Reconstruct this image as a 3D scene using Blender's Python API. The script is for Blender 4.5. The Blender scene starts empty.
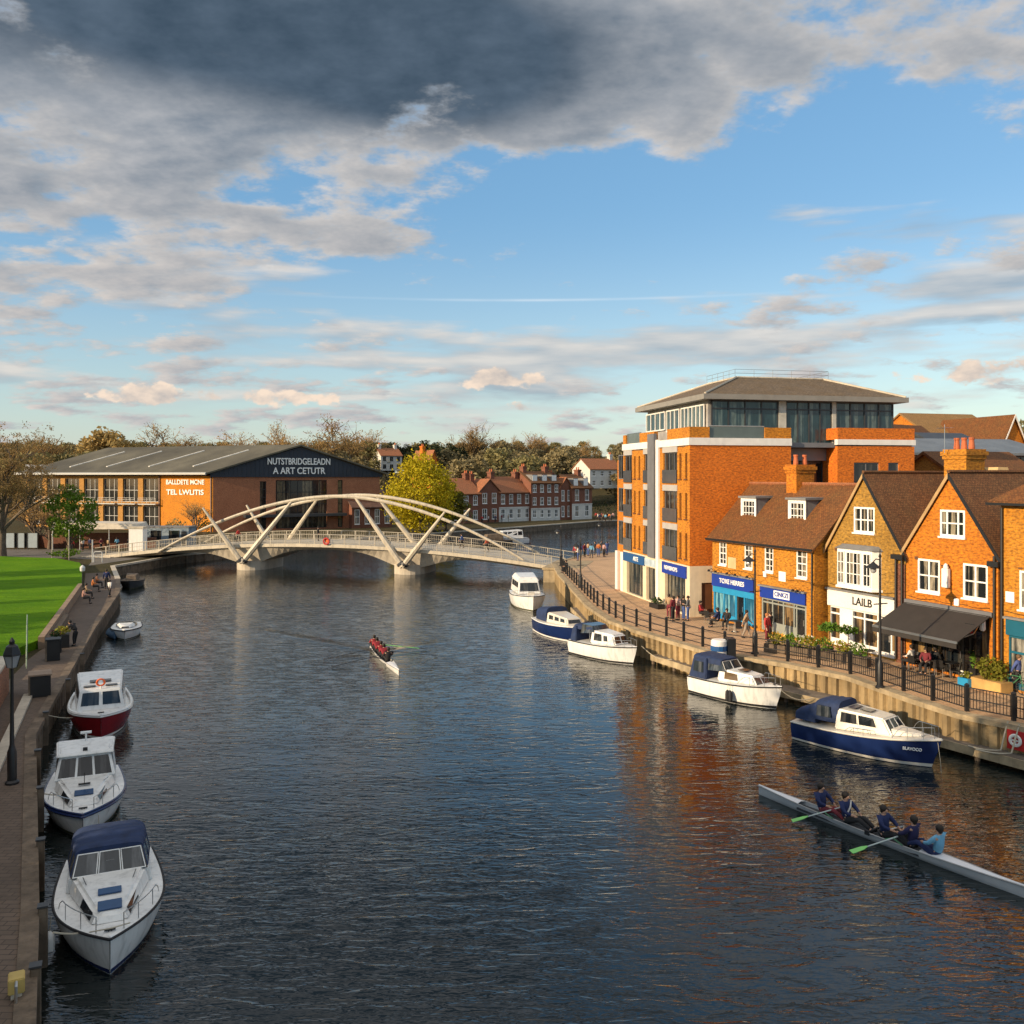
import bpy, bmesh, math, random
from mathutils import Vector, Matrix
R = math.radians
rnd = random.Random(11)
sc = bpy.context.scene
C = sc.collection
CAM_Z, FPX, HY = 11.6, 900.0, 476.0
V = Vector

def P(px, py, z=0.0):
    """ground point at height z that lies in the direction of a photo pixel"""
    d = FPX * (CAM_Z - z) / (py - HY)
    return V(((px - 512) / FPX * d, d, z))

def at(px, d, z=0.0):
    return V(((px - 512) / FPX * d, d, z))

# ------------------------------------------------------------------ materials
MATS = {}
def nodes_of(name):
    m = bpy.data.materials.new(name); m.use_nodes = True
    nt = m.node_tree
    return m, nt, nt.nodes['Principled BSDF']

def N(nt, typ, **kw):
    n = nt.nodes.new(typ)
    for k, v in kw.items():
        if k in n.inputs.keys(): n.inputs[k].default_value = v
        else: setattr(n, k, v)
    return n

def mixc(nt, fac, a, b, blend='MIX'):
    n = nt.nodes.new('ShaderNodeMix'); n.data_type = 'RGBA'; n.blend_type = blend
    for sock, val in ((n.inputs[0], fac), (n.inputs[6], a), (n.inputs[7], b)):
        if isinstance(val, bpy.types.NodeSocket): nt.links.new(val, sock)
        elif isinstance(val, (int, float)): sock.default_value = val
        else: sock.default_value = (*val[:3], 1)
    return n.outputs[2]

def ramp(nt, src, stops):
    n = nt.nodes.new('ShaderNodeValToRGB')
    cr = n.color_ramp
    while len(cr.elements) < len(stops): cr.elements.new(.5)
    for e, (p, c) in zip(cr.elements, stops):
        e.position = p
        e.color = (c, c, c, 1) if isinstance(c, (int, float)) else (*c[:3], 1)
    nt.links.new(src, n.inputs[0])
    return n.outputs[0]

def coord(nt, what, scale=(1, 1, 1)):
    tc = nt.nodes.new('ShaderNodeTexCoord')
    mp = nt.nodes.new('ShaderNodeMapping'); mp.inputs['Scale'].default_value = scale
    nt.links.new(tc.outputs[what], mp.inputs[0])
    return mp.outputs[0]

def noise(nt, vec, scale, detail=4, rough=.55):
    n = N(nt, 'ShaderNodeTexNoise', Scale=scale, Detail=detail, Roughness=rough)
    nt.links.new(vec, n.inputs['Vector'])
    return n.outputs['Fac']

def bump(nt, b, h, strength, dist):
    n = N(nt, 'ShaderNodeBump', Strength=strength, Distance=dist)
    nt.links.new(h, n.inputs['Height']); nt.links.new(n.outputs[0], b.inputs['Normal'])

def mk(name, col, rough=.7, metal=0., var=.25, vs=1.5, bmp=0., bs=8., vs2=None, dirt=0., spec=None):
    """plain surface with two scales of tone variation, optional bump and vertical streaks of dirt"""
    if name in MATS: return MATS[name]
    m, nt, b = nodes_of(name)
    b.inputs['Roughness'].default_value = rough; b.inputs['Metallic'].default_value = metal
    if spec is not None: b.inputs['Specular IOR Level'].default_value = spec
    o = coord(nt, 'Object')
    f = noise(nt, o, vs, 5)
    lo = tuple(c * (1 - var) for c in col); hi = tuple(min(1, c * (1 + var)) for c in col)
    c = mixc(nt, ramp(nt, f, [(.3, 0.), (.7, 1.)]), lo, hi)
    if vs2:
        f2 = noise(nt, o, vs2, 2)
        c = mixc(nt, ramp(nt, f2, [(.35, 0.), (.65, 1.)]), c, mixc(nt, .5, c, (0, 0, 0), 'MIX'))
    if dirt:
        f3 = noise(nt, coord(nt, 'Object', (3, 3, .35)), 1.3, 5)
        fr = ramp(nt, f3, [(.5, 0.), (.72, dirt)])
        c = mixc(nt, fr, c, tuple(x * .35 for x in col))
    nt.links.new(c, b.inputs['Base Color'])
    if bmp: bump(nt, b, noise(nt, o, bs, 4), bmp, .05)
    MATS[name] = m
    return m

def brick(name, c1, c2, mortar, w=.225, h=.075, var=.35, rough=.85):
    if name in MATS: return MATS[name]
    m, nt, b = nodes_of(name)
    b.inputs['Roughness'].default_value = rough
    uv = coord(nt, 'UV')
    t = N(nt, 'ShaderNodeTexBrick', Scale=1.0)
    t.inputs['Color1'].default_value = (*c1, 1); t.inputs['Color2'].default_value = (*c2, 1)
    t.inputs['Mortar'].default_value = (*mortar, 1)
    t.inputs['Brick Width'].default_value = w; t.inputs['Row Height'].default_value = h
    t.inputs['Mortar Size'].default_value = .011; t.inputs['Bias'].default_value = -.1
    nt.links.new(uv, t.inputs['Vector'])
    big = noise(nt, uv, .7, 6, .6)
    c = mixc(nt, ramp(nt, big, [(.35, 0.), (.7, var*1.5)]), t.outputs['Color'], tuple(x * .45 for x in c1))
    sp = noise(nt, uv, 7, 3)
    c = mixc(nt, ramp(nt, sp, [(.42, 0.), (.7, .55)]), c, tuple(min(1, x * 1.35) for x in c2))
    sp2 = noise(nt, coord(nt, 'UV', (1, 2.5, 1)), 4.4, 3)
    c = mixc(nt, ramp(nt, sp2, [(.47, 0.), (.66, .75)]), c, tuple(x * .36 for x in c1))
    nt.links.new(c, b.inputs['Base Color'])
    bump(nt, b, t.outputs['Fac'], -.4, .01)
    MATS[name] = m
    return m

def tiles(name, c1, c2, moss=(.10, .09, .04), w=.18, h=.11, mossamt=.5):
    if name in MATS: return MATS[name]
    m, nt, b = nodes_of(name)
    b.inputs['Roughness'].default_value = .85
    uv = coord(nt, 'UV')
    t = N(nt, 'ShaderNodeTexBrick', Scale=1.0)
    t.inputs['Color1'].default_value = (*c1, 1); t.inputs['Color2'].default_value = (*c2, 1)
    t.inputs['Mortar'].default_value = (*[x * .35 for x in c1], 1)
    t.inputs['Brick Width'].default_value = w; t.inputs['Row Height'].default_value = h
    t.inputs['Mortar Size'].default_value = .012
    nt.links.new(uv, t.inputs['Vector'])
    f = noise(nt, uv, .8, 6, .65)
    c = mixc(nt, ramp(nt, f, [(.42, 0.), (.68, mossamt)]), t.outputs['Color'], moss)
    f2 = noise(nt, coord(nt, 'UV', (1, .3, 1)), 5, 4)
    c = mixc(nt, ramp(nt, f2, [(.4, 0.), (.7, .6)]), c, tuple(x * .45 for x in c1))
    f3 = noise(nt, uv, 9, 2)
    c = mixc(nt, ramp(nt, f3, [(.55, 0.), (.75, .6)]), c, tuple(min(1, x * 1.7) for x in c2))
    nt.links.new(c, b.inputs['Base Color'])
    bump(nt, b, t.outputs['Fac'], -.6, .03)
    MATS[name] = m
    return m

def glass(name, dark=(.012, .016, .02), lit=(.25, .2, .13), amount=.35, sc_=.9, rough=.06):
    """window glass seen from outside: dark room, here and there a curtain, shelf or painted reflection"""
    if name in MATS: return MATS[name]
    m, nt, b = nodes_of(name)
    b.inputs['Roughness'].default_value = rough
    b.inputs['Specular IOR Level'].default_value = .6
    uv = coord(nt, 'UV', (1, .05, 1))
    f = noise(nt, uv, sc_ * 1.9, 2, .6)
    c = mixc(nt, ramp(nt, f, [(.5, 0.), (.56, amount), (.8, amount * .6)]), dark, lit)
    f2 = noise(nt, coord(nt, 'UV', (1, .3, 1)), 4.3, 3, .6)
    c = mixc(nt, ramp(nt, f2, [(.45, 0.), (.6, .5)]), c, tuple(x * .5 for x in dark))
    nt.links.new(c, b.inputs['Base Color'])
    bump(nt, b, noise(nt, coord(nt, 'UV'), .8, 2), .03, .1)
    MATS[name] = m
    return m

def leafm(name, col, col2, var=.5):
    if name in MATS: return MATS[name]
    m, nt, b = nodes_of(name)
    b.inputs['Roughness'].default_value = .75
    b.inputs['Specular IOR Level'].default_value = .2
    o = coord(nt, 'Object')
    f = noise(nt, o, .45, 3); g = noise(nt, o, 3.5, 2)
    oi = nt.nodes.new('ShaderNodeObjectInfo')
    c = mixc(nt, ramp(nt, f, [(.35, 0.), (.65, 1.)]), col, col2)
    c = mixc(nt, ramp(nt, g, [(.35, 0.), (.7, .6)]), c, tuple(x * .5 for x in col))
    hs = nt.nodes.new('ShaderNodeHueSaturation')
    mr = N(nt, 'ShaderNodeMapRange'); mr.inputs[3].default_value = .75; mr.inputs[4].default_value = 1.25
    nt.links.new(oi.outputs['Random'], mr.inputs[0]); nt.links.new(mr.outputs[0], hs.inputs['Value'])
    nt.links.new(c, hs.inputs['Color'])
    nt.links.new(hs.outputs[0], b.inputs['Base Color'])
    tr = nt.nodes.new('ShaderNodeBsdfTranslucent'); nt.links.new(hs.outputs[0], tr.inputs[0])
    mx = nt.nodes.new('ShaderNodeMixShader'); mx.inputs[0].default_value = .25
    out = nt.nodes['Material Output']
    nt.links.new(b.outputs[0], mx.inputs[1]); nt.links.new(tr.outputs[0], mx.inputs[2])
    nt.links.new(mx.outputs[0], out.inputs[0])
    MATS[name] = m
    return m

# ------------------------------------------------------------------ mesh builder
class MB:
    def __init__(s): s.v = []; s.f = []
    def poly(s, *pts):
        i = len(s.v); s.v += [tuple(p) for p in pts]; s.f.append(tuple(range(i, i + len(pts)))); return s
    def box(s, x0, y0, z0, x1, y1, z1):
        return s.hexa([(x0, y0, z0), (x1, y0, z0), (x1, y1, z0), (x0, y1, z0)], [(x0, y0, z1), (x1, y0, z1), (x1, y1, z1), (x0, y1, z1)])
    def hexa(s, b, t):
        i = len(s.v); s.v += [tuple(p) for p in b] + [tuple(p) for p in t]
        s.f += [(i, i+3, i+2, i+1), (i+4, i+5, i+6, i+7)] + [(i+k, i+(k+1) % 4, i+4+(k+1) % 4, i+4+k) for k in range(4)]
        return s
    def loft(s, rings, closed=True, cap=True):
        n = len(rings[0]); i0 = len(s.v)
        for r in rings: s.v += [tuple(p) for p in r]
        for a in range(len(rings) - 1):
            for k in range(n if closed else n - 1):
                k2 = (k + 1) % n
                s.f.append((i0+a*n+k, i0+a*n+k2, i0+(a+1)*n+k2, i0+(a+1)*n+k))
        if cap:
            s.f.append(tuple(i0+k for k in range(n))[::-1]); e = i0+(len(rings)-1)*n
            s.f.append(tuple(e+k for k in range(n)))
        return s
    def tube(s, pts, r, n=6, cap=True):
        pts = [V(p) for p in pts]; rs = r if isinstance(r, (list, tuple)) else [r] * len(pts)
        rings = []; up = None
        for k, p in enumerate(pts):
            d = (pts[min(k+1, len(pts)-1)] - pts[max(k-1, 0)])
            if d.length < 1e-9: d = V((0, 0, 1))
            d.normalize()
            if up is None: up = V((0, 0, 1)) if abs(d.z) < .9 else V((1, 0, 0))
            a = d.cross(up).normalized(); b = d.cross(a); up = -b if b.dot(up) < 0 else b
            up = a.cross(d)
            rings.append([p + (a * math.cos(q) + b * math.sin(q)) * rs[k] for q in [2*math.pi*j/n for j in range(n)]])
        return s.loft(rings, True, cap)
    def prism(s, poly, z0, z1):
        return s.loft([[(x, y, z0) for x, y in poly], [(x, y, z1) for x, y in poly]])
    def slab(s, pts, vec):
        vec = V(vec); return s.loft([[V(p) for p in pts], [V(p) + vec for p in pts]])
    def cyl(s, x, y, z0, z1, r0, r1=None, n=10):
        r1 = r0 if r1 is None else r1
        return s.loft([[(x+r*math.cos(2*math.pi*k/n), y+r*math.sin(2*math.pi*k/n), z) for k in range(n)] for z, r in ((z0, r0), (z1, r1))])
    def lathe(s, prof, cx=0, cy=0, n=12):
        return s.loft([[(cx+r*math.cos(2*math.pi*k/n), cy+r*math.sin(2*math.pi*k/n), z) for k in range(n)] for r, z in prof])
    def ball(s, c, rx, ry, rz, n=10, m=6):
        c = V(c); rings = []
        for j in range(m+1):
            t = math.pi * j / m; q = max(math.sin(t), .02)
            rings.append([c + V((rx*q*math.cos(2*math.pi*k/n), ry*q*math.sin(2*math.pi*k/n), -rz*math.cos(t))) for k in range(n)])
        return s.loft(rings)
    def build(s, name, mat, parent=None, smooth=False, bev=0., recalc=True, uv=True):
        me = bpy.data.meshes.new(name)
        me.from_pydata(s.v, [], s.f)
        if recalc or bev:
            bm = bmesh.new(); bm.from_mesh(me)
            if bev:
                bmesh.ops.remove_doubles(bm, verts=bm.verts, dist=1e-5)
                bmesh.ops.recalc_face_normals(bm, faces=bm.faces)
                ed = [e for e in bm.edges if len(e.link_faces) == 2 and e.calc_face_angle(0) > .5]
                bmesh.ops.bevel(bm, geom=ed, offset=bev, segments=2, affect='EDGES', clamp_overlap=True)
            else:
                bmesh.ops.recalc_face_normals(bm, faces=bm.faces)
            bm.to_mesh(me); bm.free()
        if uv: boxuv(me)
        if smooth:
            me.polygons.foreach_set('use_smooth', [True] * len(me.polygons))
            me.update()
            if smooth != 'all':
                try: me.set_sharp_from_angle(angle=R(40))
                except Exception: pass
        me.materials.append(mat)
        o = bpy.data.objects.new(name, me); C.objects.link(o)
        if parent is not None: o.parent = parent
        return o

def boxuv(me):
    uvl = me.uv_layers.new(name='UVMap'); vs = me.vertices
    data = [0.0] * (2 * len(me.loops))
    for p in me.polygons:
        n = p.normal
        if abs(n.z) > .97:
            for li, vi in zip(p.loop_indices, p.vertices):
                c = vs[vi].co; data[2*li] = c.x; data[2*li+1] = c.y
        else:
            t = V((-n.y, n.x, 0)).normalized(); b = n.cross(t)
            for li, vi in zip(p.loop_indices, p.vertices):
                c = vs[vi].co; data[2*li] = c.dot(t); data[2*li+1] = c.dot(b)
    uvl.data.foreach_set('uv', data)

def tag(o, label=None, cat=None, group=None, kind=None):
    if label: o['label'] = label
    if cat: o['category'] = cat
    if group: o['group'] = group
    if kind: o['kind'] = kind
    return o

def thing(name, label, cat, loc=(0, 0, 0), rz=0., group=None):
    o = bpy.data.objects.new(name, None); C.objects.link(o)
    o.empty_display_size = .2
    o.location = loc; o.rotation_euler = (0, 0, rz)
    return tag(o, label, cat, group)

def kids(o): return KIDS.get(o.name, [])
KIDS = {}
def index_kids():
    KIDS.clear()
    for o in bpy.data.objects:
        if o.parent: KIDS.setdefault(o.parent.name, []).append(o)

def copy_tree(o, parent=None, children=None):
    c = o.copy(); C.objects.link(c)
    if parent is not None: c.parent = parent
    for ch in (children or {}).get(o.name, []): copy_tree(ch, c, children)
    return c

def family(o):
    """children of every object under o, found once"""
    d = {}
    def walk(x):
        ch = [k for k in bpy.data.objects if k.parent == x]
        if ch:
            d[x.name] = ch
            for k in ch: walk(k)
    walk(o)
    return d

def dup(o, loc, rz, label, fam, group=None, scale=None):
    c = copy_tree(o, None, fam)
    c.location = loc; c.rotation_euler = (0, 0, rz); c['label'] = label
    if group: c['group'] = group
    if scale: c.scale = scale
    return c

# frames for drawing on walls --------------------------------------------------
class Fr:
    """x along the wall (to the right seen from outside), z up, d into the building"""
    def __init__(s, o, ux, inn): s.o = V(o); s.ux = V(ux).normalized(); s.inn = V(inn).normalized(); s.uz = V((0, 0, 1))
    def p(s, x, z, d=0.): return s.o + s.ux * x + s.uz * z + s.inn * d
    def box(s, mb, x0, z0, x1, z1, d0, d1):
        return mb.hexa([s.p(x0, z0, d0), s.p(x1, z0, d0), s.p(x1, z0, d1), s.p(x0, z0, d1)], [s.p(x0, z1, d0), s.p(x1, z1, d0), s.p(x1, z1, d1), s.p(x0, z1, d1)])

def clip(poly, outline):
    out = poly
    n = len(outline)
    for i in range(n):
        a, b = outline[i], outline[(i+1) % n]
        inp, out = out, []
        side = lambda p: (b[0]-a[0])*(p[1]-a[1]) - (b[1]-a[1])*(p[0]-a[0])
        for k in range(len(inp)):
            p, q = inp[k], inp[(k+1) % len(inp)]
            sp, sq = side(p), side(q)
            if sp >= -1e-9: out.append(p)
            if (sp > 1e-9 and sq < -1e-9) or (sp < -1e-9 and sq > 1e-9):
                t = sp / (sp - sq); out.append((p[0]+(q[0]-p[0])*t, p[1]+(q[1]-p[1])*t))
        if not out: return []
    return out

def wall(mb, fr, outline, holes=(), depth=.12):
    xs = sorted({p[0] for p in outline} | {h[0] for h in holes} | {h[2] for h in holes})
    zs = sorted({p[1] for p in outline} | {h[1] for h in holes} | {h[3] for h in holes})
    for i in range(len(xs)-1):
        for j in range(len(zs)-1):
            cx, cz = (xs[i]+xs[i+1])/2, (zs[j]+zs[j+1])/2
            if any(h[0] < cx < h[2] and h[1] < cz < h[3] for h in holes): continue
            c = clip([(xs[i], zs[j]), (xs[i+1], zs[j]), (xs[i+1], zs[j+1]), (xs[i], zs[j+1])], outline)
            if len(c) > 2: mb.poly(*[fr.p(x, z) for x, z in c])
    for x0, z0, x1, z1 in holes:
        c = [(x0, z0), (x1, z0), (x1, z1), (x0, z1)]
        for k in range(4):
            a, b = c[k], c[(k+1) % 4]
            mb.poly(fr.p(*a), fr.p(*b), fr.p(*b, depth), fr.p(*a, depth))
    return mb

def win(parent, fr, x0, z0, x1, z1, d=.1, nx=2, nz=2, fm=None, pm=None, fw=.07, bar=.045, sill=True, name='window', cols=None, meet=True, label=None):
    """window: frame with glazing bars and sill, pane as its child"""
    f = MB()
    o = d - .06
    fr.box(f, x0, z0, x0+fw, z1, o, d); fr.box(f, x1-fw, z0, x1, z1, o, d)
    fr.box(f, x0+fw, z0, x1-fw, z0+fw, o, d); fr.box(f, x0+fw, z1-fw, x1-fw, z1, o, d)
    xs = cols or [k / nx for k in range(1, nx)]
    for k, t in enumerate(xs):
        x = x0 + (x1-x0)*t; b = bar
        if cols: b = fw * .9
        fr.box(f, x-b/2, z0+fw, x+b/2, z1-fw, o+.012, d)
    for k in range(1, nz):
        z = z0 + (z1-z0)*k/nz; b = bar * (1.6 if (meet and k*2 == nz) else 1)
        fr.box(f, x0+fw, z-b/2, x1-fw, z+b/2, o+.018, d)
    if sill: fr.box(f, x0-.06, z0-.09, x1+.06, z0-.002, -.09, d)
    w = f.build(name, fm, parent)
    if label: w['label'] = label
    g = MB(); g.poly(fr.p(x0+.02, z0+.02, d-.01), fr.p(x1-.02, z0+.02, d-.01), fr.p(x1-.02, z1-.02, d-.01), fr.p(x0+.02, z1-.02, d-.01))
    g.build('pane', pm, w)
    return w

def text(body, fr, x, z, size, mat, parent, d=-.03, width=None, name='lettering', ext=.015, squash=None):
    cu = bpy.data.curves.new(name, 'FONT'); cu.body = body; cu.size = size; cu.align_x = 'CENTER'; cu.align_y = 'CENTER'; cu.extrude = ext
    cu.offset = size * .018
    o = bpy.data.objects.new(name, cu); C.objects.link(o)
    bpy.context.view_layer.update()
    dg = bpy.context.evaluated_depsgraph_get()
    me = bpy.data.meshes.new_from_object(o.evaluated_get(dg))
    bpy.data.objects.remove(o); bpy.data.curves.remove(cu)
    xs = [v.co.x for v in me.vertices]
    k = width / (max(xs)-min(xs)) if width and xs else 1
    out = -fr.inn
    for v in me.vertices:
        c = v.co.copy(); v.co = fr.p(x + c.x*k, z + c.y, d) + out * c.z
    me.materials.clear(); me.materials.append(mat)
    t = bpy.data.objects.new(name, me); C.objects.link(t); t.parent = parent
    return t
# ------------------------------------------------------------------ palette
M_white = mk('white_paint', (.78, .76, .72), .5, var=.06, vs=2, dirt=.12)
M_wht2 = mk('white_window_paint', (.82, .81, .78), .45, var=.04)
M_gel = mk('white_gelcoat', (.76, .76, .74), .25, var=.08, vs=1.2, dirt=.4)
M_scum = mk('waterline_scum', (.07, .07, .035), .8, var=.4, vs=3)
M_gel2 = mk('cream_gelcoat', (.66, .62, .54), .32, var=.08, vs=1.2, dirt=.2)
M_black = mk('black_paint', (.012, .012, .013), .45, var=.3)
M_rub = mk('black_rubber', (.012, .012, .014), .7, var=.3)
M_navy = mk('navy_canvas', (.012, .028, .085), .8, var=.3, vs=3, bmp=.3, bs=5)
M_navyh = mk('navy_hull_paint', (.008, .02, .085), .22, var=.2, vs=1)
M_redh = mk('red_hull_paint', (.19, .008, .012), .25, var=.2, vs=1)
M_steel = mk('steel', (.55, .55, .54), .28, metal=.9, var=.1)
M_boatglass = glass('boat_window', (.012, .016, .022), (.10, .10, .10), .4, 1.3, .05)
M_ltglass = glass('boat_windscreen', (.03, .04, .05), (.16, .17, .18), .5, 1.1, .05)
M_bluehatch = mk('blue_tinted_hatch', (.02, .06, .15), .15, var=.2)
M_rope = mk('rope', (.42, .37, .28), .9, var=.2)
M_orange = mk('orange_plastic', (.75, .13, .02), .5, var=.1)
M_red = mk('red_plastic', (.45, .015, .015), .5, var=.15)
M_grey = mk('grey_metal_panel', (.15, .15, .16), .5, var=.12)
M_dgrey = mk('dark_grey_metal', (.04, .042, .046), .45, var=.2)
M_conc = mk('pale_concrete', (.50, .44, .35), .8, var=.18, vs=.7, bmp=.2, dirt=.35)
M_bridge = mk('cream_painted_steel', (.50, .44, .34), .5, var=.14, vs=.9, dirt=.5)
M_stone = mk('quay_stone', (.36, .28, .17), .9, var=.35, vs=1.2, bmp=.5, dirt=.5)
M_pile = mk('yellowed_piling', (.42, .30, .15), .9, var=.35, vs=1.0, bmp=.5, vs2=.5, dirt=.95)
M_timber = mk('weathered_timber', (.15, .11, .075), .9, var=.4, vs=2, bmp=.5, dirt=.6)
M_deckwood = mk('grey_decking', (.17, .14, .11), .85, var=.3, vs=2, bmp=.3)
M_soil = mk('soil', (.05, .035, .02), .95, var=.3)
M_b_or = brick('orange_brick', (.50, .13, .002), (.64, .20, .004), (.42, .21, .03))
M_b_red = brick('red_brick', (.62, .13, .004), (.78, .19, .007), (.44, .17, .03), var=.3)
M_b_yel = brick('yellow_stock_brick', (.32, .16, .016), (.45, .225, .024), (.36, .24, .08), var=.55)
M_b_dk = brick('dark_red_brick', (.16, .05, .025), (.22, .075, .035), (.16, .10, .07))
M_b_ft = brick('far_red_brick', (.20, .065, .032), (.25, .085, .045), (.18, .11, .08))
M_t_brn = tiles('brown_roof_tiles', (.145, .048, .009), (.23, .085, .018), moss=(.09, .055, .016), mossamt=.5)
M_t_dk = tiles('dark_plain_tiles', (.15, .058, .018), (.25, .105, .036), mossamt=.25)
M_t_red = tiles('red_roof_tiles', (.34, .12, .05), (.42, .16, .07), mossamt=.25)
M_t_slate = tiles('mossy_slates', (.125, .092, .06), (.19, .135, .085), moss=(.12, .072, .025), w=.3, h=.2, mossamt=.7)
M_sheet = mk('grey_sheet_roof', (.115, .105, .075), .7, var=.25, vs=.3, vs2=.08, dirt=.3)
M_zinc = mk('zinc_roof', (.15, .165, .18), .5, var=.2, vs=.6, dirt=.3)
M_glass = glass('house_window', (.015, .018, .02), (.42, .36, .26), .75, 1.5)
M_glass_d = glass('dark_window', (.012, .016, .02), (.10, .09, .07), .5, .9)
M_glass_p = glass('penthouse_glazing', (.02, .05, .065), (.20, .26, .24), .6, .7, .04)  # blue-green reflections are put into this glass colour
M_glass_s = glass('shop_window', (.02, .02, .02), (.38, .24, .10), .65, 1.2, .08)
M_glass_c = glass('cyan_shop_window', (.02, .12, .22), (.25, .55, .62), .7, 1.4, .08)
M_blue = mk('royal_blue_fascia', (.010, .04, .30), .4, var=.06)
M_blue2 = mk('blue_fascia', (.015, .085, .24), .4, var=.06)
M_cyan = mk('cyan_shopfront', (.02, .26, .50), .4, var=.1)
M_teal = mk('teal_shopfront', (.012, .11, .17), .4, var=.1)
M_grn = mk('grey_green_shopfront', (.26, .28, .25), .55, var=.08)
M_lead = mk('lead_flashing', (.19, .19, .19), .6, var=.2)
M_pot = mk('clay_pot', (.48, .13, .05), .8, var=.2)
M_awn = mk('charcoal_awning', (.028, .024, .022), .8, var=.15, vs=2)
M_door = mk('brown_door', (.13, .055, .025), .5, var=.15)
M_letw = mk('white_letters', (.85, .85, .83), .5, var=.02)
M_letb = mk('black_letters', (.02, .02, .02), .5, var=.02)
M_clad = mk('navy_cladding', (.018, .026, .042), .5, var=.12, vs=.4)
M_skin = mk('skin', (.48, .27, .18), .6, var=.06)
M_hair = mk('dark_hair', (.025, .016, .01), .7, var=.2)
M_hair2 = mk('light_brown_hair', (.14, .08, .04), .7, var=.2)
M_trunk = mk('bark', (.14, .105, .075), .95, var=.35, vs=3, bmp=.5)
M_twig = mk('twigs', (.16, .105, .065), .95, var=.3, vs=1)
M_frame_w = mk('white_bars', (.6, .6, .58), .5, var=.05)

# paving ---------------------------------------------------------------------
def paving(name, c1, c2, w, h, mortar=.5):
    m, nt, b = nodes_of(name)
    b.inputs['Roughness'].default_value = .85
    o = coord(nt, 'Object')
    t = N(nt, 'ShaderNodeTexBrick', Scale=1.0)
    t.inputs['Color1'].default_value = (*c1, 1); t.inputs['Color2'].default_value = (*c2, 1)
    t.inputs['Mortar'].default_value = (*[x * mortar for x in c1], 1)
    t.inputs['Brick Width'].default_value = w; t.inputs['Row Height'].default_value = h; t.inputs['Mortar Size'].default_value = .015
    nt.links.new(o, t.inputs['Vector'])
    f = noise(nt, o, .35, 6, .65)
    c = mixc(nt, ramp(nt, f, [(.35, 0.), (.7, .6)]), t.outputs['Color'], tuple(x * .55 for x in c1))
    f2 = noise(nt, o, 2.5, 5, .7)
    c = mixc(nt, ramp(nt, f2, [(.5, 0.), (.75, .4)]), c, tuple(x * .4 for x in c1))
    nt.links.new(c, b.inputs['Base Color'])
    bump(nt, b, t.outputs['Fac'], -.3, .01)
    MATS[name] = m
    return m
M_pave_r = paving('buff_paving', (.60, .38, .21), (.66, .43, .25), .4, .2)
M_pave_l = paving('brown_block_paving', (.125, .088, .062), (.16, .112, .08), .42, .21)
M_road = mk('grey_tarmac', (.13, .115, .10), .9, var=.2, vs=.5, bmp=.2)

def grass_mat(name, c1, c2):
    m, nt, b = nodes_of(name)
    b.inputs['Roughness'].default_value = .9; b.inputs['Specular IOR Level'].default_value = .1
    o = coord(nt, 'Object')
    f = noise(nt, o, .3, 5); g = noise(nt, o, 6, 4, .7)
    c = mixc(nt, ramp(nt, f, [(.35, 0.), (.65, 1.)]), c1, c2)
    c = mixc(nt, ramp(nt, g, [(.4, 0.), (.7, .6)]), c, tuple(x * .5 for x in c1))
    w = noise(nt, o, .9, 5, .7); c = mixc(nt, ramp(nt, w, [(.58, 0.), (.72, .6)]), c, (c1[0]*1.5, c1[1]*.85, c1[2]*2.5))
    w2 = noise(nt, coord(nt, 'Object', (.25, 2.2, 1)), .6, 2); c = mixc(nt, ramp(nt, w2, [(.45, 0.), (.55, .3)]), c, tuple(x * .6 for x in c1))
    nt.links.new(c, b.inputs['Base Color'])
    bump(nt, b, noise(nt, o, 9, 4, .7), 1., .12)
    return m
M_lawn = grass_mat('mown_grass', (.095, .235, .003), (.14, .29, .005))
M_field = grass_mat('rough_ground', (.07, .06, .03), (.09, .075, .035))

# ------------------------------------------------------------------ sun, sky, camera
SUN_AZ, SUN_EL = R(-120), R(17)     # azimuth from +Y, clockwise positive
sdir = V((math.sin(SUN_AZ)*math.cos(SUN_EL), math.cos(SUN_AZ)*math.cos(SUN_EL), math.sin(SUN_EL)))
sl = bpy.data.lights.new('sun', 'SUN'); sl.energy = 4.4; sl.angle = R(.5); sl.color = (1, .77, .50)
so = bpy.data.objects.new('sun', sl); C.objects.link(so); so.rotation_euler = sdir.to_track_quat('Z', 'Y').to_euler(); so.location = (-60, -30, 60)

cam = bpy.data.cameras.new('camera'); co = bpy.data.objects.new('camera', cam); C.objects.link(co)
co.location = (0, 0, CAM_Z); co.rotation_euler = (R(90), 0, 0)
cam.sensor_width = 36; cam.lens = FPX / 1024 * 36; cam.shift_y = -(512 - HY) / 1024
cam.clip_start = .1; cam.clip_end = 20000
sc.camera = co
sc.view_settings.view_transform = 'Standard'; sc.view_settings.look = 'None'; sc.view_settings.gamma = 1; sc.view_settings.exposure = .45

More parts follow.
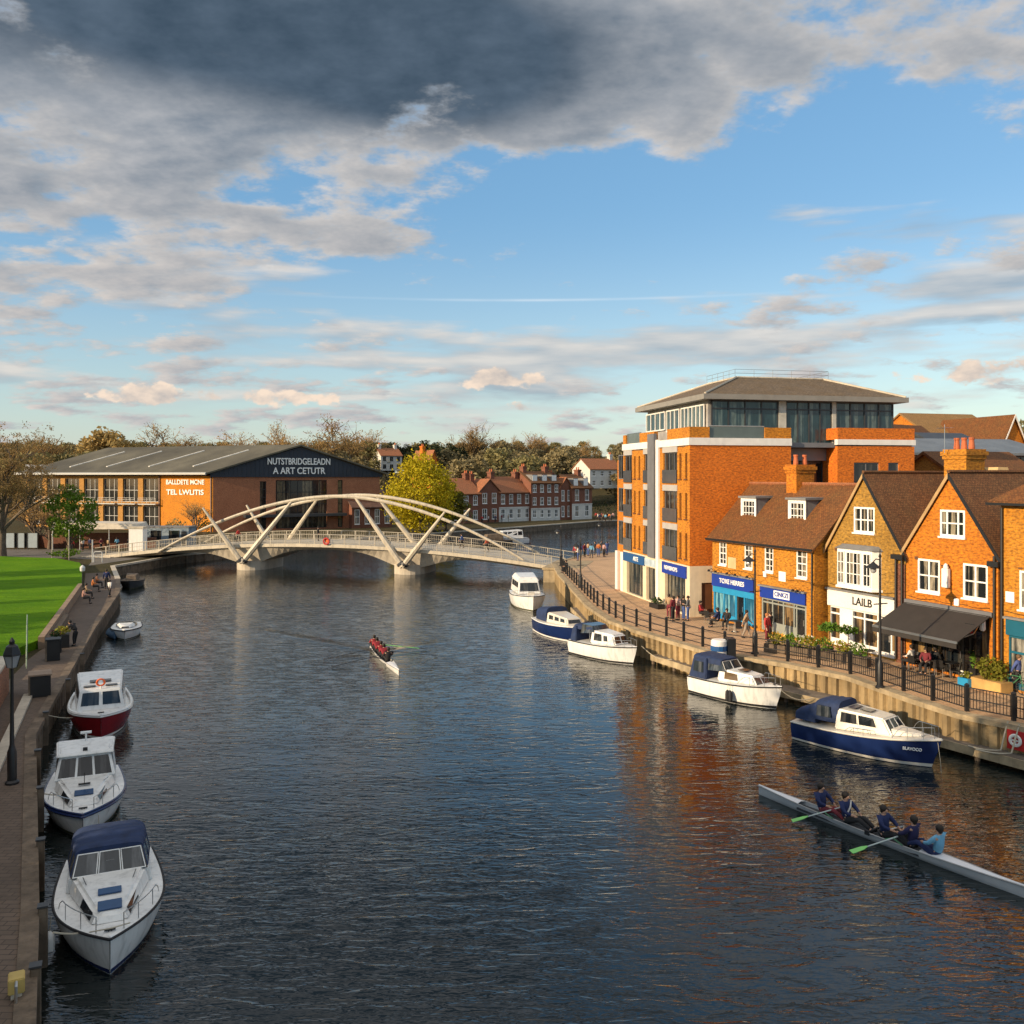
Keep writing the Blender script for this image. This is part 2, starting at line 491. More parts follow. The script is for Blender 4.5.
def world():
    w = bpy.data.worlds.new('World'); sc.world = w; w.use_nodes = True
    nt = w.node_tree; nt.nodes.clear(); L = nt.links.new
    out = nt.nodes.new('ShaderNodeOutputWorld')
    sky = nt.nodes.new('ShaderNodeTexSky'); sky.sky_type = 'NISHITA'; sky.sun_disc = False
    sky.sun_elevation = SUN_EL; sky.sun_rotation = SUN_AZ
    sky.air_density = 1.2; sky.dust_density = .5; sky.ozone_density = 2.2; sky.altitude = 100
    bs = nt.nodes.new('ShaderNodeBackground'); bs.inputs[1].default_value = SKY_STR; L(sky.outputs[0], bs.inputs[0])
    tc = nt.nodes.new('ShaderNodeTexCoord'); sp = nt.nodes.new('ShaderNodeSeparateXYZ'); L(tc.outputs['Generated'], sp.inputs[0])
    def mth(op, a, b=None, c=None, clamp=False):
        n = nt.nodes.new('ShaderNodeMath'); n.operation = op; n.use_clamp = clamp
        for i, x in enumerate((a, b, c)):
            if x is None: continue
            if isinstance(x, (int, float)): n.inputs[i].default_value = x
            else: L(x, n.inputs[i])
        return n.outputs[0]
    X, Y, Z = sp.outputs
    A = mth('ARCTAN2', X, Y); E = mth('ARCSINE', mth('MINIMUM', mth('MAXIMUM', Z, -.99), .999))
    ae = nt.nodes.new('ShaderNodeCombineXYZ'); L(A, ae.inputs[0]); L(E, ae.inputs[1])
    def gauss(a0, e0, ra, re, amp):
        s = nt.nodes.new('ShaderNodeVectorMath'); s.operation = 'SUBTRACT'; L(ae.outputs[0], s.inputs[0]); s.inputs[1].default_value = (a0, e0, 0)
        m_ = nt.nodes.new('ShaderNodeVectorMath'); m_.operation = 'MULTIPLY'; L(s.outputs[0], m_.inputs[0]); m_.inputs[1].default_value = (1/ra, 1/re, 0)
        d = nt.nodes.new('ShaderNodeVectorMath'); d.operation = 'DOT_PRODUCT'; L(m_.outputs[0], d.inputs[0]); L(m_.outputs[0], d.inputs[1])
        return mth('MULTIPLY', mth('EXPONENT', mth('MULTIPLY', d.outputs['Value'], -1)), amp)
    def add(*xs):
        t = xs[0]
        for x in xs[1:]: t = mth('ADD', t, x)
        return t
    def px(x, y): return math.atan((x-512)/900), math.atan((476-y)/900*math.cos(math.atan((x-512)/900)))
    def g(x, y, rx, ry, amp):
        a, e = px(x, y); return gauss(a, e, rx/900, ry/900, amp)
    def smooth(x, lo, hi):
        n = nt.nodes.new('ShaderNodeMapRange'); n.interpolation_type = 'SMOOTHSTEP'
        L(x, n.inputs[0]); n.inputs[1].default_value = lo; n.inputs[2].default_value = hi
        return n.outputs[0]
    def nz(vec, scale, detail=9, rough=.55, lac=2.0, dist=0.):
        n = nt.nodes.new('ShaderNodeTexNoise'); n.inputs['Scale'].default_value = scale; n.inputs['Detail'].default_value = detail
        n.inputs['Roughness'].default_value = rough; n.inputs['Lacunarity'].default_value = lac; n.inputs['Distortion'].default_value = dist
        L(vec, n.inputs['Vector']); return n.outputs[0]
    def mc(f, a, b):
        return mixc(nt, f, a, b)
    # main cloud sheet, flattened towards the horizon
    zz = mth('ADD', mth('MAXIMUM', Z, 0.), .22)
    def sheet(dx, dy):
        c = nt.nodes.new('ShaderNodeCombineXYZ')
        L(mth('ADD', mth('DIVIDE', X, zz), dx), c.inputs[0]); L(mth('ADD', mth('MULTIPLY', mth('DIVIDE', Y, zz), 1.15), dy), c.inputs[1]); c.inputs[2].default_value = 3.7
        return c.outputs[0]
    bias = add(g(230, 45, 430, 85, .48), g(450, 30, 130, 50, .3), g(330, 215, 130, 45, .12), g(210, 255, 200, 24, .12), g(0, 190, 240, 110, .27), g(230, 200, 190, 55, .13), g(420, 125, 200, 40, .12), g(830, 55, 330, 60, .26), g(610, 75, 120, 60, .24),
               g(650, 215, 260, 78, -.36), g(880, 180, 200, 50, -.22), g(985, 232, 130, 20, .16), g(940, 292, 200, 16, .08), g(140, 335, 260, 28, .04), g(500, 310, 200, 30, -.04),
               smooth(E, .50, .75) if False else mth('MULTIPLY', smooth(E, .50, .70), .62), g(300, 270, 200, 40, -.10))
    n0 = nz(sheet(0, 0), 3.9, 8, .6); n1 = nz(sheet(-.035, -.024), 3.9, 5, .6)
    base_ = mth('MULTIPLY', mth('SUBTRACT', n0, .5), 1.9)
    den = add(base_, bias, -.055)
    cover = smooth(den, -.03, .24)
    light = mth('MULTIPLY_ADD', mth('SUBTRACT', n0, n1), 3.2, .5, clamp=True)
    thick = smooth(den, .08, .42)
    storm = mth('MINIMUM', add(g(230, 35, 400, 60, 1.1), g(440, 100, 130, 45, .5), g(450, 20, 110, 50, .55), mth('MULTIPLY', smooth(E, .50, .66), .45)), 1.)
    lit = mc(light, (.24, .275, .315), (.56, .515, .475))
    dk = mc(light, (.15, .185, .23), (.33, .34, .36))
    dk = mc(smooth(E, .34, .14), dk, mc(light, (.25, .275, .31), (.46, .43, .41)))
    cc = mc(thick, lit, dk)
    stc = mc(light, (.036, .06, .09), (.075, .108, .15))
    bright = mth('MAXIMUM', smooth(E, .72, .98), mth('MULTIPLY', smooth(Y, .15, -.35), .85))
    cc = mc(mth('MULTIPLY', smooth(storm, .15, .95), smooth(den, .04, .34)), cc, stc)
    cc = mc(bright, cc, mc(light, (.52, .52, .52), (.74, .69, .63)))
    # streaks and small heaps low over the horizon
    def stretch(sx, sy, o, dy=0.):
        c = nt.nodes.new('ShaderNodeCombineXYZ'); L(mth('MULTIPLY', A, sx), c.inputs[0]); L(mth('MULTIPLY_ADD', E, sy, dy), c.inputs[1]); c.inputs[2].default_value = o
        return c.outputs[0]
    s0 = nz(stretch(5, 30, 1.3), 1.0, 7, .5); s1 = nz(stretch(5, 30, 1.3, .35), 1.0, 4, .5)
    sden = add(mth('MULTIPLY', mth('SUBTRACT', s0, .5), 1.1), g(965, 226, 130, 18, .34), g(905, 290, 230, 15, .24), g(830, 326, 300, 15, .2), g(760, 352, 320, 18, .17), g(150, 340, 260, 34, .2), g(450, 318, 110, 14, .16), g(820, 205, 110, 12, .25), g(180, 240, 200, 40, .25), g(480, 395, 700, 22, .17), g(560, 345, 160, 30, .08), g(560, 235, 200, 60, -.3), mth('MULTIPLY', smooth(E, .22, .36), -.5), -.085)
    scov = mth('MULTIPLY', smooth(sden, 0., .2), .85)
    sl_ = mth('MULTIPLY_ADD', mth('SUBTRACT', s0, s1), 3.5, .45, clamp=True)
    scol = mc(sl_, (.25, .30, .35), (.56, .52, .48))
    h0 = nz(stretch(22, 34, 5.1), 1.0, 6, .58); h1 = nz(stretch(22, 34, 5.1, .4), 1.0, 4, .58)
    hden = add(mth('MULTIPLY', mth('SUBTRACT', h0, .5), .95), g(148, 395, 60, 15, .42), g(285, 396, 62, 11, .4), g(500, 379, 52, 13, .46), g(522, 408, 28, 8, .36), g(985, 372, 70, 17, .42), g(640, 412, 30, 6, .2), g(860, 405, 40, 10, .2), -.27)
    hcov = smooth(hden, 0., .1)
    hl = mth('MULTIPLY_ADD', mth('SUBTRACT', h0, h1), 2.4, .62, clamp=True)
    hcol = mc(hl, (.34, .33, .33), (.70, .57, .46))
    # thin vapour trail
    ta, te = px(560, 300)
    trail = mth('MULTIPLY', add(gauss(ta, te, .19, .0013, .5)), nz(stretch(14, 14, 9.), 1., 2))
    # pale veil over the horizon
    veil = mth('MULTIPLY', smooth(E, .30, .0), .62)
    b_veil = nt.nodes.new('ShaderNodeBackground'); b_veil.inputs[0].default_value = (.36, .47, .55, 1)
    def lay(shader, fac, color):
        b = nt.nodes.new('ShaderNodeBackground'); m_ = nt.nodes.new('ShaderNodeMixShader')
        if isinstance(color, tuple): b.inputs[0].default_value = (*color, 1)
        else: L(color, b.inputs[0])
        L(fac, m_.inputs[0]); L(shader, m_.inputs[1]); L(b.outputs[0], m_.inputs[2])
        return m_.outputs[0]
    s = lay(bs.outputs[0], mth('MULTIPLY', smooth(E, .0, .3), .5), (.085, .27, .50))
    s = lay(s, mth('MULTIPLY', veil, .8), (.31, .43, .52))
    s = lay(s, trail, (.75, .75, .75))
    s = lay(s, scov, scol)
    s = lay(s, cover, cc)
    s = lay(s, hcov, hcol)
    L(s, out.inputs[0])
SKY_STR = .135
world()
# ------------------------------------------------------------------ land and water
ZL, ZR = 1.2, 1.6
LQ = [(-9, -60), (-9, 16.8), (-11.4, 21.5), (-19.2, 36.1), (-21.4, 42), (-28.6, 61.6), (-35, 80), (-39.7, 91), (-46, 104), (-44, 118), (-36, 135), (-27, 150), (-8, 172), (20, 209), (60, 235), (120, 255), (2500, 900)]
RQ = [(40, -60), (30, 12), (24, 28), (20.2, 36), (18.75, 37.7), (17.9, 40.2), (16.7, 44.8), (14.5, 47.9), (11.2, 51), (9.6, 54.5), (8.1, 58), (6.75, 62), (5.8, 69.2), (4.75, 91), (4.6, 103), (9, 114), (18, 121), (40, 129), (120, 160), (2500, 800)]

def sheet_poly(name, pts, z, mat, kind='structure'):
    me = bpy.data.meshes.new(name); bm = bmesh.new()
    f = bm.faces.new([bm.verts.new((x, y, z)) for x, y in pts])
    f.normal_update()
    if f.normal.z < 0: f.normal_flip()
    bmesh.ops.triangulate(bm, faces=[f])
    bm.to_mesh(me); bm.free(); boxuv(me); me.materials.append(mat)
    o = bpy.data.objects.new(name, me); C.objects.link(o)
    return tag(o, kind=kind)

def slab_poly(name, pts, z0, z1, mat, kind='structure'):
    me = bpy.data.meshes.new(name); bm = bmesh.new()
    top = [bm.verts.new((x, y, z1)) for x, y in pts]; bot = [bm.verts.new((x, y, z0)) for x, y in pts]
    f = bm.faces.new(top); n = len(pts)
    for i in range(n): bm.faces.new((bot[i], bot[(i+1) % n], top[(i+1) % n], top[i]))
    bmesh.ops.recalc_face_normals(bm, faces=bm.faces)
    f.normal_update()
    bmesh.ops.triangulate(bm, faces=[f])
    bm.to_mesh(me); bm.free(); boxuv(me); me.materials.append(mat)
    o = bpy.data.objects.new(name, me); C.objects.link(o)
    return tag(o, kind=kind)

def water_mat():
    m, nt, b = nodes_of('river_water'); L = nt.links.new
    b.inputs['Base Color'].default_value = (.006, .010, .010, 1)
    b.inputs['Roughness'].default_value = .035; b.inputs['IOR'].default_value = 1.65
    def mp(sx, sy, rot=0):
        tc = nt.nodes.new('ShaderNodeTexCoord'); q = nt.nodes.new('ShaderNodeMapping')
        q.inputs['Scale'].default_value = (sx, sy, 1); q.inputs['Rotation'].default_value = (0, 0, rot); L(tc.outputs['Object'], q.inputs[0]); return q.outputs[0]
    a = N(nt, 'ShaderNodeTexNoise', Scale=1.0, Detail=3, Roughness=.5, Distortion=.4); L(mp(.85, 2.5, R(-6)), a.inputs['Vector'])
    c = N(nt, 'ShaderNodeTexNoise', Scale=1.0, Detail=2, Roughness=.5, Distortion=.3); L(mp(2.4, 6.5, R(9)), c.inputs['Vector'])
    d = N(nt, 'ShaderNodeTexNoise', Scale=1.0, Detail=2, Roughness=.5); L(mp(.10, .26, R(15)), d.inputs['Vector'])
    def mth(op, x, y):
        n = nt.nodes.new('ShaderNodeMath'); n.operation = op
        for i, v in enumerate((x, y)):
            if isinstance(v, (int, float)): n.inputs[i].default_value = v
            else: L(v, n.inputs[i])
        return n.outputs[0]
    # calmer and rougher patches of wind
    e = N(nt, 'ShaderNodeTexNoise', Scale=1.0, Detail=3, Roughness=.5); L(mp(.025, .05, R(20)), e.inputs['Vector'])
    pat = ramp(nt, e.outputs[0], [(.35, .35), (.62, 1.)])
    h = mth('ADD', mth('MULTIPLY', a.outputs[0], .20), mth('MULTIPLY', c.outputs[0], .075))
    rg = mth('POWER', mth('SUBTRACT', 1.0, mth('ABSOLUTE', mth('SUBTRACT', mth('MULTIPLY', a.outputs[0], 2.0), 1.0), 0)), 3.0)
    h = mth('ADD', h, mth('MULTIPLY', rg, .09))
    h = mth('MULTIPLY', h, pat)
    h = mth('ADD', h, mth('MULTIPLY', d.outputs[0], .2))
    # wake of the crew: long thin ridges behind the far shell
    tc = nt.nodes.new('ShaderNodeTexCoord'); sp = nt.nodes.new('ShaderNodeSeparateXYZ'); L(tc.outputs['Object'], sp.inputs[0])
    def ridge(p, q, w, amp):
        dx, dy = q[0]-p[0], q[1]-p[1]; ln = math.hypot(dx, dy); dx /= ln; dy /= ln
        along = mth('ADD', mth('MULTIPLY', mth('SUBTRACT', sp.outputs[0], p[0]), dx), mth('MULTIPLY', mth('SUBTRACT', sp.outputs[1], p[1]), dy))
        acr = mth('ADD', mth('MULTIPLY', mth('SUBTRACT', sp.outputs[0], p[0]), -dy), mth('MULTIPLY', mth('SUBTRACT', sp.outputs[1], p[1]), dx))
        k = mth('DIVIDE', acr, w); env = mth('EXPONENT', mth('MULTIPLY', mth('MULTIPLY', k, k), -1), 0)
        n = nt.nodes.new('ShaderNodeMapRange'); n.inputs[1].default_value = 0; n.inputs[2].default_value = ln; n.inputs[3].default_value = 1; n.inputs[4].default_value = .25
        L(along, n.inputs[0])
        gate = nt.nodes.new('ShaderNodeMath'); gate.operation = 'COMPARE'; L(along, gate.inputs[0]); gate.inputs[1].default_value = ln/2; gate.inputs[2].default_value = ln/2
        return mth('MULTIPLY', mth('MULTIPLY', mth('MULTIPLY', env, n.outputs[0]), gate.outputs[0]), amp)
    for p, q, w, amp in WAKES: h = mth('ADD', h, ridge(p, q, w, amp))
    bp = N(nt, 'ShaderNodeBump', Strength=1.0, Distance=WATER_BUMP); L(h, bp.inputs['Height']); L(bp.outputs[0], b.inputs['Normal'])
    MATS['river_water'] = m
    return m
WATER_BUMP = .21
_c = P(374, 652); _w = P(240, 626); _e = P(455, 640)
WAKES = [((_c.x, _c.y), (_w.x, _w.y), .6, .6), ((_c.x-.5, _c.y-1.5), (P(325, 660).x, P(325, 660).y), .6, .45), ((_c.x+.6, _c.y), (_e.x, _e.y), .6, .45), ((_c.x+.8, _c.y-1.5), (P(430, 648).x, P(430, 648).y), .6, .3),
         ((_c.x-.2, _c.y+2), (P(310, 622).x, P(310, 622).y), 1.0, .5)]
wb = MB(); wb.poly((-400, -200, 0), (3000, -200, 0), (3000, 1500, 0), (-400, 1500, 0))
tag(wb.build('water', water_mat()), kind='structure')
bed = MB(); bed.poly((-400, -200, -3), (3000, -200, -3), (3000, 1500, -3), (-400, 1500, -3)); tag(bed.build('riverbed', M_soil), kind='structure')

far = [(6000, 2200), (6000, 9000), (-9000, 9000), (-9000, -60)]
sheet_poly('ground', LQ + far, ZL, M_field)
sheet_poly('promenade', RQ + [(2500, -60)], ZR, M_pave_r)

def offset(line, d):
    out = []
    for i, p in enumerate(line):
        a = V(line[max(i-1, 0)]); b = V(line[min(i+1, len(line)-1)]); t = (b-a).normalized()
        out.append((p[0] - t.y*d, p[1] + t.x*d))
    return out
# quays: piled walls with a coping --------------------------------------------
def quay(name, label, line, z, inside, mat, capmat, step=.9, amp=.1, cap=.45, post=None):
    t = thing(name, label, 'quay wall', (line[0][0], line[0][1], 0))
    o = V((line[0][0], line[0][1], 0))
    pts = []; acc = 0
    for i in range(len(line)-1):
        a, b = V(line[i]), V(line[i+1]); L_ = (b-a).length; n = max(1, int(L_/step))
        tn = (b-a).normalized(); nn = V((-tn.y, tn.x)) * inside
        for k in range(n):
            q = a + (b-a)*k/n; w = (b-a)*(1/n)
            for fr_, off in ((0., 0.), (.42, 0.), (.5, amp), (.92, amp)):
                pp = q + w*fr_ + nn*(off - .02); pts.append((pp.x, pp.y))
    m = MB()
    for i in range(len(pts)-1):
        a, b = pts[i], pts[i+1]
        m.poly((a[0]-o.x, a[1]-o.y, -2.5), (b[0]-o.x, b[1]-o.y, -2.5), (b[0]-o.x, b[1]-o.y, z-.16), (a[0]-o.x, a[1]-o.y, z-.16))
    m.build('piling', mat, t, recalc=False)
    inn = offset(line, inside*cap); out = offset(line, -inside*.1); c = MB()
    for i in range(len(line)-1):
        a, b, e, f = out[i], out[i+1], inn[i+1], inn[i]
        c.hexa([(p[0]-o.x, p[1]-o.y, z-.17) for p in (a, b, e, f)], [(p[0]-o.x, p[1]-o.y, z+.05) for p in (a, b, e, f)])
    c.build('coping', capmat, t)
    return t, o
def dens(line, n):
    out = []
    for i in range(len(line)-1):
        for k in range(n): out.append(tuple(line[i][j] + (line[i+1][j]-line[i][j])*k/n for j in (0, 1)))
    return out + [line[-1]]
quay('quay_wall', 'buff piled quay wall with stone coping under the shop side promenade', RQ[1:15], ZR, -1, M_pile, M_stone, .62, .16)
quay('quay_wall', 'dark timber quay wall along the left towpath beside the lawn', LQ[1:8], ZL, 1, M_timber, M_timber, .7, .06, .3)
quay('quay_wall', 'shaded quay wall on the left bank under and behind the footbridge', LQ[7:12], ZL, 1, M_timber, M_conc, 1.6, .1, .4)
quay('quay_wall', 'long low quay wall below the far brick terrace', LQ[11:16], ZL, 1, M_timber, M_conc, 1.6, .1, .5)
quay('quay_wall', 'quay wall of the right bank beyond the bridge by the crowd', RQ[14:19], ZR, -1, M_stone, M_stone, 1.6, .1, .4)

# left towpath and lawn ---------------------------------------------------------
path = [(-9.35, 5), (-9.35, 16.8), (-11.7, 21.5), (-19.5, 36.1), (-21.7, 42), (-28.9, 61.6), (-35.3, 80), (-40, 91), (-43.5, 97)]
inner = [(-45.5, 96), (-42.5, 89.5), (-38.6, 81), (-31.8, 62.5), (-28.2, 54), (-27.4, 51), (-25, 44), (-21, 34), (-20, 5)]
sheet_poly('towpath', path + inner, ZL + .012, M_pave_l)
lawn = [(-28.6, 54.4), (-32.2, 63), (-39, 81.5), (-43, 90), (-46.2, 97), (-49.5, 103), (-55, 108.5), (-63, 111), (-75, 111.5), (-150, 109), (-150, 30), (-24, 30), (-24, 34), (-26.2, 44.5), (-28.4, 51.5)]
slab_poly('lawn', lawn, ZL, 1.7, M_lawn)
rd = [(-49, 104), (-52, 112), (-64, 115.5), (-150, 116), (-150, 128), (-60, 128), (-46, 118)]
sheet_poly('path', rd, ZL + .02, M_road)

# rolling ground behind -----------------------------------------------------------
hm = MB(); nx_, ny_ = 60, 14
def hill(x, y):
    t = max(0, min(1, (y-235)/170)); t = t*t*(3-2*t)
    return ZL + .03 + t*(13 + 4*math.sin(x*.011+1) + 3*math.sin(x*.027)) * (1 if x < 150 else 1)
for j in range(ny_+1):
    for i in range(nx_+1):
        x = -700 + 1800*i/nx_; y = 232 + (j/ny_)**1.5*900
        if x > 60: y += (x-60)*.42
        hm.v.append((x, y, hill(x, y - max(0, x-60)*.42)))
for j in range(ny_):
    for i in range(nx_):
        a = j*(nx_+1)+i; hm.f.append((a, a+1, a+nx_+2, a+nx_+1))
tag(hm.build('hills', M_field, smooth='all'), kind='structure')
# ------------------------------------------------------------------ footbridge
BL, BR = V((-52, 115)), V((4.4, 101.4))
BU = (BR-BL).normalized(); BN = V((-BU.y, BU.x)); BLEN = (BR-BL).length; BW = 8.0
def bx(px, off=0.):
    """distance along the bridge front where it crosses a column of the photo"""
    r = (px-512)/FPX; o = BL + BN*off
    return (r*o.y - o.x) / (BU.x - r*BU.y)
br = thing('footbridge', 'cream footbridge with twin low arches and V struts crossing the river', 'bridge', (BL.x, BL.y, 0), math.atan2(BU.y, BU.x))
def dz(x): u = (x - BLEN/2)/(BLEN/2); return 1.45 + 2.0*(1 - u*u)
P1, P2 = bx(244), bx(404)
def db(x):
    h = 1.75*math.exp(-((x-P1)/4.2)**2) + 1.75*math.exp(-((x-P2)/4.2)**2)
    return max(dz(x) - .75 - h, .35)
NS = 72
xs_ = [BLEN*k/NS for k in range(-2, NS+3)]
m = MB(); m.loft([[(x, .3, dz(x)-.42), (x, BW-.3, dz(x)-.42), (x, BW-1.2, db(x)), (x, 1.2, db(x))] for x in xs_]); m.build('girder', M_conc, br)
m = MB(); m.loft([[(x, 0, dz(x)), (x, BW, dz(x)), (x, BW, dz(x)-.4), (x, 0, dz(x)-.4)] for x in xs_]); m.build('deck', M_bridge, br)
for xp in (P1, P2):
    m = MB(); m.loft([[(xp+2.0*math.cos(a), BW/2 + (BW/2-.2)*math.copysign(abs(math.sin(a))**.5, math.sin(a)), z) for a in [2*math.pi*k/20 for k in range(20)]] for z in (-2.5, 1.15)])
    m.build('pier', M_conc, br, bev=.05)
AX0, AX1, AXM, AZ = bx(160), bx(524), bx(336), 9.15
def az(x):
    z0 = dz(AX0)-.3
    if x < AXM: u = (AXM-x)/(AXM-AX0)
    else: u = (x-AXM)/(AX1-AXM)
    return AZ - (AZ-z0)*u**1.85
for y in (-.25, BW+.25):
    m = MB(); rings = []
    for k in range(61):
        x = AX0 + (AX1-AX0)*k/60; x2 = x+.1; tz = (az(x2)-az(x))/.1; l = math.hypot(1, tz)
        lean = .9*math.sin(math.pi*k/60)*(1 if y < 1 else -1)
        r1 = .135 + .085*math.sin(math.pi*k/60)
        c = V((x, y+lean, az(x))); n = V((-tz/l, 0, 1/l)); s = V((0, 1, 0))
        rings.append([c + n*r1*math.cos(a) + s*.2*math.sin(a) for a in [2*math.pi*q/8 for q in range(8)]])
    m.loft(rings); rb_ = m.build('arch_rib', M_bridge, br, smooth=True)
    m = MB()
    for k in range(4, 60, 7):
        x = AX0 + (AX1-AX0)*k/60; r1 = .155 + .085*math.sin(math.pi*k/60); ln_ = .9*math.sin(math.pi*k/60)*(1 if y < 1 else -1); x2 = x+.12
        m.loft([[(xx, y+ln_+.225*math.sin(q), az(xx)+r1*math.cos(q)) for q in [2*math.pi*i/8 for i in range(8)]] for xx in (x, x2)])
    m.build('joint_collar', M_conc, rb_)
def strut(a, b, r0, r1):
    m = MB(); a, b = V(a), V(b); mid = a.lerp(b, .5)
    m.tube([a, a.lerp(b, .3), a.lerp(b, .7), b], [r0, r0*1.0, r0*.45+r1*.55, r1], 8); so_ = m.build('strut', M_bridge, br, smooth=True); m = MB(); d_ = (b-a).normalized(); m.tube([a+d_*.3, a+d_*.55], r0*1.35, 10); m.build('base_plate', M_dgrey, so_)
def lat(x): return .9*math.sin(math.pi*(x-AX0)/(AX1-AX0))
for y0, sg in ((-.45, 1), (BW+.45, -1)):
    off = 0 if sg > 0 else BW
    strut((P1, y0, 1.0), (bx(208, 0), y0-.7*sg, 7.7), .35, .12)
    xi = bx(290, 0); strut((P1, y0, 1.0), (xi, -.25*sg+off+lat(xi)*sg, az(xi)), .35, .17)
    xi = bx(353, 0); strut((P2, y0, 1.0), (xi, -.25*sg+off+lat(xi)*sg, az(xi)), .35, .17)
    strut((P2, y0, 1.0), (bx(448, 0), y0-.7*sg, 7.5), .35, .12)
for y in (.15, BW-.15):
    m = MB(); n = int(BLEN/1.9)
    m.tube([(x, y, dz(x)+1.12) for x in xs_], .045, 5)
    m.tube([(x, y, dz(x)+.14) for x in xs_], .03, 4); m.tube([(x, y, dz(x)+.62) for x in xs_], .02, 4)
    for k in range(n+1):
        x = BLEN*k/n; m.box(x-.04, y-.04, dz(x), x+.04, y+.04, dz(x)+1.12)
    for k in range(int(BLEN/.24)):
        x = .12+.24*k; m.box(x-.011, y-.011, dz(x)+.14, x+.011, y+.011, dz(x)+1.12)
    m.build('railing', mk('bridge_railing', (.42, .38, .31), .5, metal=.2, var=.1), br)
xl = bx(327); m = MB()
m.loft([[(xl+(.36+.1*math.cos(b))*math.cos(a), -.2+.08*math.sin(b), dz(xl)+.35+(.36+.1*math.cos(b))*math.sin(a)) for b in [2*math.pi*q/6 for q in range(6)]] for a in [2*math.pi*k/16 for k in range(17)]], cap=False)
m2 = thing('lifebuoy', 'red lifebuoy hung on the middle of the footbridge railing', 'lifebuoy')
m2.location = br.location; m2.rotation_euler = br.rotation_euler
m.build('ring', M_red, m2, smooth=True); m = MB(); m.box(xl-.25, -.1, dz(xl)+.2, xl+.25, -.06, dz(xl)+.6); m.build('backing_plate', M_orange, m2)
ab = thing('bridge_abutment', 'yellow stone abutment where the footbridge lands on the promenade', 'abutment', (4.9, 100.2, 0), math.atan2(BU.y, BU.x))
m = MB(); m.box(-1.0, -2.2, -2.5, 3.2, 6.5, 1.35); m.build('block', M_stone, ab, bev=.05)
m = MB(); m.box(-1.12, -2.3, 1.35, 3.3, 6.5, 1.62); m.build('cap_stone', M_stone, ab, bev=.03)
ab2 = thing('bridge_abutment', 'dark abutment at the left end of the footbridge', 'abutment', (BL.x, BL.y, 0), math.atan2(BU.y, BU.x))
m = MB(); m.box(-3, -.5, -2.5, 5.5, BW+.5, .9); m.build('block', M_timber, ab2); m = MB(); m.box(-3, -.6, .9, 1.2, BW+.6, 1.3); m.build('cap_stone', M_conc, ab2)

# ------------------------------------------------------------------ shop row
HO = V((17.9, 53.3, ZR)); HU = V((.373, -.928, 0)); HN = V((.928, .373, 0)); HRZ = math.atan2(-.928, .373)
def hp(s, b, z=0.): return HO + HU*s + HN*b + V((0, 0, z))
def gutter(mb, fr, x0, x1, z, d=-.12): fr.box(mb, x0, z-.12, x1, z, d-.08, d+.06)

# dormer house -----------------------------------------------------------------
h = thing('shop_house', 'long yellow brick shop house with two roof dormers and blue shopfronts', 'house', hp(-10.4, 0), HRZ)
W = 10.4; EV, RG, RY, DP = 5.95, 9.35, 3.4, 7.2
fr = Fr((0, 0, 0), (1, 0, 0), (0, 1, 0))
ups = [(.80, 3.9, 1.65, 5.5), (3.65, 3.9, 4.5, 5.5), (5.75, 3.9, 6.62, 5.5), (8.8, 3.85, 9.78, 5.55)]
SH1, SH2 = (.12, .15, 4.75, 3.0), (5.45, .15, 9.75, 2.8)
m = MB(); wall(m, fr, [(0, 0), (W, 0), (W, EV), (0, EV)], ups + [SH1, SH2], .14)
for x, sg in ((0, 1), (W, -1)):
    f2 = Fr((x, DP if sg > 0 else 0, 0), (0, -sg, 0), (sg, 0, 0))
    pr = [(0, 0), (DP, 0), (DP, EV), (DP-RY, RG) if sg > 0 else (RY, RG), (0, EV)]
    wall(m, f2, pr)
m.poly((0, DP, 0), (W, DP, 0), (W, DP, EV), (0, DP, EV))
m.build('wall', M_b_yel if False else brick('golden_brick', (.46, .155, .004), (.60, .235, .009), (.40, .23, .045)), h)
for a in ups: win(h, fr, *a, d=.08, nx=2, nz=4, fm=M_wht2, pm=M_glass, fw=.1)
m = MB(); sl = (RG-EV)/RY
def roofslab(m, x0, x1, prof, th=.14):
    """prof: (y, z) from front eave over ridge to back eave"""
    m.loft([[(x, y, z) for y, z in prof] + [(x, y, z-th) for y, z in prof[::-1]] for x in (x0, x1)])
roofslab(m, -.28, W+.3, [(-.38, EV-.32), (.5, EV+.5), (RY, RG+.1), (DP+.3, EV-.2)])
rf = m.build('roof', M_t_brn, h)
m = MB(); m.tube([(-.28, RY, RG+.14), (W+.3, RY, RG+.14)], .11, 6); m.build('ridge_tiles', M_t_red, rf)
m = MB(); gutter(m, fr, -.25, W+.27, EV-.28, -.36); m.tube([(W-.1, -.1, EV-.3), (W-.1, -.1, .2)], .05, 6); m.build('gutter', M_black, h)
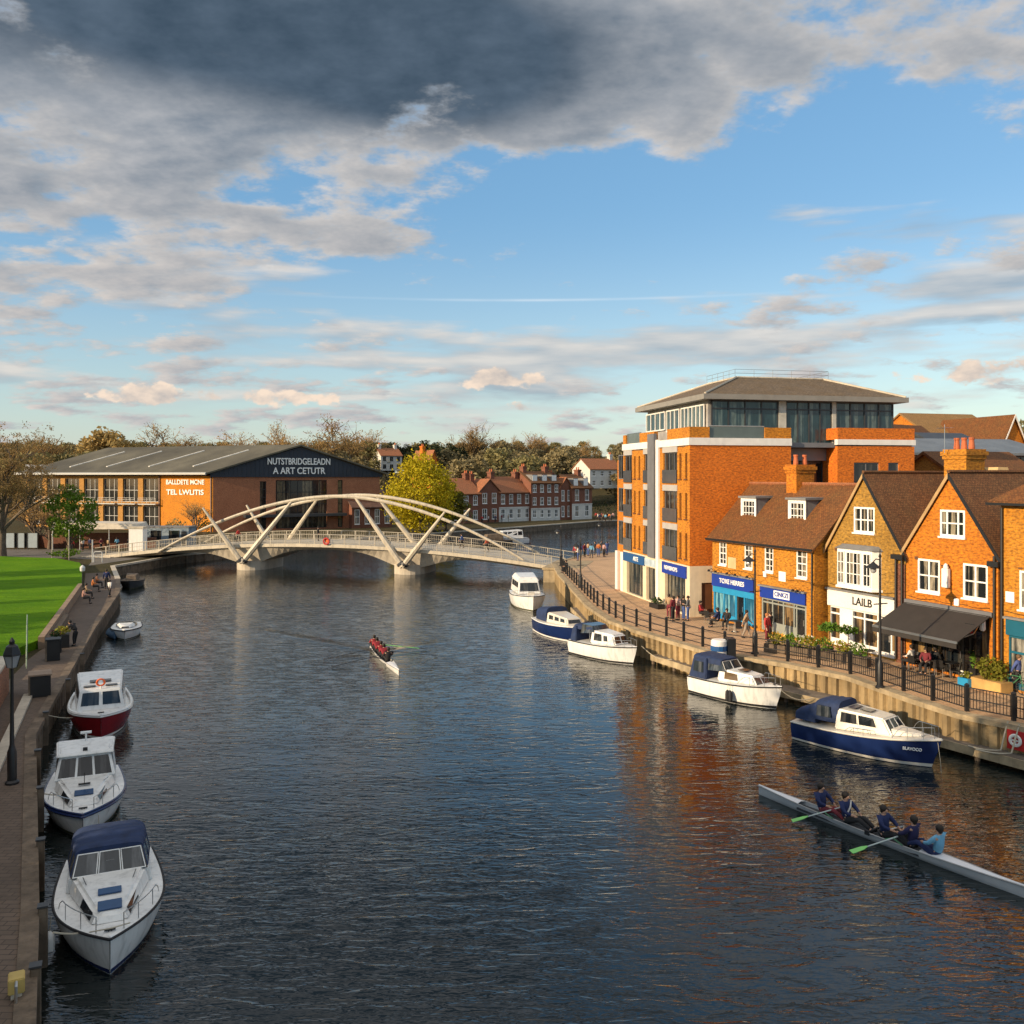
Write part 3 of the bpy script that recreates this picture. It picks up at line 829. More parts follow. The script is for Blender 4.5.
for x0 in (1.5, 6.45):
    dm = MB(); y0 = 1.35; zt = 8.5; zb = 6.95
    f2 = Fr((x0, y0, 0), (1, 0, 0), (0, 1, 0))
    wall(dm, f2, [(0, zb-.3), (1.62, zb-.3), (1.62, zt), (0, zt)], [(.12, zb+.1, 1.5, zt-.12)], .1)
    yb = 2.75
    dm.poly((x0+1.62, y0, zb-.3), (x0+1.62, yb, zt), (x0+1.62, y0, zt)); dm.poly((x0, y0, zb-.3), (x0, y0, zt), (x0, yb, zt))
    d_ = dm.build('dormer', M_lead, h)
    m = MB(); m.hexa([(x0-.15, y0-.18, zt), (x0+1.78, y0-.18, zt), (x0+1.78, yb, zt), (x0-.15, yb, zt)], [(x0-.15, y0-.18, zt+.13), (x0+1.78, y0-.18, zt+.13), (x0+1.78, yb, zt+.16), (x0-.15, yb, zt+.16)]); m.build('dormer_roof', M_lead, d_)
    m = MB(); f2.box(m, -.02, zb-.02, .14, zt, -.05, -.005); f2.box(m, 1.48, zb-.02, 1.64, zt, -.05, -.005); f2.box(m, .14, zb-.02, 1.48, zb+.12, -.07, -.005); f2.box(m, .14, zt-.14, 1.48, zt, -.05, -.005); m.build('dormer_surround', M_wht2, d_)
    win(d_, f2, .14, zb+.12, 1.48, zt-.14, d=.05, nx=4, nz=3, fm=M_wht2, pm=M_glass, fw=.09, sill=False)
def chimney(parent, x0, x1, y0, y1, z0, z1, bm, pots=3, along='x'):
    m = MB(); m.box(x0, y0, z0, x1, y1, z1-.55); m.box(x0-.07, y0-.07, z1-.55, x1+.07, y1+.07, z1-.35); m.box(x0-.14, y0-.14, z1-.35, x1+.14, y1+.14, z1-.12); m.box(x0-.05, y0-.05, z1-.12, x1+.05, y1+.05, z1)
    c = m.build('chimney', bm, parent)
    for k in range(pots):
        t = (k+.5)/pots; x, y = (x0+(x1-x0)*t, (y0+y1)/2) if along == 'x' else ((x0+x1)/2, y0+(y1-y0)*t)
        p = MB(); p.lathe([(.15, z1-.02), (.17, z1+.1), (.13, z1+.5), (.16, z1+.58), (.16, z1+.66), (.10, z1+.66)], x, y, 10); p.build('chimney_pot', M_pot, c)
    return c
chimney(h, 4.35, 5.35, 2.85, 4.3, RG-.6, 10.75, M_b_or, 2, 'y')
# blue shopfront on the left half
def shopfront(h, fr, x0, x1, ztop, zf, frame, fascia, gl, d=.12, mull=(), door=None, riser=.5, rmat=None, txt=None, tsize=.42, tmat=None, fproj=.14, transom=None, tx=None):
    sf = MB()
    fr.box(sf, x0, .02, x0+.12, zf, d-.1, d); fr.box(sf, x1-.12, .02, x1, zf, d-.1, d); fr.box(sf, x0+.12, zf-.12, x1-.12, zf, d-.1, d)
    for q in mull: fr.box(sf, q-.05, riser, q+.05, zf-.12, d-.08, d)
    if transom: fr.box(sf, x0+.12, transom-.05, x1-.12, transom+.05, d-.07, d)
    s_ = sf.build('shopfront', frame, h)
    r = MB()
    a = x0+.12
    segs = [(x0+.12, x1-.12)] if not door else [(x0+.12, door[0]), (door[1], x1-.12)]
    for p, q in segs:
        if q-p > .1: fr.box(r, p, .02, q, riser, d-.06, d)
    r.build('stall_riser', rmat or frame, s_)
    g = MB(); g.poly(fr.p(x0+.1, riser-.02, d-.01), fr.p(x1-.1, riser-.02, d-.01), fr.p(x1-.1, zf-.1, d-.01), fr.p(x0+.1, zf-.1, d-.01)); g.build('shop_window', gl, s_)
    if door:
        dd = MB(); p, q = door; fr.box(dd, p, .02, p+.1, 2.2, d-.05, d+.01); fr.box(dd, q-.1, .02, q, 2.2, d-.05, d+.01); fr.box(dd, p+.1, 2.1, q-.1, 2.2, d-.05, d+.01); fr.box(dd, p+.1, .02, q-.1, .35, d-.05, d+.01)
        do = dd.build('door', frame, s_); g = MB(); g.poly(fr.p(p+.05, .3, d-.02), fr.p(q-.05, .3, d-.02), fr.p(q-.05, 2.15, d-.02), fr.p(p+.05, 2.15, d-.02)); g.build('pane', M_glass_d, do)
        g = MB(); fr.box(g, q-.18, .95, q-.14, 1.3, d-.12, d-.05); g.build('handle', M_steel, do)
    b = MB(); fr.box(b, x0, zf, x1, ztop, -fproj, d)
    fa = b.build('fascia', fascia, h)
    b = MB(); fr.box(b, x0-.06, ztop, x1+.06, ztop+.1, -fproj-.14, d); b.build('cornice', M_lead, fa)
    if txt: text(txt, fr, tx if tx is not None else (x0+x1)/2, (zf+ztop)/2, tsize, tmat or M_letw, fa, d=-fproj-.012)
    return s_, fa
s1, f1 = shopfront(h, fr, .12, 4.75, 3.25, 2.38, M_cyan, M_blue, M_glass_c, mull=(1.3, 2.6, 3.6), door=(2.62, 3.58), txt='TOXE HERRES', tsize=.44)
m = MB(); fr.box(m, .12, 1.95, 4.75, 2.36, -.06, .02); m.build('sign_band', M_cyan, s1)
s2, f2_ = shopfront(h, fr, 5.45, 9.75, 2.95, 2.25, M_grn, M_blue, M_glass_s, mull=(6.5, 7.55, 8.55), door=(8.7, 9.6), riser=.75, txt='CINKZI', tsize=.4, transom=1.95)
m = MB(); fr.box(m, 6.85, 2.37, 8.35, 2.83, -.155, -.142); m.build('sign_panel', M_letw, f2_)
for t in list(f2_.children):
    if t.name.startswith('lettering'): t.data.materials.clear(); t.data.materials.append(M_blue); t.location = (0, -.012, 0)
for p_, q_ in ((4.78, 5.42), (9.78, 10.4)): m = MB(); fr.box(m, p_, 0, q_, 3.2, -.05, .0); m.build('pilaster', brick('golden_brick', None, None, None), h)
m = MB(); fr.box(m, 1.85, 3.75, 2.75, 4.5, -.03, -.001); m.build('wall_plaque', mk('faded_cream_paint', (.55, .42, .22), .8, var=.15), h)
m = MB(); fr.box(m, 7.2, 3.45, 7.85, 4.05, -.04, -.001); m.build('wall_plaque', M_letw, h)
for k, x in enumerate((.3, 1.1, 2.4, 3.3, 4.6, 9.1, 9.5)):
    m = MB(); z = 3.4 if x < 5 else 3.05
    m.tube([fr.p(x, z, -.1), fr.p(x, z+.18, -.3), fr.p(x, z+.05, -.5)], .02, 4); m.hexa([fr.p(x-.08, z-.02, -.6), fr.p(x+.08, z-.02, -.6), fr.p(x+.08, z-.02, -.42), fr.p(x-.08, z-.02, -.42)], [fr.p(x-.04, z+.12, -.55), fr.p(x+.04, z+.12, -.55), fr.p(x+.04, z+.12, -.47), fr.p(x-.04, z+.12, -.47)])
    m.build('wall_lamp', M_black, h)

# gabled houses -------------------------------------------------------------------
def gable_house(label, s0, b, W, EV, AP, wm, DP=9.5, roofm=None, holes=(), slope_ov=.2):
    h = thing('gabled_house', label, 'house', hp(s0, b), HRZ)
    fr = Fr((0, 0, 0), (1, 0, 0), (0, 1, 0))
    m = MB(); wall(m, fr, [(0, 0), (W, 0), (W, EV), (W/2, AP), (0, EV)], holes, .14)
    m.poly((0, 0, 0), (0, DP, 0), (0, DP, EV), (0, 0, EV)); m.poly((W, 0, 0), (W, DP, 0), (W, DP, EV), (W, 0, EV))
    m.poly((0, DP, 0), (W, DP, 0), (W, DP, EV), (W/2, DP, AP), (0, DP, EV)); m.build('wall', wm, h)
    sl = (AP-EV)/(W/2); ov = .22; m = MB()
    prof = [(-ov, EV-ov*sl+.06), (W/2, AP+.06), (W+ov, EV-ov*sl+.06)]
    m.loft([[(x, y, z) for x, z in prof] + [(x, y, z+.17) for x, z in prof[::-1]] for y in (-.12, DP+.2)])
    rf = m.build('roof', roofm or M_t_dk, h)
    m = MB(); m.tube([(W/2, -.12, AP+.27), (W/2, DP+.2, AP+.27)], .1, 6); m.build('ridge_tiles', M_t_dk, rf)
    for sg in (0, 1):
        m = MB(); x0, x1 = ((-ov, W/2) if sg == 0 else (W/2, W+ov)); z0, z1 = (prof[0][1], prof[1][1]) if sg == 0 else (prof[1][1], prof[2][1])
        m.hexa([(x0, -.17, z0-.12), (x1, -.17, z1-.12), (x1, -.125, z1-.12), (x0, -.125, z0-.12)], [(x0, -.17, z0+.16), (x1, -.17, z1+.16), (x1, -.125, z1+.16), (x0, -.125, z0+.16)])
        m.build('verge_board', mk('mortar_verge', (.42, .27, .12), .8, var=.2) if sg == 0 else M_black, rf)
    return h, fr
holes3 = [(2.1, 6.8, 3.7, 8.25), (.2, .1, 5.15, 2.5)]
h3, fr3 = gable_house('narrow gabled house of mottled yellow brick with white shopfront and bay window', .25, .8, 5.9, 5.75, 9.95, M_b_yel, holes=holes3)
win(h3, fr3, *holes3[0], d=.07, nx=3, nz=2, fm=M_wht2, pm=M_glass, fw=.11, cols=(.333, .667))
# projecting bay
m = MB(); m.loft([[(1.0, -.005, z), (1.25, -.42, z), (3.95, -.42, z), (4.2, -.005, z)] for z in (3.72, 5.85)]); bay = m.build('bay', M_wht2, h3)
m = MB(); m.loft([[(.85, 0, 5.86), (1.15, -.55, 5.86), (4.05, -.55, 5.86), (4.35, 0, 5.86)], [(1.2, 0, 6.1), (1.4, -.15, 6.1), (3.8, -.15, 6.1), (4.0, 0, 6.1)]]); m.build('bay_roof', M_lead, bay)
m = MB(); m.loft([[(.9, 0, 3.6), (1.2, -.5, 3.6), (4.0, -.5, 3.6), (4.3, 0, 3.6)], [(.9, 0, 3.72), (1.2, -.5, 3.72), (4.0, -.5, 3.72), (4.3, 0, 3.72)]]); m.build('bay_sill', M_wht2, bay)
fb = Fr((1.25, -.42, 0), (1, 0, 0), (0, 1, 0))
for x0, x1, n in ((.06, .62, 2), (.76, 1.9, 4), (2.06, 2.64, 2)): win(bay, fb, x0, 3.85, x1, 5.7, d=-.002, nx=n, nz=3, fm=M_wht2, pm=M_glass, fw=.06, sill=False)
shopfront(h3, fr3, .1, 5.25, 3.35, 2.4, M_wht2, M_white, M_glass_s, mull=(1.3, 2.0, 2.9, 3.9), door=(3.98, 4.9), riser=.5, txt='LAILB', tsize=.62, tmat=M_letb, transom=1.95, tx=2.9)
m = MB(); fr3.box(m, 1.0, .5, 2.05, 2.36, -.02, .1); m.build('pilaster', M_wht2, h3)
m = MB(); fr3.box(m, 5.3, 0, 5.9, 5.3, -.05, 0); m.build('pier', M_b_dk, h3); m = MB()  # dark brick strip stands in for the dark recess between the houses
m.tube([fr3.p(5.38, 5.6, -.16), fr3.p(5.38, .2, -.16)], .06, 6); m.tube([fr3.p(5.8, 5.6, -.16), fr3.p(5.8, .2, -.16)], .06, 6); fr3.box(m, 5.2, 5.55, 6.0, 5.8, -.35, 0); m.build('drainpipe', M_black, h3)
chimney(h3, 4.2, 5.7, 4.6, 6.0, 5.5, 11.5, brick('golden_brick', None, None, None), 3)

holes4 = [(2.2, 6.95, 3.72, 8.3), (.77, 4.0, 2.2, 5.7), (3.6, 4.0, 5.02, 5.7), (.35, .1, 5.1, 2.75)]
h4, fr4 = gable_house('bright orange brick gabled house above a dark cafe awning', 6.2, .8, 5.65, 6.1, 9.95, M_b_or, holes=holes4)
win(h4, fr4, *holes4[0], d=.07, nx=3, nz=2, fm=M_wht2, pm=M_glass, fw=.11, cols=(.28, .72))
for a in holes4[1:3]: win(h4, fr4, *a, d=.07, nx=2, nz=2, fm=M_wht2, pm=M_glass, fw=.11, cols=(.5,))
shopfront(h4, fr4, .35, 5.1, 3.2, 2.75, M_black, M_black, glass('cafe_window', (.015, .012, .01), (.4, .25, .1), .7, .9), mull=(1.3, 2.4, 4.0), door=(2.5, 3.6), riser=.4)
aw = thing('awning', 'large charcoal cafe awning sloping out from the orange gabled house', 'awning', hp(6.2, .8), HRZ)
m = MB(); A0, A1 = .1, 5.35
m.hexa([(A0, -.18, 3.3), (A1, -.18, 3.3), (A1, -2.35, 2.2), (A0, -2.35, 2.2)], [(A0, -.18, 3.34), (A1, -.18, 3.34), (A1, -2.35, 2.24), (A0, -2.35, 2.24)]); m.build('canopy', M_awn, aw)
m = MB(); m.box(A0-.02, -2.41, 2.16, A1+.02, -2.35, 2.27); m.build('front_bar', M_steel, aw); m = MB(); m.box(A0, -2.40, 1.92, A1, -2.38, 2.16); m.build('valance', M_awn, aw)
m = MB(); m.box(A0-.05, -.2, 3.28, A1+.05, -.002, 3.5); m.build('cassette', M_grey, aw)
for x in (.5, A1-.4):
    m = MB(); m.tube([(x, -.2, 3.2), (x+.3, -1.2, 2.55), (x, -2.35, 2.18)], .03, 5); m.build('arm', M_steel, aw)
m = MB(); fr4.box(m, 2.55, 4.4, 2.95, 5.35, -.3, -.1); m.ball(fr4.p(2.75, 5.4, -.2), .14, .12, .22); hs = m.build('hanging_sign', M_white, h4, bev=.04)
m = MB(); m.tube([fr4.p(2.3, 5.45, -.02), fr4.p(2.9, 5.5, -.2)], .025, 5); m.build('sign_bracket', M_black, hs)
m = MB(); fr4.box(m, 5.2, 0, 5.65, 5.9, -.06, 0); m.build('pier', M_b_or, h4)
m = MB(); m.tube([fr4.p(5.5, 6.2, -.16), fr4.p(5.5, .2, -.16)], .06, 6); fr4.box(m, 5.25, 5.7, 5.85, 5.95, -.35, -.05); m.build('drainpipe', M_black, h4)
m = MB(); fr4.box(m, 4.6, 2.3, 5.15, 2.95, -1.0, -.9); si = m.build('projecting_sign', M_black, h4); m = MB(); fr4.box(m, 4.7, 2.5, 5.05, 2.75, -1.015, -1.002); m.build('sign_face', M_red, si)
m = MB(); fr4.box(m, 4.95, 2.6, 5.2, 3.2, -.5, -.3); m.build('white_lamp', M_white, h4, bev=.05)

# hip roofed house at the right edge --------------------------------------------------
h5 = thing('corner_house', 'tall golden brick house with teal shopfront at the right edge', 'house', hp(12.0, .75), HRZ)
W5, E5 = 9.0, 8.7
hol5 = [(.95, 3.85, 2.4, 5.65), (.95+.55, 6.4, 2.6, 7.95), (4.4, 3.85, 5.9, 5.65), (4.4, 6.4, 5.9, 7.95), (.4, .1, 8.0, 2.6)]
m = MB(); fr5 = Fr((0, 0, 0), (1, 0, 0), (0, 1, 0)); wall(m, fr5, [(0, 0), (W5, 0), (W5, E5), (0, E5)], hol5, .14)
m.poly((0, 0, 0), (0, 9, 0), (0, 9, E5), (0, 0, E5)); m.poly((W5, 0, 0), (W5, 9, 0), (W5, 9, E5), (W5, 0, E5)); m.poly((0, 9, 0), (W5, 9, 0), (W5, 9, E5), (0, 9, E5)); m.build('wall', brick('golden_brick', None, None, None), h5)
for a in hol5[:4]: win(h5, fr5, *a, d=.07, nx=2, nz=2, fm=M_wht2, pm=M_glass, fw=.11, cols=(.5,))
m = MB(); m.loft([[(-.4, -.4, E5), (W5+.4, -.4, E5), (W5+.4, 9.4, E5), (-.4, 9.4, E5)], [(-.4, -.4, E5+.12), (W5+.4, -.4, E5+.12), (W5+.4, 9.4, E5+.12), (-.4, 9.4, E5+.12)], [(3.4, 4.4, E5+3.3), (W5-3, 4.4, E5+3.3), (W5-3, 4.6, E5+3.3), (3.4, 4.6, E5+3.3)]]); m.build('roof', M_t_brn, h5)
m = MB(); gutter(m, fr5, -.45, W5+.4, E5+.05, -.42); m.tube([(.1, -.1, E5-.2), (.1, -.1, .2)], .06, 6); m.build('gutter', M_black, h5)
shopfront(h5, fr5, .35, 8.1, 3.35, 2.6, M_teal, M_teal, glass('teal_shop_window', (.03, .035, .035), (.40, .38, .32), .8, .6), mull=(2.4, 4.6, 6.4), riser=.4, transom=1.8)
m = MB(); m.box(.3, 1.2, E5+.0, 1.0, 1.7, E5+1.5); m.build('chimney', brick('golden_brick', None, None, None), h5)
m = MB(); fr5.box(m, .25, 4.1, .7, 4.6, -.03, -.001); m.build('wall_plaque', M_letw, h5)

# small fittings: alarm boxes, vents, cables, aerials
for hh, f_, items in ((h, None, ()),): pass
HOUSES = [x for x in bpy.data.objects if x.type == 'EMPTY' and x.get('category') == 'house']
f0_ = Fr((0, 0, 0), (1, 0, 0), (0, 1, 0))
for hh in HOUSES:
    Wd = {'shop_house': 10.4, 'gabled_house': 5.7, 'corner_house': 9.0}.get(hh.name.split('.')[0], 5)
    m = MB(); f0_.box(m, Wd*.55, 3.55, Wd*.55+.28, 3.9, -.1, -.002); m.build('alarm_box', [M_letw, M_blue][len(hh.name) % 2], hh, bev=.02)
    for x in (Wd*.1, Wd*.9): m = MB(); f0_.box(m, x, 5.62 if Wd < 6 else 5.7, x+.22, 5.78, -.012, -.001); m.build('air_vent', M_door, hh)
    m = MB(); m.tube([f0_.p(Wd*.02+Wd*.96*k/12, 3.62+.05*math.cos(k*1.7), -.03) for k in range(13)], .014, 4); m.build('cable', M_black, hh)
for hh, x, y, z in ((h, 4.6, 3.4, 10.6), (h3, 4.9, 5.2, 11.4)):
    pass
ae = MB(); ae.tube([(4.6, 4.2, 11.3), (4.6, 4.2, 12.9)], .02, 4); ae.tube([(4.2, 4.2, 12.7), (5.1, 4.2, 12.7)], .012, 4)
for k in range(7): ae.tube([(4.25+.13*k, 3.95, 12.7), (4.25+.13*k, 4.45, 12.7)], .008, 3)
ae.build('aerial', M_steel, h3)
# ------------------------------------------------------------------ office block
ob = thing('office_block', 'four storey orange brick corner block with glazed penthouse under hipped roof', 'office building', (12.6, 63.8, ZR), R(12.04))
G0, T0, T1, T2 = 3.6, 12.2, 12.8, 13.5
LY = 14.3
fl = Fr((0, LY, 0), (0, -1, 0), (1, 0, 0)); tx_ = lambda t: LY - t
brk = brick('golden_brick', None, None, None)
holes = []; bays = [(12.1, 14.0), (7.86, 9.2), (2.3, 5.0)]; slits = [(11.2, 11.6), (10.1, 10.5), (1.5, 1.9), (.45, .85)]
for k in range(3):
    z = G0 + 2.87*k
    for a, b in bays: holes.append((tx_(b), z+.12, tx_(a), z+2.42))
    for a, b in slits: holes.append((tx_(b), z+.45, tx_(a), z+2.3))
m = MB(); wall(m, fl, [(0, G0), (LY, G0), (LY, T0), (0, T0)], holes, .22); m.build('side_wall', brick('office_brick_side', (.50, .155, .003), (.64, .225, .007), (.40, .22, .04)), ob)
m = MB()
ff = Fr((0, 0, 0), (1, 0, 0), (0, 1, 0)); XM, XB, XE = 7.86, 11.6, 18.0
wall(m, ff, [(0, G0), (XM, G0), (XM, T0), (0, T0)])
m.poly((XM, 0, 0), (XM, 2.2, 0), (XM, 2.2, T0), (XM, 0, T0)); m.poly((0, LY, 0), (XE, LY, 0), (XE, LY, T0), (0, LY, T0)); m.poly((XE, 0, 0), (XE, LY, 0), (XE, LY, T0), (XE, 0, T0))
fbk = Fr((XB, 0, 0), (1, 0, 0), (0, 1, 0))
bh = [(1.35, 8.7, 3.45, 11.0), (4.2, 8.7, 5.1, 11.0), (1.35, 5.6, 3.45, 7.9), (4.2, 5.6, 5.1, 7.9)]
wall(m, fbk, [(0, 0), (XE-XB, 0), (XE-XB, T0), (0, T0)], bh, .2); m.poly((XB, 0, 0), (XB, 2.2, 0), (XB, 2.2, T0), (XB, 0, T0)); m.build('front_wall', M_b_red, ob)
for a in bh: win(ob, fbk, *a, d=.15, nx=2 if a[2]-a[0] > 1.2 else 1, nz=1, fm=M_grey, pm=M_glass_d, fw=.08, bar=.07, sill=False)
m = MB(); fbk.box(m, 1.2, 8.72, 5.3, 8.78, -.4, -.1); 
for k in range(24): x = 1.2+4.1*k/23; fbk.box(m, x-.012, 8.78, x+.012, 9.6, -.4, -.376)
fbk.box(m, 1.2, 9.6, 5.3, 9.65, -.42, -.36); m.build('balcony_railing', M_black, ob)
# ground floor: pale render piers and shop glass
gh = [(tx_(13.4), .1, tx_(9.5), 2.75), (tx_(8.7), .1, tx_(6.7), 2.75), (tx_(4.7), .1, tx_(.8), 2.75)]
m = MB(); wall(m, fl, [(0, 0), (LY, 0), (LY, G0), (0, G0)], gh, .35); wall(m, ff, [(0, 0), (XM, 0), (XM, G0), (0, G0)], [(.9, 0.05, 1.9, 2.4)], .2)
m.build('ground_floor_wall', mk('pale_stone_render', (.70, .59, .42), .75, var=.1, dirt=.2), ob)
m = MB(); ff.box(m, .95, .05, 1.88, 2.36, .1, .18); m.build('door', M_door, ob)
for (a, z0, b, z1), n in zip(gh, (4, 2, 6)): win(ob, fl, a, z0, b, z1, d=.3, nx=n, nz=1, fm=M_dgrey, pm=glass('promenade_shop_window', (.03, .04, .045), (.30, .27, .2), .6, 1.1, .05), fw=.07, bar=.06, sill=False, name='shop_window')
m = MB(); fl.box(m, tx_(14.1), 2.75, tx_(9.0), 3.5, -.1, .0); f1 = m.build('fascia', M_blue2, ob); text('ARTE', fl, tx_(10.9), 3.12, .5, M_letw, f1, d=-.115)
m = MB(); fl.box(m, tx_(8.9), 2.85, tx_(6.6), 3.4, -.08, 0); f1 = m.build('fascia', mk('pale_blue_panel', (.45, .55, .62), .4), ob)
m = MB(); fl.box(m, tx_(5.1), 2.65, tx_(.5), 3.5, -.1, 0); f1 = m.build('fascia', M_blue, ob); text('NEWSSHOPS', fl, tx_(3.3), 3.1, .42, M_letw, f1, d=-.115, width=2.5)
m = MB(); fl.box(m, tx_(6.3), 0, tx_(5.75), T1, -.14, -.003); m.build('pilaster', M_white, ob)
m = MB(); fl.box(m, tx_(7.8), G0, tx_(6.4), T2-.2, -.25, -.003); m.build('grey_panel', M_grey, ob)
for k in range(3):
    z = G0 + 2.87*k
    for a, b in bays:
        n = 2 if b-a < 2.2 else 3
        win(ob, fl, tx_(b), z+.12, tx_(a), z+2.42, d=.18, nx=n, nz=1, fm=M_grey, pm=M_glass_d, fw=.07, bar=.07, sill=False)
        m = MB(); fl.box(m, tx_(b)-.05, z+.12, tx_(a)+.05, z+1.12, -.09, -.06); m.build('balcony_glass', mk('smoked_glass', (.07, .075, .085), .12, var=.1), ob)
        m = MB(); fl.box(m, tx_(b)-.08, z+2.42, tx_(a)+.08, z+2.87, -.06, -.002); m.build('spandrel', mk('pale_grey_panel', (.42, .40, .38), .5, var=.08), ob)
    for a, b in slits: win(ob, fl, tx_(b), z+.45, tx_(a), z+2.3, d=.16, nx=1, nz=1, fm=M_door, pm=M_glass_d, fw=.05, sill=True)
# band, parapet, roof terrace
m = MB(); m.box(-.1, -.1, T0, XM+.02, .3, T1-.08); m.box(-.1, .3, T0, .3, LY+.05, T1-.08); m.box(XB-.05, -.1, T0+.1, XE+.05, .3, T1-.1); m.build('white_band', M_white, ob)
m = MB(); m.box(.0, .3, T0-.1, XE, LY, T1-.35); m.build('terrace', M_grey, ob)
m = MB()
for x0, y0, x1, y1 in ((-.02, .3, .3, 4.2), (-.02, 6.9, .3, 10.2), (-.02, 13.6, .3, LY), (-.02, -.02, 1.5, .3), (5.8, -.02, XM, .3)):
    m = MB(); m.box(x0, y0, T1-.08, x1, y1, T2); m.build('parapet', brick('office_brick_side', None, None, None), ob)
m = MB(); m.box(XB, -.02, T1-.1, XE, .3, T2+.05); m.box(XB, .3, T1-.1, XB+.3, 2.4, T2+.05); m.box(XE-.3, .3, T1-.1, XE, 6, T2+.05); m.build('parapet', M_b_red, ob)
gl_ = mk('terrace_glass', (.10, .13, .13), .1, var=.1)
m = MB(); m.box(1.5, .1, T1-.05, 5.8, .13, T2+.05); m.build('balustrade_glass', gl_, ob); m = MB(); m.box(.1, 10.2, T1-.05, .13, 13.6, T2+.05); m.build('balustrade_glass', gl_, ob)
m = MB(); m.tube([(1.5, .11, T2+.08), (5.8, .11, T2+.08)], .03, 5); m.tube([(.11, 10.2, T2+.08), (.11, 13.6, T2+.08)], .03, 5); m.build('handrail', M_steel, ob)
# penthouse
PX0, PY0, PX1, PZ0, PZ1 = 2.0, 1.5, 17.3, T1-.4, 15.55
m = MB(); m.box(PX0+.12, PY0+.12, PZ0, PX1, LY-.3, PZ1); ph = m.build('penthouse', mk('penthouse_wall', (.34, .32, .30), .6), ob)
fp = Fr((PX0, PY0, 0), (1, 0, 0), (0, 1, 0)); fpl = Fr((PX0, LY-.3, 0), (0, -1, 0), (1, 0, 0))
def glaze(fr, x0, x1, z0, z1, n, pm, parent, zs=(), d=0., fm=M_dgrey):
    f = MB()
    for k in range(n+1): x = x0 + (x1-x0)*k/n; fr.box(f, x-.045, z0, x+.045, z1, d-.07, d+.02)
    for z in (z0, z1) + tuple(zs): fr.box(f, x0, z-.05, x1, z+.05, d-.06, d+.02)
    o = f.build('curtain_wall', fm, parent)
    for k in range(n):
        a, b = x0+(x1-x0)*k/n, x0+(x1-x0)*(k+1)/n
        g = MB(); g.poly(fr.p(a, z0, d), fr.p(b, z0, d), fr.p(b, z1, d), fr.p(a, z1, d)); g.build('pane', pm, o)
glaze(fp, .35, 5.6, PZ0+.1, PZ1-.05, 4, M_glass_p, ph, (PZ1-.6,))
glaze(fp, 6.3, 10.0, PZ0-.3, PZ1-.05, 4, M_glass_p, ph, (PZ1-.6,))
glaze(fp, 10.4, 15.2, PZ0+.1, PZ1-.05, 4, M_glass_p, ph, (PZ1-.6,))
L2 = LY-.3-PY0
glaze(fpl, .1, 4.3, PZ0+1.4, PZ1-.3, 4, M_glass_p, ph, fm=M_white); glaze(fpl, 4.7, 7.3, PZ0+1.2, PZ1-.3, 3, M_glass_p, ph, fm=M_white); glaze(fpl, 7.7, L2-.5, PZ0+.9, PZ1-.3, 6, M_glass_p, ph, fm=M_white)
m = MB(); fp.box(m, 5.65, PZ0, 6.25, PZ1, -.12, .1); fp.box(m, 10.03, PZ0, 10.37, PZ1, -.12, .1); m.build('column', mk('pale_column', (.5, .48, .42), .6), ph)
# recessed middle
fm_ = Fr((XM, 2.0, 0), (1, 0, 0), (0, 1, 0)); wmid = XB-XM
m = MB(); fm_.box(m, 0, 0, wmid, T1-.4, .12, .5); m.build('recess_wall', M_grey, ob)
for k, z in enumerate((5.2, 8.4)): glaze(fm_, 0, wmid, z, z+2.6, 4, M_glass_d, ob, d=.06)
m = MB(); fm_.box(m, 0, 11.15, wmid, 12.35, -.5, .1); m.build('floor_band', mk('mid_grey_panel', (.20, .20, .205), .5, var=.1), ob); m = MB(); fm_.box(m, 0, 7.85, wmid, 8.35, -.5, .1); m.build('floor_band', mk('mid_grey_panel', (.20, .20, .205), .5, var=.1), ob)
m = MB(); fm_.box(m, 0, 8.4, wmid, 9.5, -.47, -.44); m.build('balcony_glass', mk('smoked_glass', None), ob)
m = MB(); fm_.box(m, 0, 12.38, wmid, 13.4, -.47, -.44); m.build('balcony_glass', gl_, ob)
# hipped roof with deep eaves
ex0, ey0, ex1, ey1 = 1.3, .5, 17.9, LY+.6
m = MB(); m.box(ex0, ey0, PZ1, ex1, ey1, PZ1+.38); ea = m.build('eaves', mk('grey_eaves_metal', (.24, .225, .20), .5, var=.1), ob)
m = MB(); m.loft([[(ex0+.15, ey0+.15, PZ1+.38), (ex1-.15, ey0+.15, PZ1+.38), (ex1-.15, ey1-.15, PZ1+.38), (ex0+.15, ey1-.15, PZ1+.38)], [(6.1, 5.2, 17.65), (13.6, 5.2, 17.65), (13.6, 10, 17.65), (6.1, 10, 17.65)]]); rf = m.build('roof', M_t_slate, ob)
m = MB()
for a, b in (((ex0+.15, ey0+.15, PZ1+.42), (6.1, 5.2, 17.7)), ((ex1-.15, ey0+.15, PZ1+.42), (13.6, 5.2, 17.7)), ((ex0+.15, ey1-.15, PZ1+.42), (6.1, 10, 17.7)), ((6.1, 5.2, 17.7), (13.6, 5.2, 17.7)), ((6.1, 5.2, 17.7), (6.1, 10, 17.7))): m.tube([a, b], .09, 5)
m.build('hip_flashing', M_conc, rf)
m = MB(); c_ = [(5.9, 10.2), (5.9, 5.0), (13.9, 5.0), (13.9, 10.2)]
for z in (18.0, 18.3): m.tube([(x, y, z) for x, y in c_], .014, 4)
for i in range(3):
    for k in range(6): x = c_[i][0]+(c_[i+1][0]-c_[i][0])*k/5; y = c_[i][1]+(c_[i+1][1]-c_[i][1])*k/5; m.tube([(x, y, 17.6), (x, y, 18.3)], .014, 4)
m.build('roof_railing', M_grey, ob)
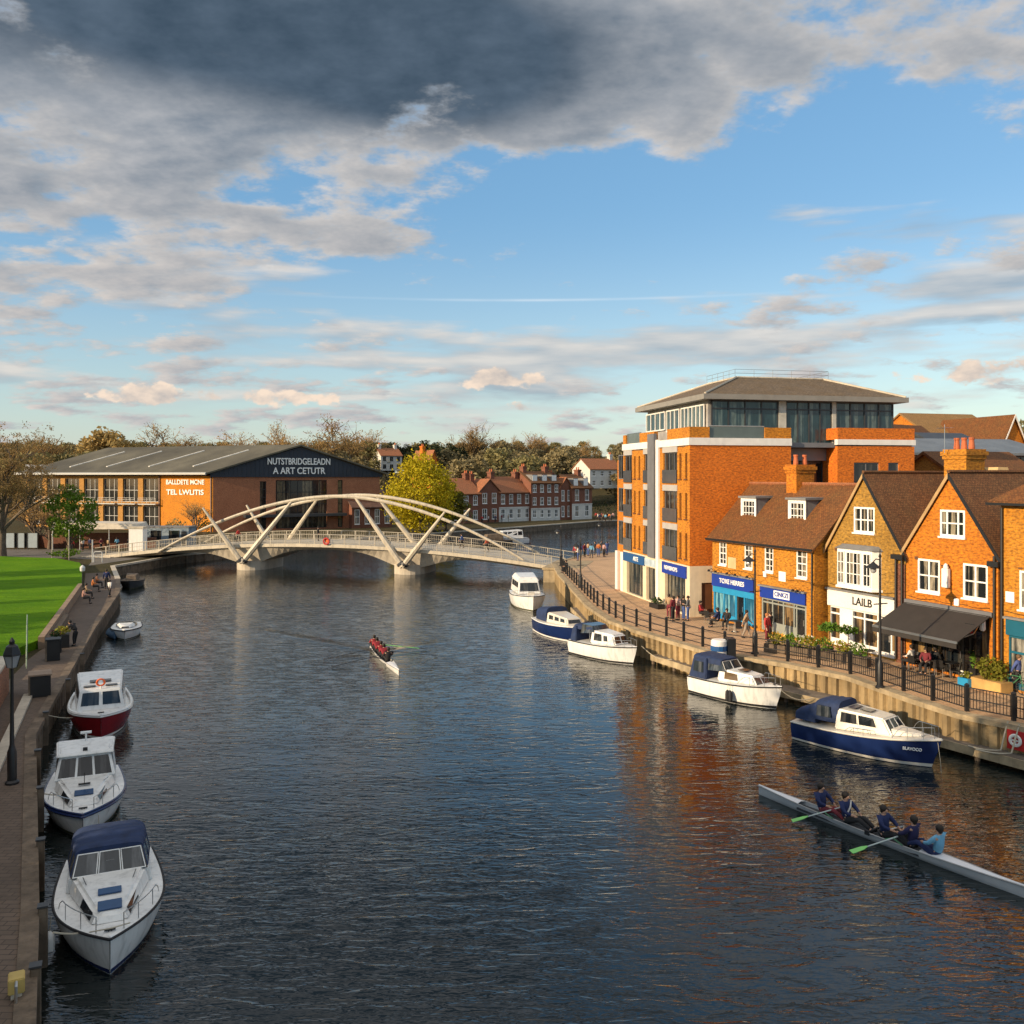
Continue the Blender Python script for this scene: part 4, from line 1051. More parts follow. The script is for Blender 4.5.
# lower end block at the far corner
m = MB(); m.box(.25, LY+.02, 0, 6, LY+2.3, 11.4); eb = m.build('end_block', M_b_or, ob)
m = MB(); m.box(.0, LY+.1, 0, .26, LY+.8, 3.4); m.box(0, LY+1.6, 0, .26, LY+2.2, 3.4); m.build('pier', M_white, eb)
fe = Fr((.25, LY+2.3, 0), (0, -1, 0), (1, 0, 0))
for k in range(3): win(eb, fe, .5, G0+.4+2.87*k, 1.8, G0+2.5+2.87*k, d=-.003, nx=2, nz=1, fm=M_grey, pm=M_glass_d, sill=False)
# ------------------------------------------------------------------ arts centre
AC = V((-55.5, 167, ZL)); AG = V((math.sin(R(62)), math.cos(R(62)), 0)); AL = V((-.92, .39, 0)).normalized()
ac = thing('arts_centre', 'wide brick arts centre with navy gable lettering and grey sheet roof', 'arts centre', AC, 0)
GW, GE, GA, LL = 32.5, 10.9, 16.0, 49.0
fg = Fr((0, 0, 0), AG, V((-AG.y, AG.x, 0)))
fs = Fr(AL*LL, -AL, V((-AL.y, AL.x, 0))*-1)
if fs.inn.y < 0: fs = Fr(AL*LL, -AL, -fs.inn)
gw = [(8.6, .3, 9.8, 9.4), (11.6, .3, 21.6, 9.6), (23.8, .3, 24.8, 9.6)]
m = MB(); wall(m, fg, [(0, 0), (GW, 0), (GW, 10.2), (0, 10.2)], gw, .35); m.build('gable_wall', brick('dark_brick_gable', (.36, .13, .06), (.44, .17, .08), (.32, .19, .12), w=.45, h=.15), ac)
m = MB(); mid = GW/2
m.loft([[fg.p(-.5, 10.2, d), fg.p(GW+.5, 10.2, d), fg.p(GW+.5, GE, d), fg.p(mid, GA, d), fg.p(-.5, GE, d)] for d in (-.25, -.02)]); gp = m.build('gable_cladding', M_clad, ac)
m = MB()
for k in range(40):
    x = GW*(k+.5)/40; zt = GE + (GA-GE)*(1-abs(x-mid)/mid) - .15; fg.box(m, x-.05, 10.25, x+.05, zt, -.31, -.25)
m.build('cladding_rib', M_clad, gp)['kind'] = 'stuff'
text('NUTSTBRIDGELEADN', fg, mid-.2, 13.15, 1.75, M_letw, ac, d=-.4, width=12.2, ext=.06); text('A ART CETUTR', fg, mid-.2, 11.35, 1.75, M_letw, ac, d=-.4, width=10.2, ext=.06)
for (a, z0, b, z1), n, q in zip(gw, (1, 7, 1), (6, 4, 6)):
    win(ac, fg, a, z0, b, z1, d=.3, nx=n, nz=q, fm=M_black, pm=glass('arts_centre_glass', (.012, .014, .016), (.30, .24, .15), .6, .35), fw=.14, bar=.12, sill=False, meet=False)
m = MB(); fg.box(m, 5.5, 2.6, 25, 3.1, -2.2, 0); m.build('entrance_canopy', M_dgrey, ac)
# long side
OB = 12.8; nb = 7; bw = (LL-OB)/nb; sh_ = []
for k in range(nb):
    x0 = k*bw + .9; x1 = (k+1)*bw - .35
    sh_ += [(x0, .6, x1, 4.6), (x0, 5.4, x1, 9.9)]
m = MB(); wall(m, fs, [(0, 0), (LL-OB, 0), (LL-OB, GE-.5), (0, GE-.5)], sh_, .5); m.build('side_wall', brick('pale_side_brick', (.42, .19, .03), (.50, .24, .045), (.42, .28, .12), w=.45, h=.15), ac)
m = MB(); wall(m, fs, [(LL-OB, 0), (LL, 0), (LL, GE-.5), (LL-OB, GE-.5)]); m.build('orange_wall', brick('arts_orange_brick', (.58, .19, .003), (.68, .24, .006), (.5, .24, .03), w=.45, h=.15), ac)
m = MB(); p0 = fs.p(0, 0); q0 = fg.p(GW, 0)
far_ = V(p0) + (V(q0) - V(fg.p(0, 0)))
m.poly(p0, far_, far_ + V((0, 0, GE)), (p0 + far_)/2 + V((0, 0, GA)), p0 + V((0, 0, GE))); m.poly(q0, far_, far_ + V((0, 0, GE)), q0 + V((0, 0, GE))); m.build('back_wall', M_b_dk, ac)
for i, a in enumerate(sh_): win(ac, fs, *a, d=.42, nx=3, nz=2, fm=mk('pale_grey_frame', (.42, .42, .40), .5, var=.05), pm=glass('arts_side_glass', (.01, .012, .014), (.12, .11, .09), .35, .5), fw=.12, bar=.1, sill=False, meet=False)
for k in range(nb):
    x0 = k*bw + .7; x1 = (k+1)*bw - .1
    if k == 2: continue
    m = MB(); fs.box(m, x0, 4.9, x1, 5.1, -1.1, -.01)
    for z in (5.5, 5.85, 6.2): fs.box(m, x0, z-.03, x1, z+.03, -1.1, -1.05)
    for q in range(5): x = x0+(x1-x0)*q/4; fs.box(m, x-.03, 5.1, x+.03, 6.2, -1.1, -1.05)
    m.build('balcony', mk('pale_grey_frame', None), ac)
cxm = LL-OB/2
text('BALLDETE MCNE', fs, cxm-.2, 9.2, 1.25, M_letw, ac, d=-.06, width=9.2, ext=.05); text('TEL LWLITIS', fs, cxm-.2, 7.3, 1.35, M_letw, ac, d=-.06, width=9.0, ext=.05)
# roof: two slopes along the long side
ridge0 = V(fg.p(mid, GA+.2, -1.0)); rd_ = AL*(LL+1)
e0 = V(fg.p(-1.4, GE-.22, -1.0)); e1 = V(fg.p(GW+1.4, GE-.22, -1.0)); off_ = -AL*.0
m = MB(); m.loft([[e0+q, ridge0+q, e1+q, e1+q+V((0, 0, .3)), ridge0+q+V((0, 0, .3)), e0+q+V((0, 0, .3))] for q in (V((0, 0, 0)), rd_)]); rf = m.build('roof', M_sheet, ac)
m = MB()
for t in (.16, .38, .60, .80):
    a = e0.lerp(ridge0, .22) + rd_*t; b = e0.lerp(ridge0, .80) + rd_*t; u = V((0, 0, .45)); s = AL*.35
    m = MB(); m.hexa([a, a+s, b+s, b], [a+u, a+s+u, b+s+u, b+u]); m.build('roof_light', mk('pale_rooflight', (.62, .6, .55), .4), rf)
m = MB(); m.tube([e0+V((0, 0, .15)), e0+rd_+V((0, 0, .15))], .28, 5); m.build('gutter', mk('pale_grey_frame', None), rf)
m = MB(); fs.box(m, LL-.5, 0, LL-.25, GE-.5, -.2, -.01); m.build('drainpipe', M_door, ac); m = MB(); fs.box(m, LL-OB-.2, 0, LL-OB+.1, GE-.5, -.2, -.01); m.build('drainpipe', M_door, ac)

G_T = 'brick terrace across the river'
# ------------------------------------------------------------------ generic background house
def far_house(label, px0, px1, d0, d1, zb, eave, ridge, wm, rm, kind='side', nw=3, floors=2, ground=None, dep=9, chim=1, name='terraced_house', dormers=0, wmat=None, group=None, gm=None):
    a, b = at(px0, d0, zb), at(px1, d1, zb)
    W = (b-a).length; rz = math.atan2(b.y-a.y, b.x-a.x)
    h = thing(name, label, 'house', a, rz, group)
    if group == G_T: h.scale = (1, 1, .9)
    fr = Fr((0, 0, 0), (1, 0, 0), (0, 1, 0)); hs = []
    fh = eave/floors; ww = min(1.3, W/nw*.5)
    for f in range(floors):
        for k in range(nw):
            x = W*(k+.5)/nw; hs.append((x-ww/2, fh*f+.8, x+ww/2, fh*f+fh-.45))
    m = MB()
    out = [(0, 0), (W, 0), (W, eave), (0, eave)] if kind == 'side' else [(0, 0), (W, 0), (W, eave), (W/2, ridge), (0, eave)]
    z0 = fh if ground else 0
    wall(m, fr, [(p, max(z, z0)) for p, z in out], [q for q in hs if q[1] > z0], .15)
    for x in (0, W):
        if kind == 'side': m.poly((x, 0, 0), (x, dep, 0), (x, dep, eave), (x, dep/2, ridge), (x, 0, eave))
        else: m.poly((x, 0, 0), (x, dep, 0), (x, dep, eave), (x, 0, eave))
    m.poly((0, dep, 0), (W, dep, 0), (W, dep, eave), (0, dep, eave)); m.build('wall', wm, h)
    if ground:
        m = MB(); wall(m, fr, [(0, 0), (W, 0), (W, fh), (0, fh)], [q for q in hs if q[1] < fh], .15); fr.box(m, -.02, fh-.25, W+.02, fh, -.12, -.002); m.build('ground_floor', ground, h)
    for q in hs:
        if q[2]-q[0] > .3: win(h, fr, *q, d=.1, nx=2, nz=2, fm=wmat or M_wht2, pm=M_glass, fw=.14, bar=.08, sill=True)
    m = MB()
    if kind == 'side': m.loft([[(x, -.4, eave-.2), (x, dep/2, ridge), (x, dep+.4, eave-.2), (x, dep+.4, eave+.0), (x, dep/2, ridge+.22), (x, -.4, eave+.0)] for x in (-.25, W+.25)])
    else: m.loft([[(-.35, y, eave-.2), (W/2, y, ridge+.05), (W+.35, y, eave-.2), (W+.35, y, eave), (W/2, y, ridge+.28), (-.35, y, eave)] for y in (-.3, dep+.3)])
    rf = m.build('roof', rm, h)
    for k in range(dormers):
        x = W*(k+.5)/dormers; m = MB(); zt = eave+(ridge-eave)*.75
        m.hexa([(x-.8, .5, eave), (x+.8, .5, eave), (x+.8, dep*.4, eave), (x-.8, dep*.4, eave)], [(x-.8, .5, zt), (x+.8, .5, zt), (x+.8, dep*.4, zt), (x-.8, dep*.4, zt)]); dd = m.build('dormer', M_lead, rf)
        m = MB(); fr.box(m, x-.65, eave+.35, x+.65, zt-.15, .42, .49); m.build('window', M_wht2, dd)
    for k in range(chim):
        x = W*(.12 + .76*(k if chim == 1 else k/(chim-1))) if chim > 1 else W*.9
        if kind != 'side': x = .5 if k == 0 else W-.5
        y = dep/2
        chimney(h, x-.5, x+.5, y-.7, y+.7, eave, ridge+1.5, wm, 2, 'y')
    return h
ft = M_b_ft; wg = mk('white_render', (.62, .60, .55), .7, var=.1, dirt=.2); zt_ = ZL
G_T = 'brick terrace across the river'
far_house('far terraced house with orange gable roof beside the yellow willow', 452, 480, 196, 200, ZL, 7.2, 10.8, ft, M_t_red, 'side', 3, 2, dep=10, group=G_T)
far_house('narrow dark brick far house with one white window column', 480, 499, 200, 203, ZL, 7.8, 10.6, ft, M_t_red, 'gable', 2, 2, group=G_T)
far_house('far brick house with pale ground floor and blue shopfront', 499, 531, 203, 209, ZL, 7.4, 11.2, ft, M_t_red, 'side', 4, 2, ground=wg, chim=2, group=G_T)
far_house('tall three storey far brick house with white pillared ground floor', 531, 560, 208, 213, ZL, 9.8, 12.6, ft, M_t_dk, 'side', 4, 3, ground=wg, chim=2, dormers=3, group=G_T)
far_house('narrow brick far house with orange roof between taller neighbours', 560, 572, 213, 215, ZL, 8.3, 11.0, ft, M_t_red, 'gable', 2, 2, chim=1, group=G_T)
far_house('dark roofed far corner house with tall pale bay window', 572, 592, 214, 218, ZL, 8.4, 11.8, ft, M_t_dk, 'side', 2, 2, ground=wg, chim=1, dormers=2, group=G_T)
far_house('cream house with orange roof standing higher behind the far terrace end', 590, 622, 262, 268, 8.0, 5.6, 8.6, wg, M_t_red, 'side', 4, 2, chim=1, name='cream_house')
far_house('long low brown roofed house behind the footbridge near the willow', 352, 392, 178, 183, ZL, 4.2, 7.4, ft, mk('brown_low_roof', (.16, .085, .06), .9, var=.3), 'side', 4, 1, chim=0, name='low_house')
far_house('orange lit house on the hill among dark pines left of willow top', 381, 402, 330, 334, 13.6, 5.5, 8.2, wg, M_t_red, 'side', 3, 2, chim=2, name='hill_house', wmat=M_dgrey)
far_house('small red gabled house peeping over the yellow willow', 430, 438, 270, 272, 8, 7.6, 11.2, M_b_red, M_t_red, 'gable', 2, 2, chim=1, name='hill_house')
far_house('pale flat topped house behind the left bare trees', 28, 52, 235, 238, ZL+1.0, 10.6, 12.2, wg, mk('pale_roof', (.45, .42, .38), .7), 'side', 2, 2, chim=0, name='pale_house')

# ------------------------------------------------------------------ roofs behind the shop row
def shed(label, name, px0, px1, d0, d1, zb, eave, ridge, wm, rm, dep, cat='building', parts=None, kind='side'):
    a, b = at(px0, d0, zb), at(px1, d1, zb); W = (b-a).length
    h = thing(name, label, cat, a, math.atan2(b.y-a.y, b.x-a.x)); fr = Fr((0, 0, 0), (1, 0, 0), (0, 1, 0))
    m = MB(); 
    if kind == 'gable': wall(m, fr, [(0, 0), (W, 0), (W, eave), (W/2, ridge), (0, eave)])
    else: wall(m, fr, [(0, 0), (W, 0), (W, eave), (0, eave)])
    for x in (0, W):
        if kind == 'side': m.poly((x, 0, 0), (x, dep, 0), (x, dep, eave), (x, dep/2, ridge), (x, 0, eave))
        else: m.poly((x, 0, 0), (x, dep, 0), (x, dep, eave), (x, 0, eave))
    m.poly((0, dep, 0), (W, dep, 0), (W, dep, eave), (0, dep, eave))
    m.build('wall', wm, h); m = MB()
    if kind == 'side': m.loft([[(x, -.5, eave-.25), (x, dep/2, ridge), (x, dep+.5, eave-.25), (x, dep+.5, eave), (x, dep/2, ridge+.25), (x, -.5, eave)] for x in (-.3, W+.3)])
    else: m.loft([[(-.4, y, eave-.3), (W/2, y, ridge+.05), (W+.4, y, eave-.3), (W+.4, y, eave), (W/2, y, ridge+.3), (-.4, y, eave)] for y in (-.3, dep+.3)])
    h_r = m.build('roof', rm, h)
    return h, fr, W
t_moss = tiles('mossy_orange_tiles', (.30, .16, .05), (.36, .20, .07), moss=(.20, .12, .03), mossamt=.7)
h, fr, W = shed('big hall with long mossy orange tiled roof on the right skyline', 'hall', 934, 1006, 120, 123, ZR, 15.0, 18.6, M_b_or, t_moss, 13)
h, fr, W = shed('orange brick gable with white verges on the right skyline', 'gabled_hall', 1001, 1026, 112, 113, ZR, 13.4, 17.4, M_b_or, M_t_brn, 12, kind='gable')
m = MB()
for sg in (0, 1): x0, x1 = (-.1, W/2) if sg == 0 else (W/2, W+.1); z0, z1 = (13.25, 17.4) if sg == 0 else (17.4, 13.25); m.hexa([(x0, -.36, z0-.05), (x1, -.36, z1-.05), (x1, -.3, z1-.05), (x0, -.3, z0-.05)], [(x0, -.36, z0+.3), (x1, -.36, z1+.3), (x1, -.3, z1+.3), (x0, -.3, z0+.3)])
m.build('verge', M_white, h)
h, fr, W = shed('cream gable end with brown roof beside the office block roofline', 'gabled_house', 916, 950, 108, 112, ZR, 13.0, 16.2, mk('cream_render', (.60, .42, .20), .8, var=.1), M_t_brn, 8)
# long modern block with zinc roof and dark ribbon window
h, fr, W = shed('modern block with pale zinc roof and dark ribbon windows behind the chimneys', 'modern_block', 912, 1050, 92, 96, ZR, 12.4, 13.9, M_b_dk, M_zinc, 12)
glaze(fr, W*.42, W*.98, 10.6, 12.0, 14, M_glass_d, h, d=-.03); m = MB(); fr.box(m, W*.05, 9.6, W*.2, 11.2, -.06, -.003); m.build('window', M_grey, h)
h, fr, W = shed('low building with black curved roof seen behind the tall chimney', 'black_roofed_building', 944, 990, 102, 104, ZR, 13.2, 14.9, M_dgrey, M_dgrey, 9)
h, fr, W = shed('brown hipped tile roof just behind the orange gabled house', 'back_house', 966, 1050, 70, 72, ZR, 9.4, 11.8, M_b_yel, M_t_brn, 9, 'house')
m = MB(); m.hexa([(3.0, .3, 9.6), (4.6, .3, 9.6), (4.6, 2.4, 9.6), (3.0, 2.4, 9.6)], [(3.3, .3, 10.7), (4.2, .3, 10.7), (4.0, 2.4, 10.7), (3.4, 2.4, 10.7)]); m.build('dormer', mk('cream_render', None), h)
h, fr, W = shed('flat roofed brick annexe between office block and tall chimney', 'brick_annexe', 915, 945, 78, 79, ZR, 10.2, 10.5, M_b_dk, M_lead, 8)

# ------------------------------------------------------------------ left bank kiosks and cabins
k = thing('market_canopy', 'cream market canopy over tables beside the green tree', 'canopy', P(98, 549, ZL), R(4))
m = MB(); m.hexa([(-6, -1.5, 2.9), (6.5, -1.5, 2.9), (6.5, 2, 2.9), (-6, 2, 2.9)], [(-5.6, -1.2, 3.9), (6.2, -1.2, 3.6), (6.2, 1.6, 3.8), (-5.6, 1.6, 4.0)]); m.build('roof_sheet', mk('cream_canvas', (.62, .55, .45), .8, var=.15), k)
for x in (-5.7, -2, 2, 6.2):
    m = MB(); m.tube([(x, -1.3, 0), (x, -1.3, 2.95)], .06, 5); m.build('post', M_frame_w, k)
m = MB(); m.box(-5.5, 1.7, 0, 6.2, 1.85, 2.2); m.build('back_panel', M_b_dk, k)
k = thing('stone_pillar', 'pale square stone pillar at the left end of the footbridge', 'pillar', P(138, 556, ZL)); m = MB(); m.box(-.9, -.7, 0, .9, .7, 3.6); m.build('shaft', M_white, k); m = MB(); m.box(-1.0, -.8, 3.6, 1.0, .8, 3.85); m.build('cap_stone', M_conc, k)
k = thing('cabin', 'blue grey site cabin in front of the orange arts centre wall', 'cabin', P(165, 546, ZL), R(-4)); m = MB(); m.box(-3.6, 0, 0, 3.6, 2.6, 2.7); m.build('body', mk('blue_grey_panel', (.22, .28, .33), .6, var=.15, dirt=.2), k)
m = MB(); m.box(-3.7, -.1, 2.7, 3.7, 2.7, 2.9); m.build('roof', M_lead, k)
for x in (-2.2, .6): m = MB(); m.box(x, -.06, .9, x+1.6, -.002, 2.3); m.build('window', M_glass_d, k)
m = MB(); m.box(2.5, -.06, .05, 3.3, -.002, 2.2); m.build('door', M_dgrey, k)
for i, (px, lb) in enumerate(((11, 'pale blue hoarding panel at the left edge of the frame'), (21, 'middle pale blue hoarding panel left of the lawn path'), (31, 'pale blue hoarding panel nearest the green tree'))):
    k = thing('hoarding_panel', lb, 'panel', P(px, 549.5, ZL), 0, 'blue hoarding panels behind the lawn'); m = MB(); m.box(-.85, 0, .25, .85, .08, 2.3); m.build('sheet', mk('blue_grey_sheet', (.30, .36, .40), .6, var=.1), k)
    for x in (-.93, .93): m = MB(); m.box(x-.06, -.02, 0, x+.06, .1, 2.4); m.build('post', M_black, k)
k = thing('boundary_wall', 'long dark brick wall behind the lawn path under the bare trees', 'wall', P(38, 549, ZL)); m = MB(); m.box(-40, 2, 0, 4, 2.3, 1.9); m.box(4, 2, 0, 16, 2.3, 1.5); m.build('brickwork', M_b_dk, k)
# ------------------------------------------------------------------ boats
def boat(name, label, pos, head, L, B, hs, hb, hull_m, deck_m=None, rail_m=None, boot_m=None, blunt=2.4, rake=.55, trans=.86, group=None, cat='boat', swim=False):
    """x forward, y to port, z=0 at the waterline"""
    o = thing(name, label, cat, (pos[0], pos[1], .02), math.atan2(head[1], head[0]), group)
    deck_m = deck_m or M_gel; n = 22
    def hbm(t):
        b = trans + (1-trans)*math.sin(math.pi/2*min(t/.45, 1))
        if t > .42: b *= max(0, 1-((t-.42)/.58)**blunt)
        return B/2*b
    def sheer(t): return hs + (hb-hs)*t**1.8
    st = [(k/n) for k in range(n)] + [.975, .992, 1.0]
    rings = []; gun = []
    for t in st:
        x = -L/2 + L*t; b = max(hbm(t), .012); h = sheer(t); rk = rake*t**3; fl = 1 - .10*t**2
        p = [(x, b, h), (x-.25*rk, b*(1-.06*t), h*.62), (x-.62*rk, b*(.93-.2*t**2), h*.25), (x-.8*rk, b*(.88-.3*t**2), 0), (x-rk, b*.5, -.28), (x-rk, 0, -.42)]
        rings.append(p + [(q[0], -q[1], q[2]) for q in p[:-1][::-1]]); gun.append((x, b, h))
    m = MB(); m.loft(rings, closed=False, cap=False); i = len(m.v); m.poly(*rings[0]); m.build('hull', hull_m, o, smooth=True)
    # deck
    m = MB(); dr = []
    for x, b, h in gun: dr.append([(x, b-.01, h-.015), (x, b*.5, h+.035), (x, 0, h+.05), (x, -b*.5, h+.035), (x, -b+.01, h-.015)])
    m.loft(dr, closed=False, cap=False); m.build('deck', deck_m, o, smooth=True)
    m = MB(); m.tube([(x+.01, b+.012, h-.03) for x, b, h in gun] + [(x+.01, -b-.012, h-.03) for x, b, h in gun[::-1]], .04, 6); m.build('rub_rail', rail_m or M_rub, o, smooth=True)
    boot_m = boot_m or M_scum
    if boot_m:
        m = MB()
        for s in (1, -1):
            a = []
            for r in rings: p = r[3]; q = r[2]; k = .45; a.append([(p[0], s*(p[1]+.012), p[2]+.0), (p[0]+(q[0]-p[0])*k, s*(p[1]+(q[1]-p[1])*k+.012), p[2]+(q[2]-p[2])*k)])
            m.loft(a, closed=False, cap=False)
        m.build('boot_stripe', boot_m, o)
    o['_'] = 0; del o['_']
    return o, hbm, sheer, gun
def quadpt(q, u, v):
    a, b, c, d = [V(p) for p in q]
    return (a.lerp(b, u)).lerp(d.lerp(c, u), v)
def panel(q, u0, u1, v0, v1, off, mat, parent, name, frame=None, fw=.04, th=.02):
    pts = [quadpt(q, *uv) for uv in ((u0, v0), (u1, v0), (u1, v1), (u0, v1))]
    n = (pts[1]-pts[0]).cross(pts[3]-pts[0]).normalized()
    c = sum(pts, V((0, 0, 0)))/4
    m = MB(); m.loft([[p+n*(off-th) for p in pts], [p+n*off for p in pts]]); 
    if frame:
        f = MB()
        big = [c+(p-c)*1.0 + ((p-c).normalized()*fw*1.4) for p in pts]
        for k in range(4):
            a, b = big[k], big[(k+1) % 4]; a2, b2 = pts[k], pts[(k+1) % 4]
            f.loft([[a+n*(off-th), b+n*(off-th), b2+n*(off-th), a2+n*(off-th)], [a+n*(off+.012), b+n*(off+.012), b2+n*(off+.012), a2+n*(off+.012)]])
        fo = f.build('window_frame', frame, parent); return m.build(name, mat, fo)
    return m.build(name, mat, parent)
def cabin(o, name, x0, x1, wb0, wb1, wt0, wt1, z0, z1, zt0, zt1, xa, xf, mat, bev=.06, parent=None):
    """x0 aft, x1 front at base; xa/xf shift of the top; returns side quads (port, starboard, front, aft), counter clockwise from outside"""
    b = [(x0, -wb0/2, z0), (x1, -wb1/2, z1), (x1, wb1/2, z1), (x0, wb0/2, z0)]
    t = [(x0+xa, -wt0/2, zt0), (x1+xf, -wt1/2, zt1), (x1+xf, wt1/2, zt1), (x0+xa, wt0/2, zt0)]
    m = MB(); m.hexa(b, t); c = m.build(name, mat, parent or o, bev=bev, smooth=True)
    return c, dict(port=(b[2], b[3], t[3], t[2]), star=(b[0], b[1], t[1], t[0]), front=(b[1], b[2], t[2], t[1]), aft=(b[3], b[0], t[0], t[3]), top=(t[0], t[1], t[2], t[3]))
def canopy(o, x0, x1, w0, w1, z0, h0, h1, mat, name='canopy', sw=.5):
    m = MB(); rings = []
    for k in range(9):
        t = k/8; x = x0+(x1-x0)*t; w = w0+(w1-w0)*t; h = h0+(h1-h0)*t + .05*math.sin(math.pi*t*3)**2
        r = []
        for q in range(15):
            a = math.pi*q/14; c, s = math.cos(a), math.sin(a)
            r.append((x, w/2*math.copysign(abs(c)**.45, c), z0 + h*abs(s)**.38))
        rings.append(r)
    m.loft(rings, closed=False, cap=True); return m.build(name, mat, o, smooth=True)
def rail(o, pts, posts, mat=M_steel, r=.016, name='guard_rail'):
    m = MB(); m.tube(pts, r, 5)
    for a, b in posts: m.tube([a, b], r*.9, 5)
    return m.build(name, mat, o)
def cleat(o, x, y, z):
    m = MB(); m.box(x-.05, y-.14, z+.05, x+.05, y+.14, z+.09); m.box(x-.03, y-.05, z, x+.03, y-.02, z+.06); m.box(x-.03, y+.02, z, x+.03, y+.05, z+.06); m.build('cleat', M_black, o)
def fender(o, x, y, z, mat=M_gel):
    m = MB(); m.lathe([(.03, z-.38), (.13, z-.3), (.14, z), (.12, z+.2), (.03, z+.3)], x, y, 8); f = m.build('fender', mat, o, smooth=True)
    m = MB(); m.tube([(x, y, z+.28), (x, y*.97, z+.75)], .012, 4); m.build('fender_line', M_rope, f)
def hatch(o, x0, x1, w, z0, z1, mat, y=0, name='hatch'):
    m = MB(); m.hexa([(x0, y-w/2, z0), (x1, y-w/2, z1), (x1, y+w/2, z1), (x0, y+w/2, z0)], [(x0, y-w/2, z0+.04), (x1, y-w/2, z1+.04), (x1, y+w/2, z1+.04), (x0, y+w/2, z0+.04)]); m.build(name, mat, o, bev=.01)
def pulpit(o, gun, hbm, sheer, L, t0, t1, h=.5, split=True, gap=.35, inset=.1):
    for s in (1, -1):
        top = []; posts = []
        ks = [t0 + (t1-t0)*k/8 for k in range(9)]
        for i, t in enumerate(ks):
            x = -L/2+L*t; y = s*max(hbm(t)-inset, gap if split else .02); z = sheer(t)
            hh = h*min(1, i/1.5) if i < 2 else h
            top.append((x, y, z+max(hh, .04)))
            if i in (3, 6): posts.append(((x, y, z+h), (x, y, z)))
        x, y, z = top[-1]
        top.append((x+.03, y, z-h*.5)); top.append((x+.02, y, z-h+.03))
        rail(o, top, posts)
def wiper(o, a, b):
    m = MB(); m.tube([a, b], .012, 4); m.build('wiper', M_black, o)

HQ = V((.41, -.912))
# 1 nearest, blue canopy
bw_ = P(110, 976, 0); L_ = 7.6; pos = V((bw_.x, bw_.y)) - HQ*(L_/2 - .35)*.74
o, hbm, sheer, gun = boat('cabin_cruiser', 'white cabin cruiser with navy canopy nearest the camera on the left quay', pos, HQ, L_, 3.0, 1.0, 1.25, M_gel, rail_m=M_rub, blunt=2.6, boot_m=M_navyh, group='boats moored along the left quay')
o.scale = (.74, .87, .78); zd = 1.08
c, q = cabin(o, 'trunk_cabin', -.5, 2.75, 2.25, .95, 2.0, .62, zd-.05, zd+.1, zd+.55, zd+.38, 0, -.25, M_gel, bev=.09)
for s in ('port', 'star'): panel(q[s], .12 if s == 'port' else .5, .5 if s == 'port' else .88, .25, .78, .012, M_boatglass, c, 'side_window')
hatch(c, .9, 1.3, .62, zd+.50, zd+.47, M_bluehatch); hatch(c, 1.75, 2.35, .62, zd+.445, zd+.40, M_bluehatch)
# wrap-round windscreen
w, q = cabin(o, 'windscreen', -2.3, -.35, 2.35, 2.1, 2.1, 1.8, zd+.45, zd+.5, zd+1.1, zd+1.1, .1, -.5, M_boatglass, bev=0)
for u0, u1 in ((.03, .32), (.36, .64), (.68, .97)): panel(q['front'], u0, u1, .06, .95, .015, M_ltglass, w, 'pane', frame=M_gel, fw=.03)
for s in ('port', 'star'):
    for u0, u1 in ((.05, .45), (.53, .95)): panel(q[s], u0, u1, .08, .9, .012, M_ltglass, w, 'pane', frame=M_navy, fw=.03)
m = MB(); m.hexa([(-3.55, -1.2, zd-.05), (-.5, -1.2, zd-.05), (-.5, 1.2, zd-.05), (-3.55, 1.2, zd-.05)], [(-3.5, -1.12, zd+.5), (-.45, -1.1, zd+.5), (-.45, 1.1, zd+.5), (-3.5, 1.12, zd+.5)]); m.build('coaming', M_gel, o, bev=.05)
canopy(o, -.85, -2.1, 1.9, 2.16, zd+.92, .34, .48, M_navy); canopy(o, -2.05, -3.5, 2.16, 2.2, zd+.35, 1.0, .8, M_navy, 'rear_canopy')
pulpit(o, gun, hbm, sheer, L_, .60, .93, .5, True, .34)
cleat(o, 3.35, 0, sheer(.94)+.03); m = MB(); m.tube([(3.35, -.5, 1.35), (3.42, .05, 1.38), (3.2, .5, 1.34)], .02, 5); m.build('mooring_line', M_rope, o)
wiper(o, (-.1, -.72, zd+.6), (.5, -.62, zd+.57)); wiper(o, (-.1, .72, zd+.6), (.5, .62, zd+.57))
fender(o, 1.6, -1.52, .55); m = MB(); m.box(-.7, -.1, zd+.6, -.62, .12, zd+.85); m.build('helm_seat', M_gel, o)
# 2 white hardtop
bw_ = P(83, 840, 0); L_ = 7.2; pos = V((bw_.x, bw_.y)) - HQ*(L_/2 - .35)*.76
o, hbm, sheer, gun = boat('cabin_cruiser', 'white hardtop cruiser with dark blue rubbing strip, middle of the left quay', pos, HQ, L_, 2.75, .95, 1.2, M_gel, rail_m=M_navyh, blunt=2.5, boot_m=None, group='boats moored along the left quay')
o.scale = (.76, .92, .76); zd = 1.03
m = MB(); m.tube([(x, b+.01, h-.14) for x, b, h in gun] + [(x+.01, -b-.01, h-.14) for x, b, h in gun[::-1]], .07, 6); m.build('hull_stripe', M_navyh, o)
c, q = cabin(o, 'trunk_cabin', -.6, 2.65, 2.15, .95, 1.85, .62, zd-.05, zd+.1, zd+.5, zd+.36, 0, -.25, M_gel, bev=.09)
for s in ('port', 'star'): panel(q[s], .15 if s == 'port' else .45, .55 if s == 'port' else .85, .25, .78, .012, M_boatglass, c, 'side_window')
hatch(c, 1.35, 1.95, .62, zd+.43, zd+.40, M_bluehatch)
w, q = cabin(o, 'wheelhouse', -2.9, -.45, 2.2, 2.1, 1.95, 1.75, zd, zd+.4, zd+1.45, zd+1.35, .1, -.55, M_gel, bev=.04)
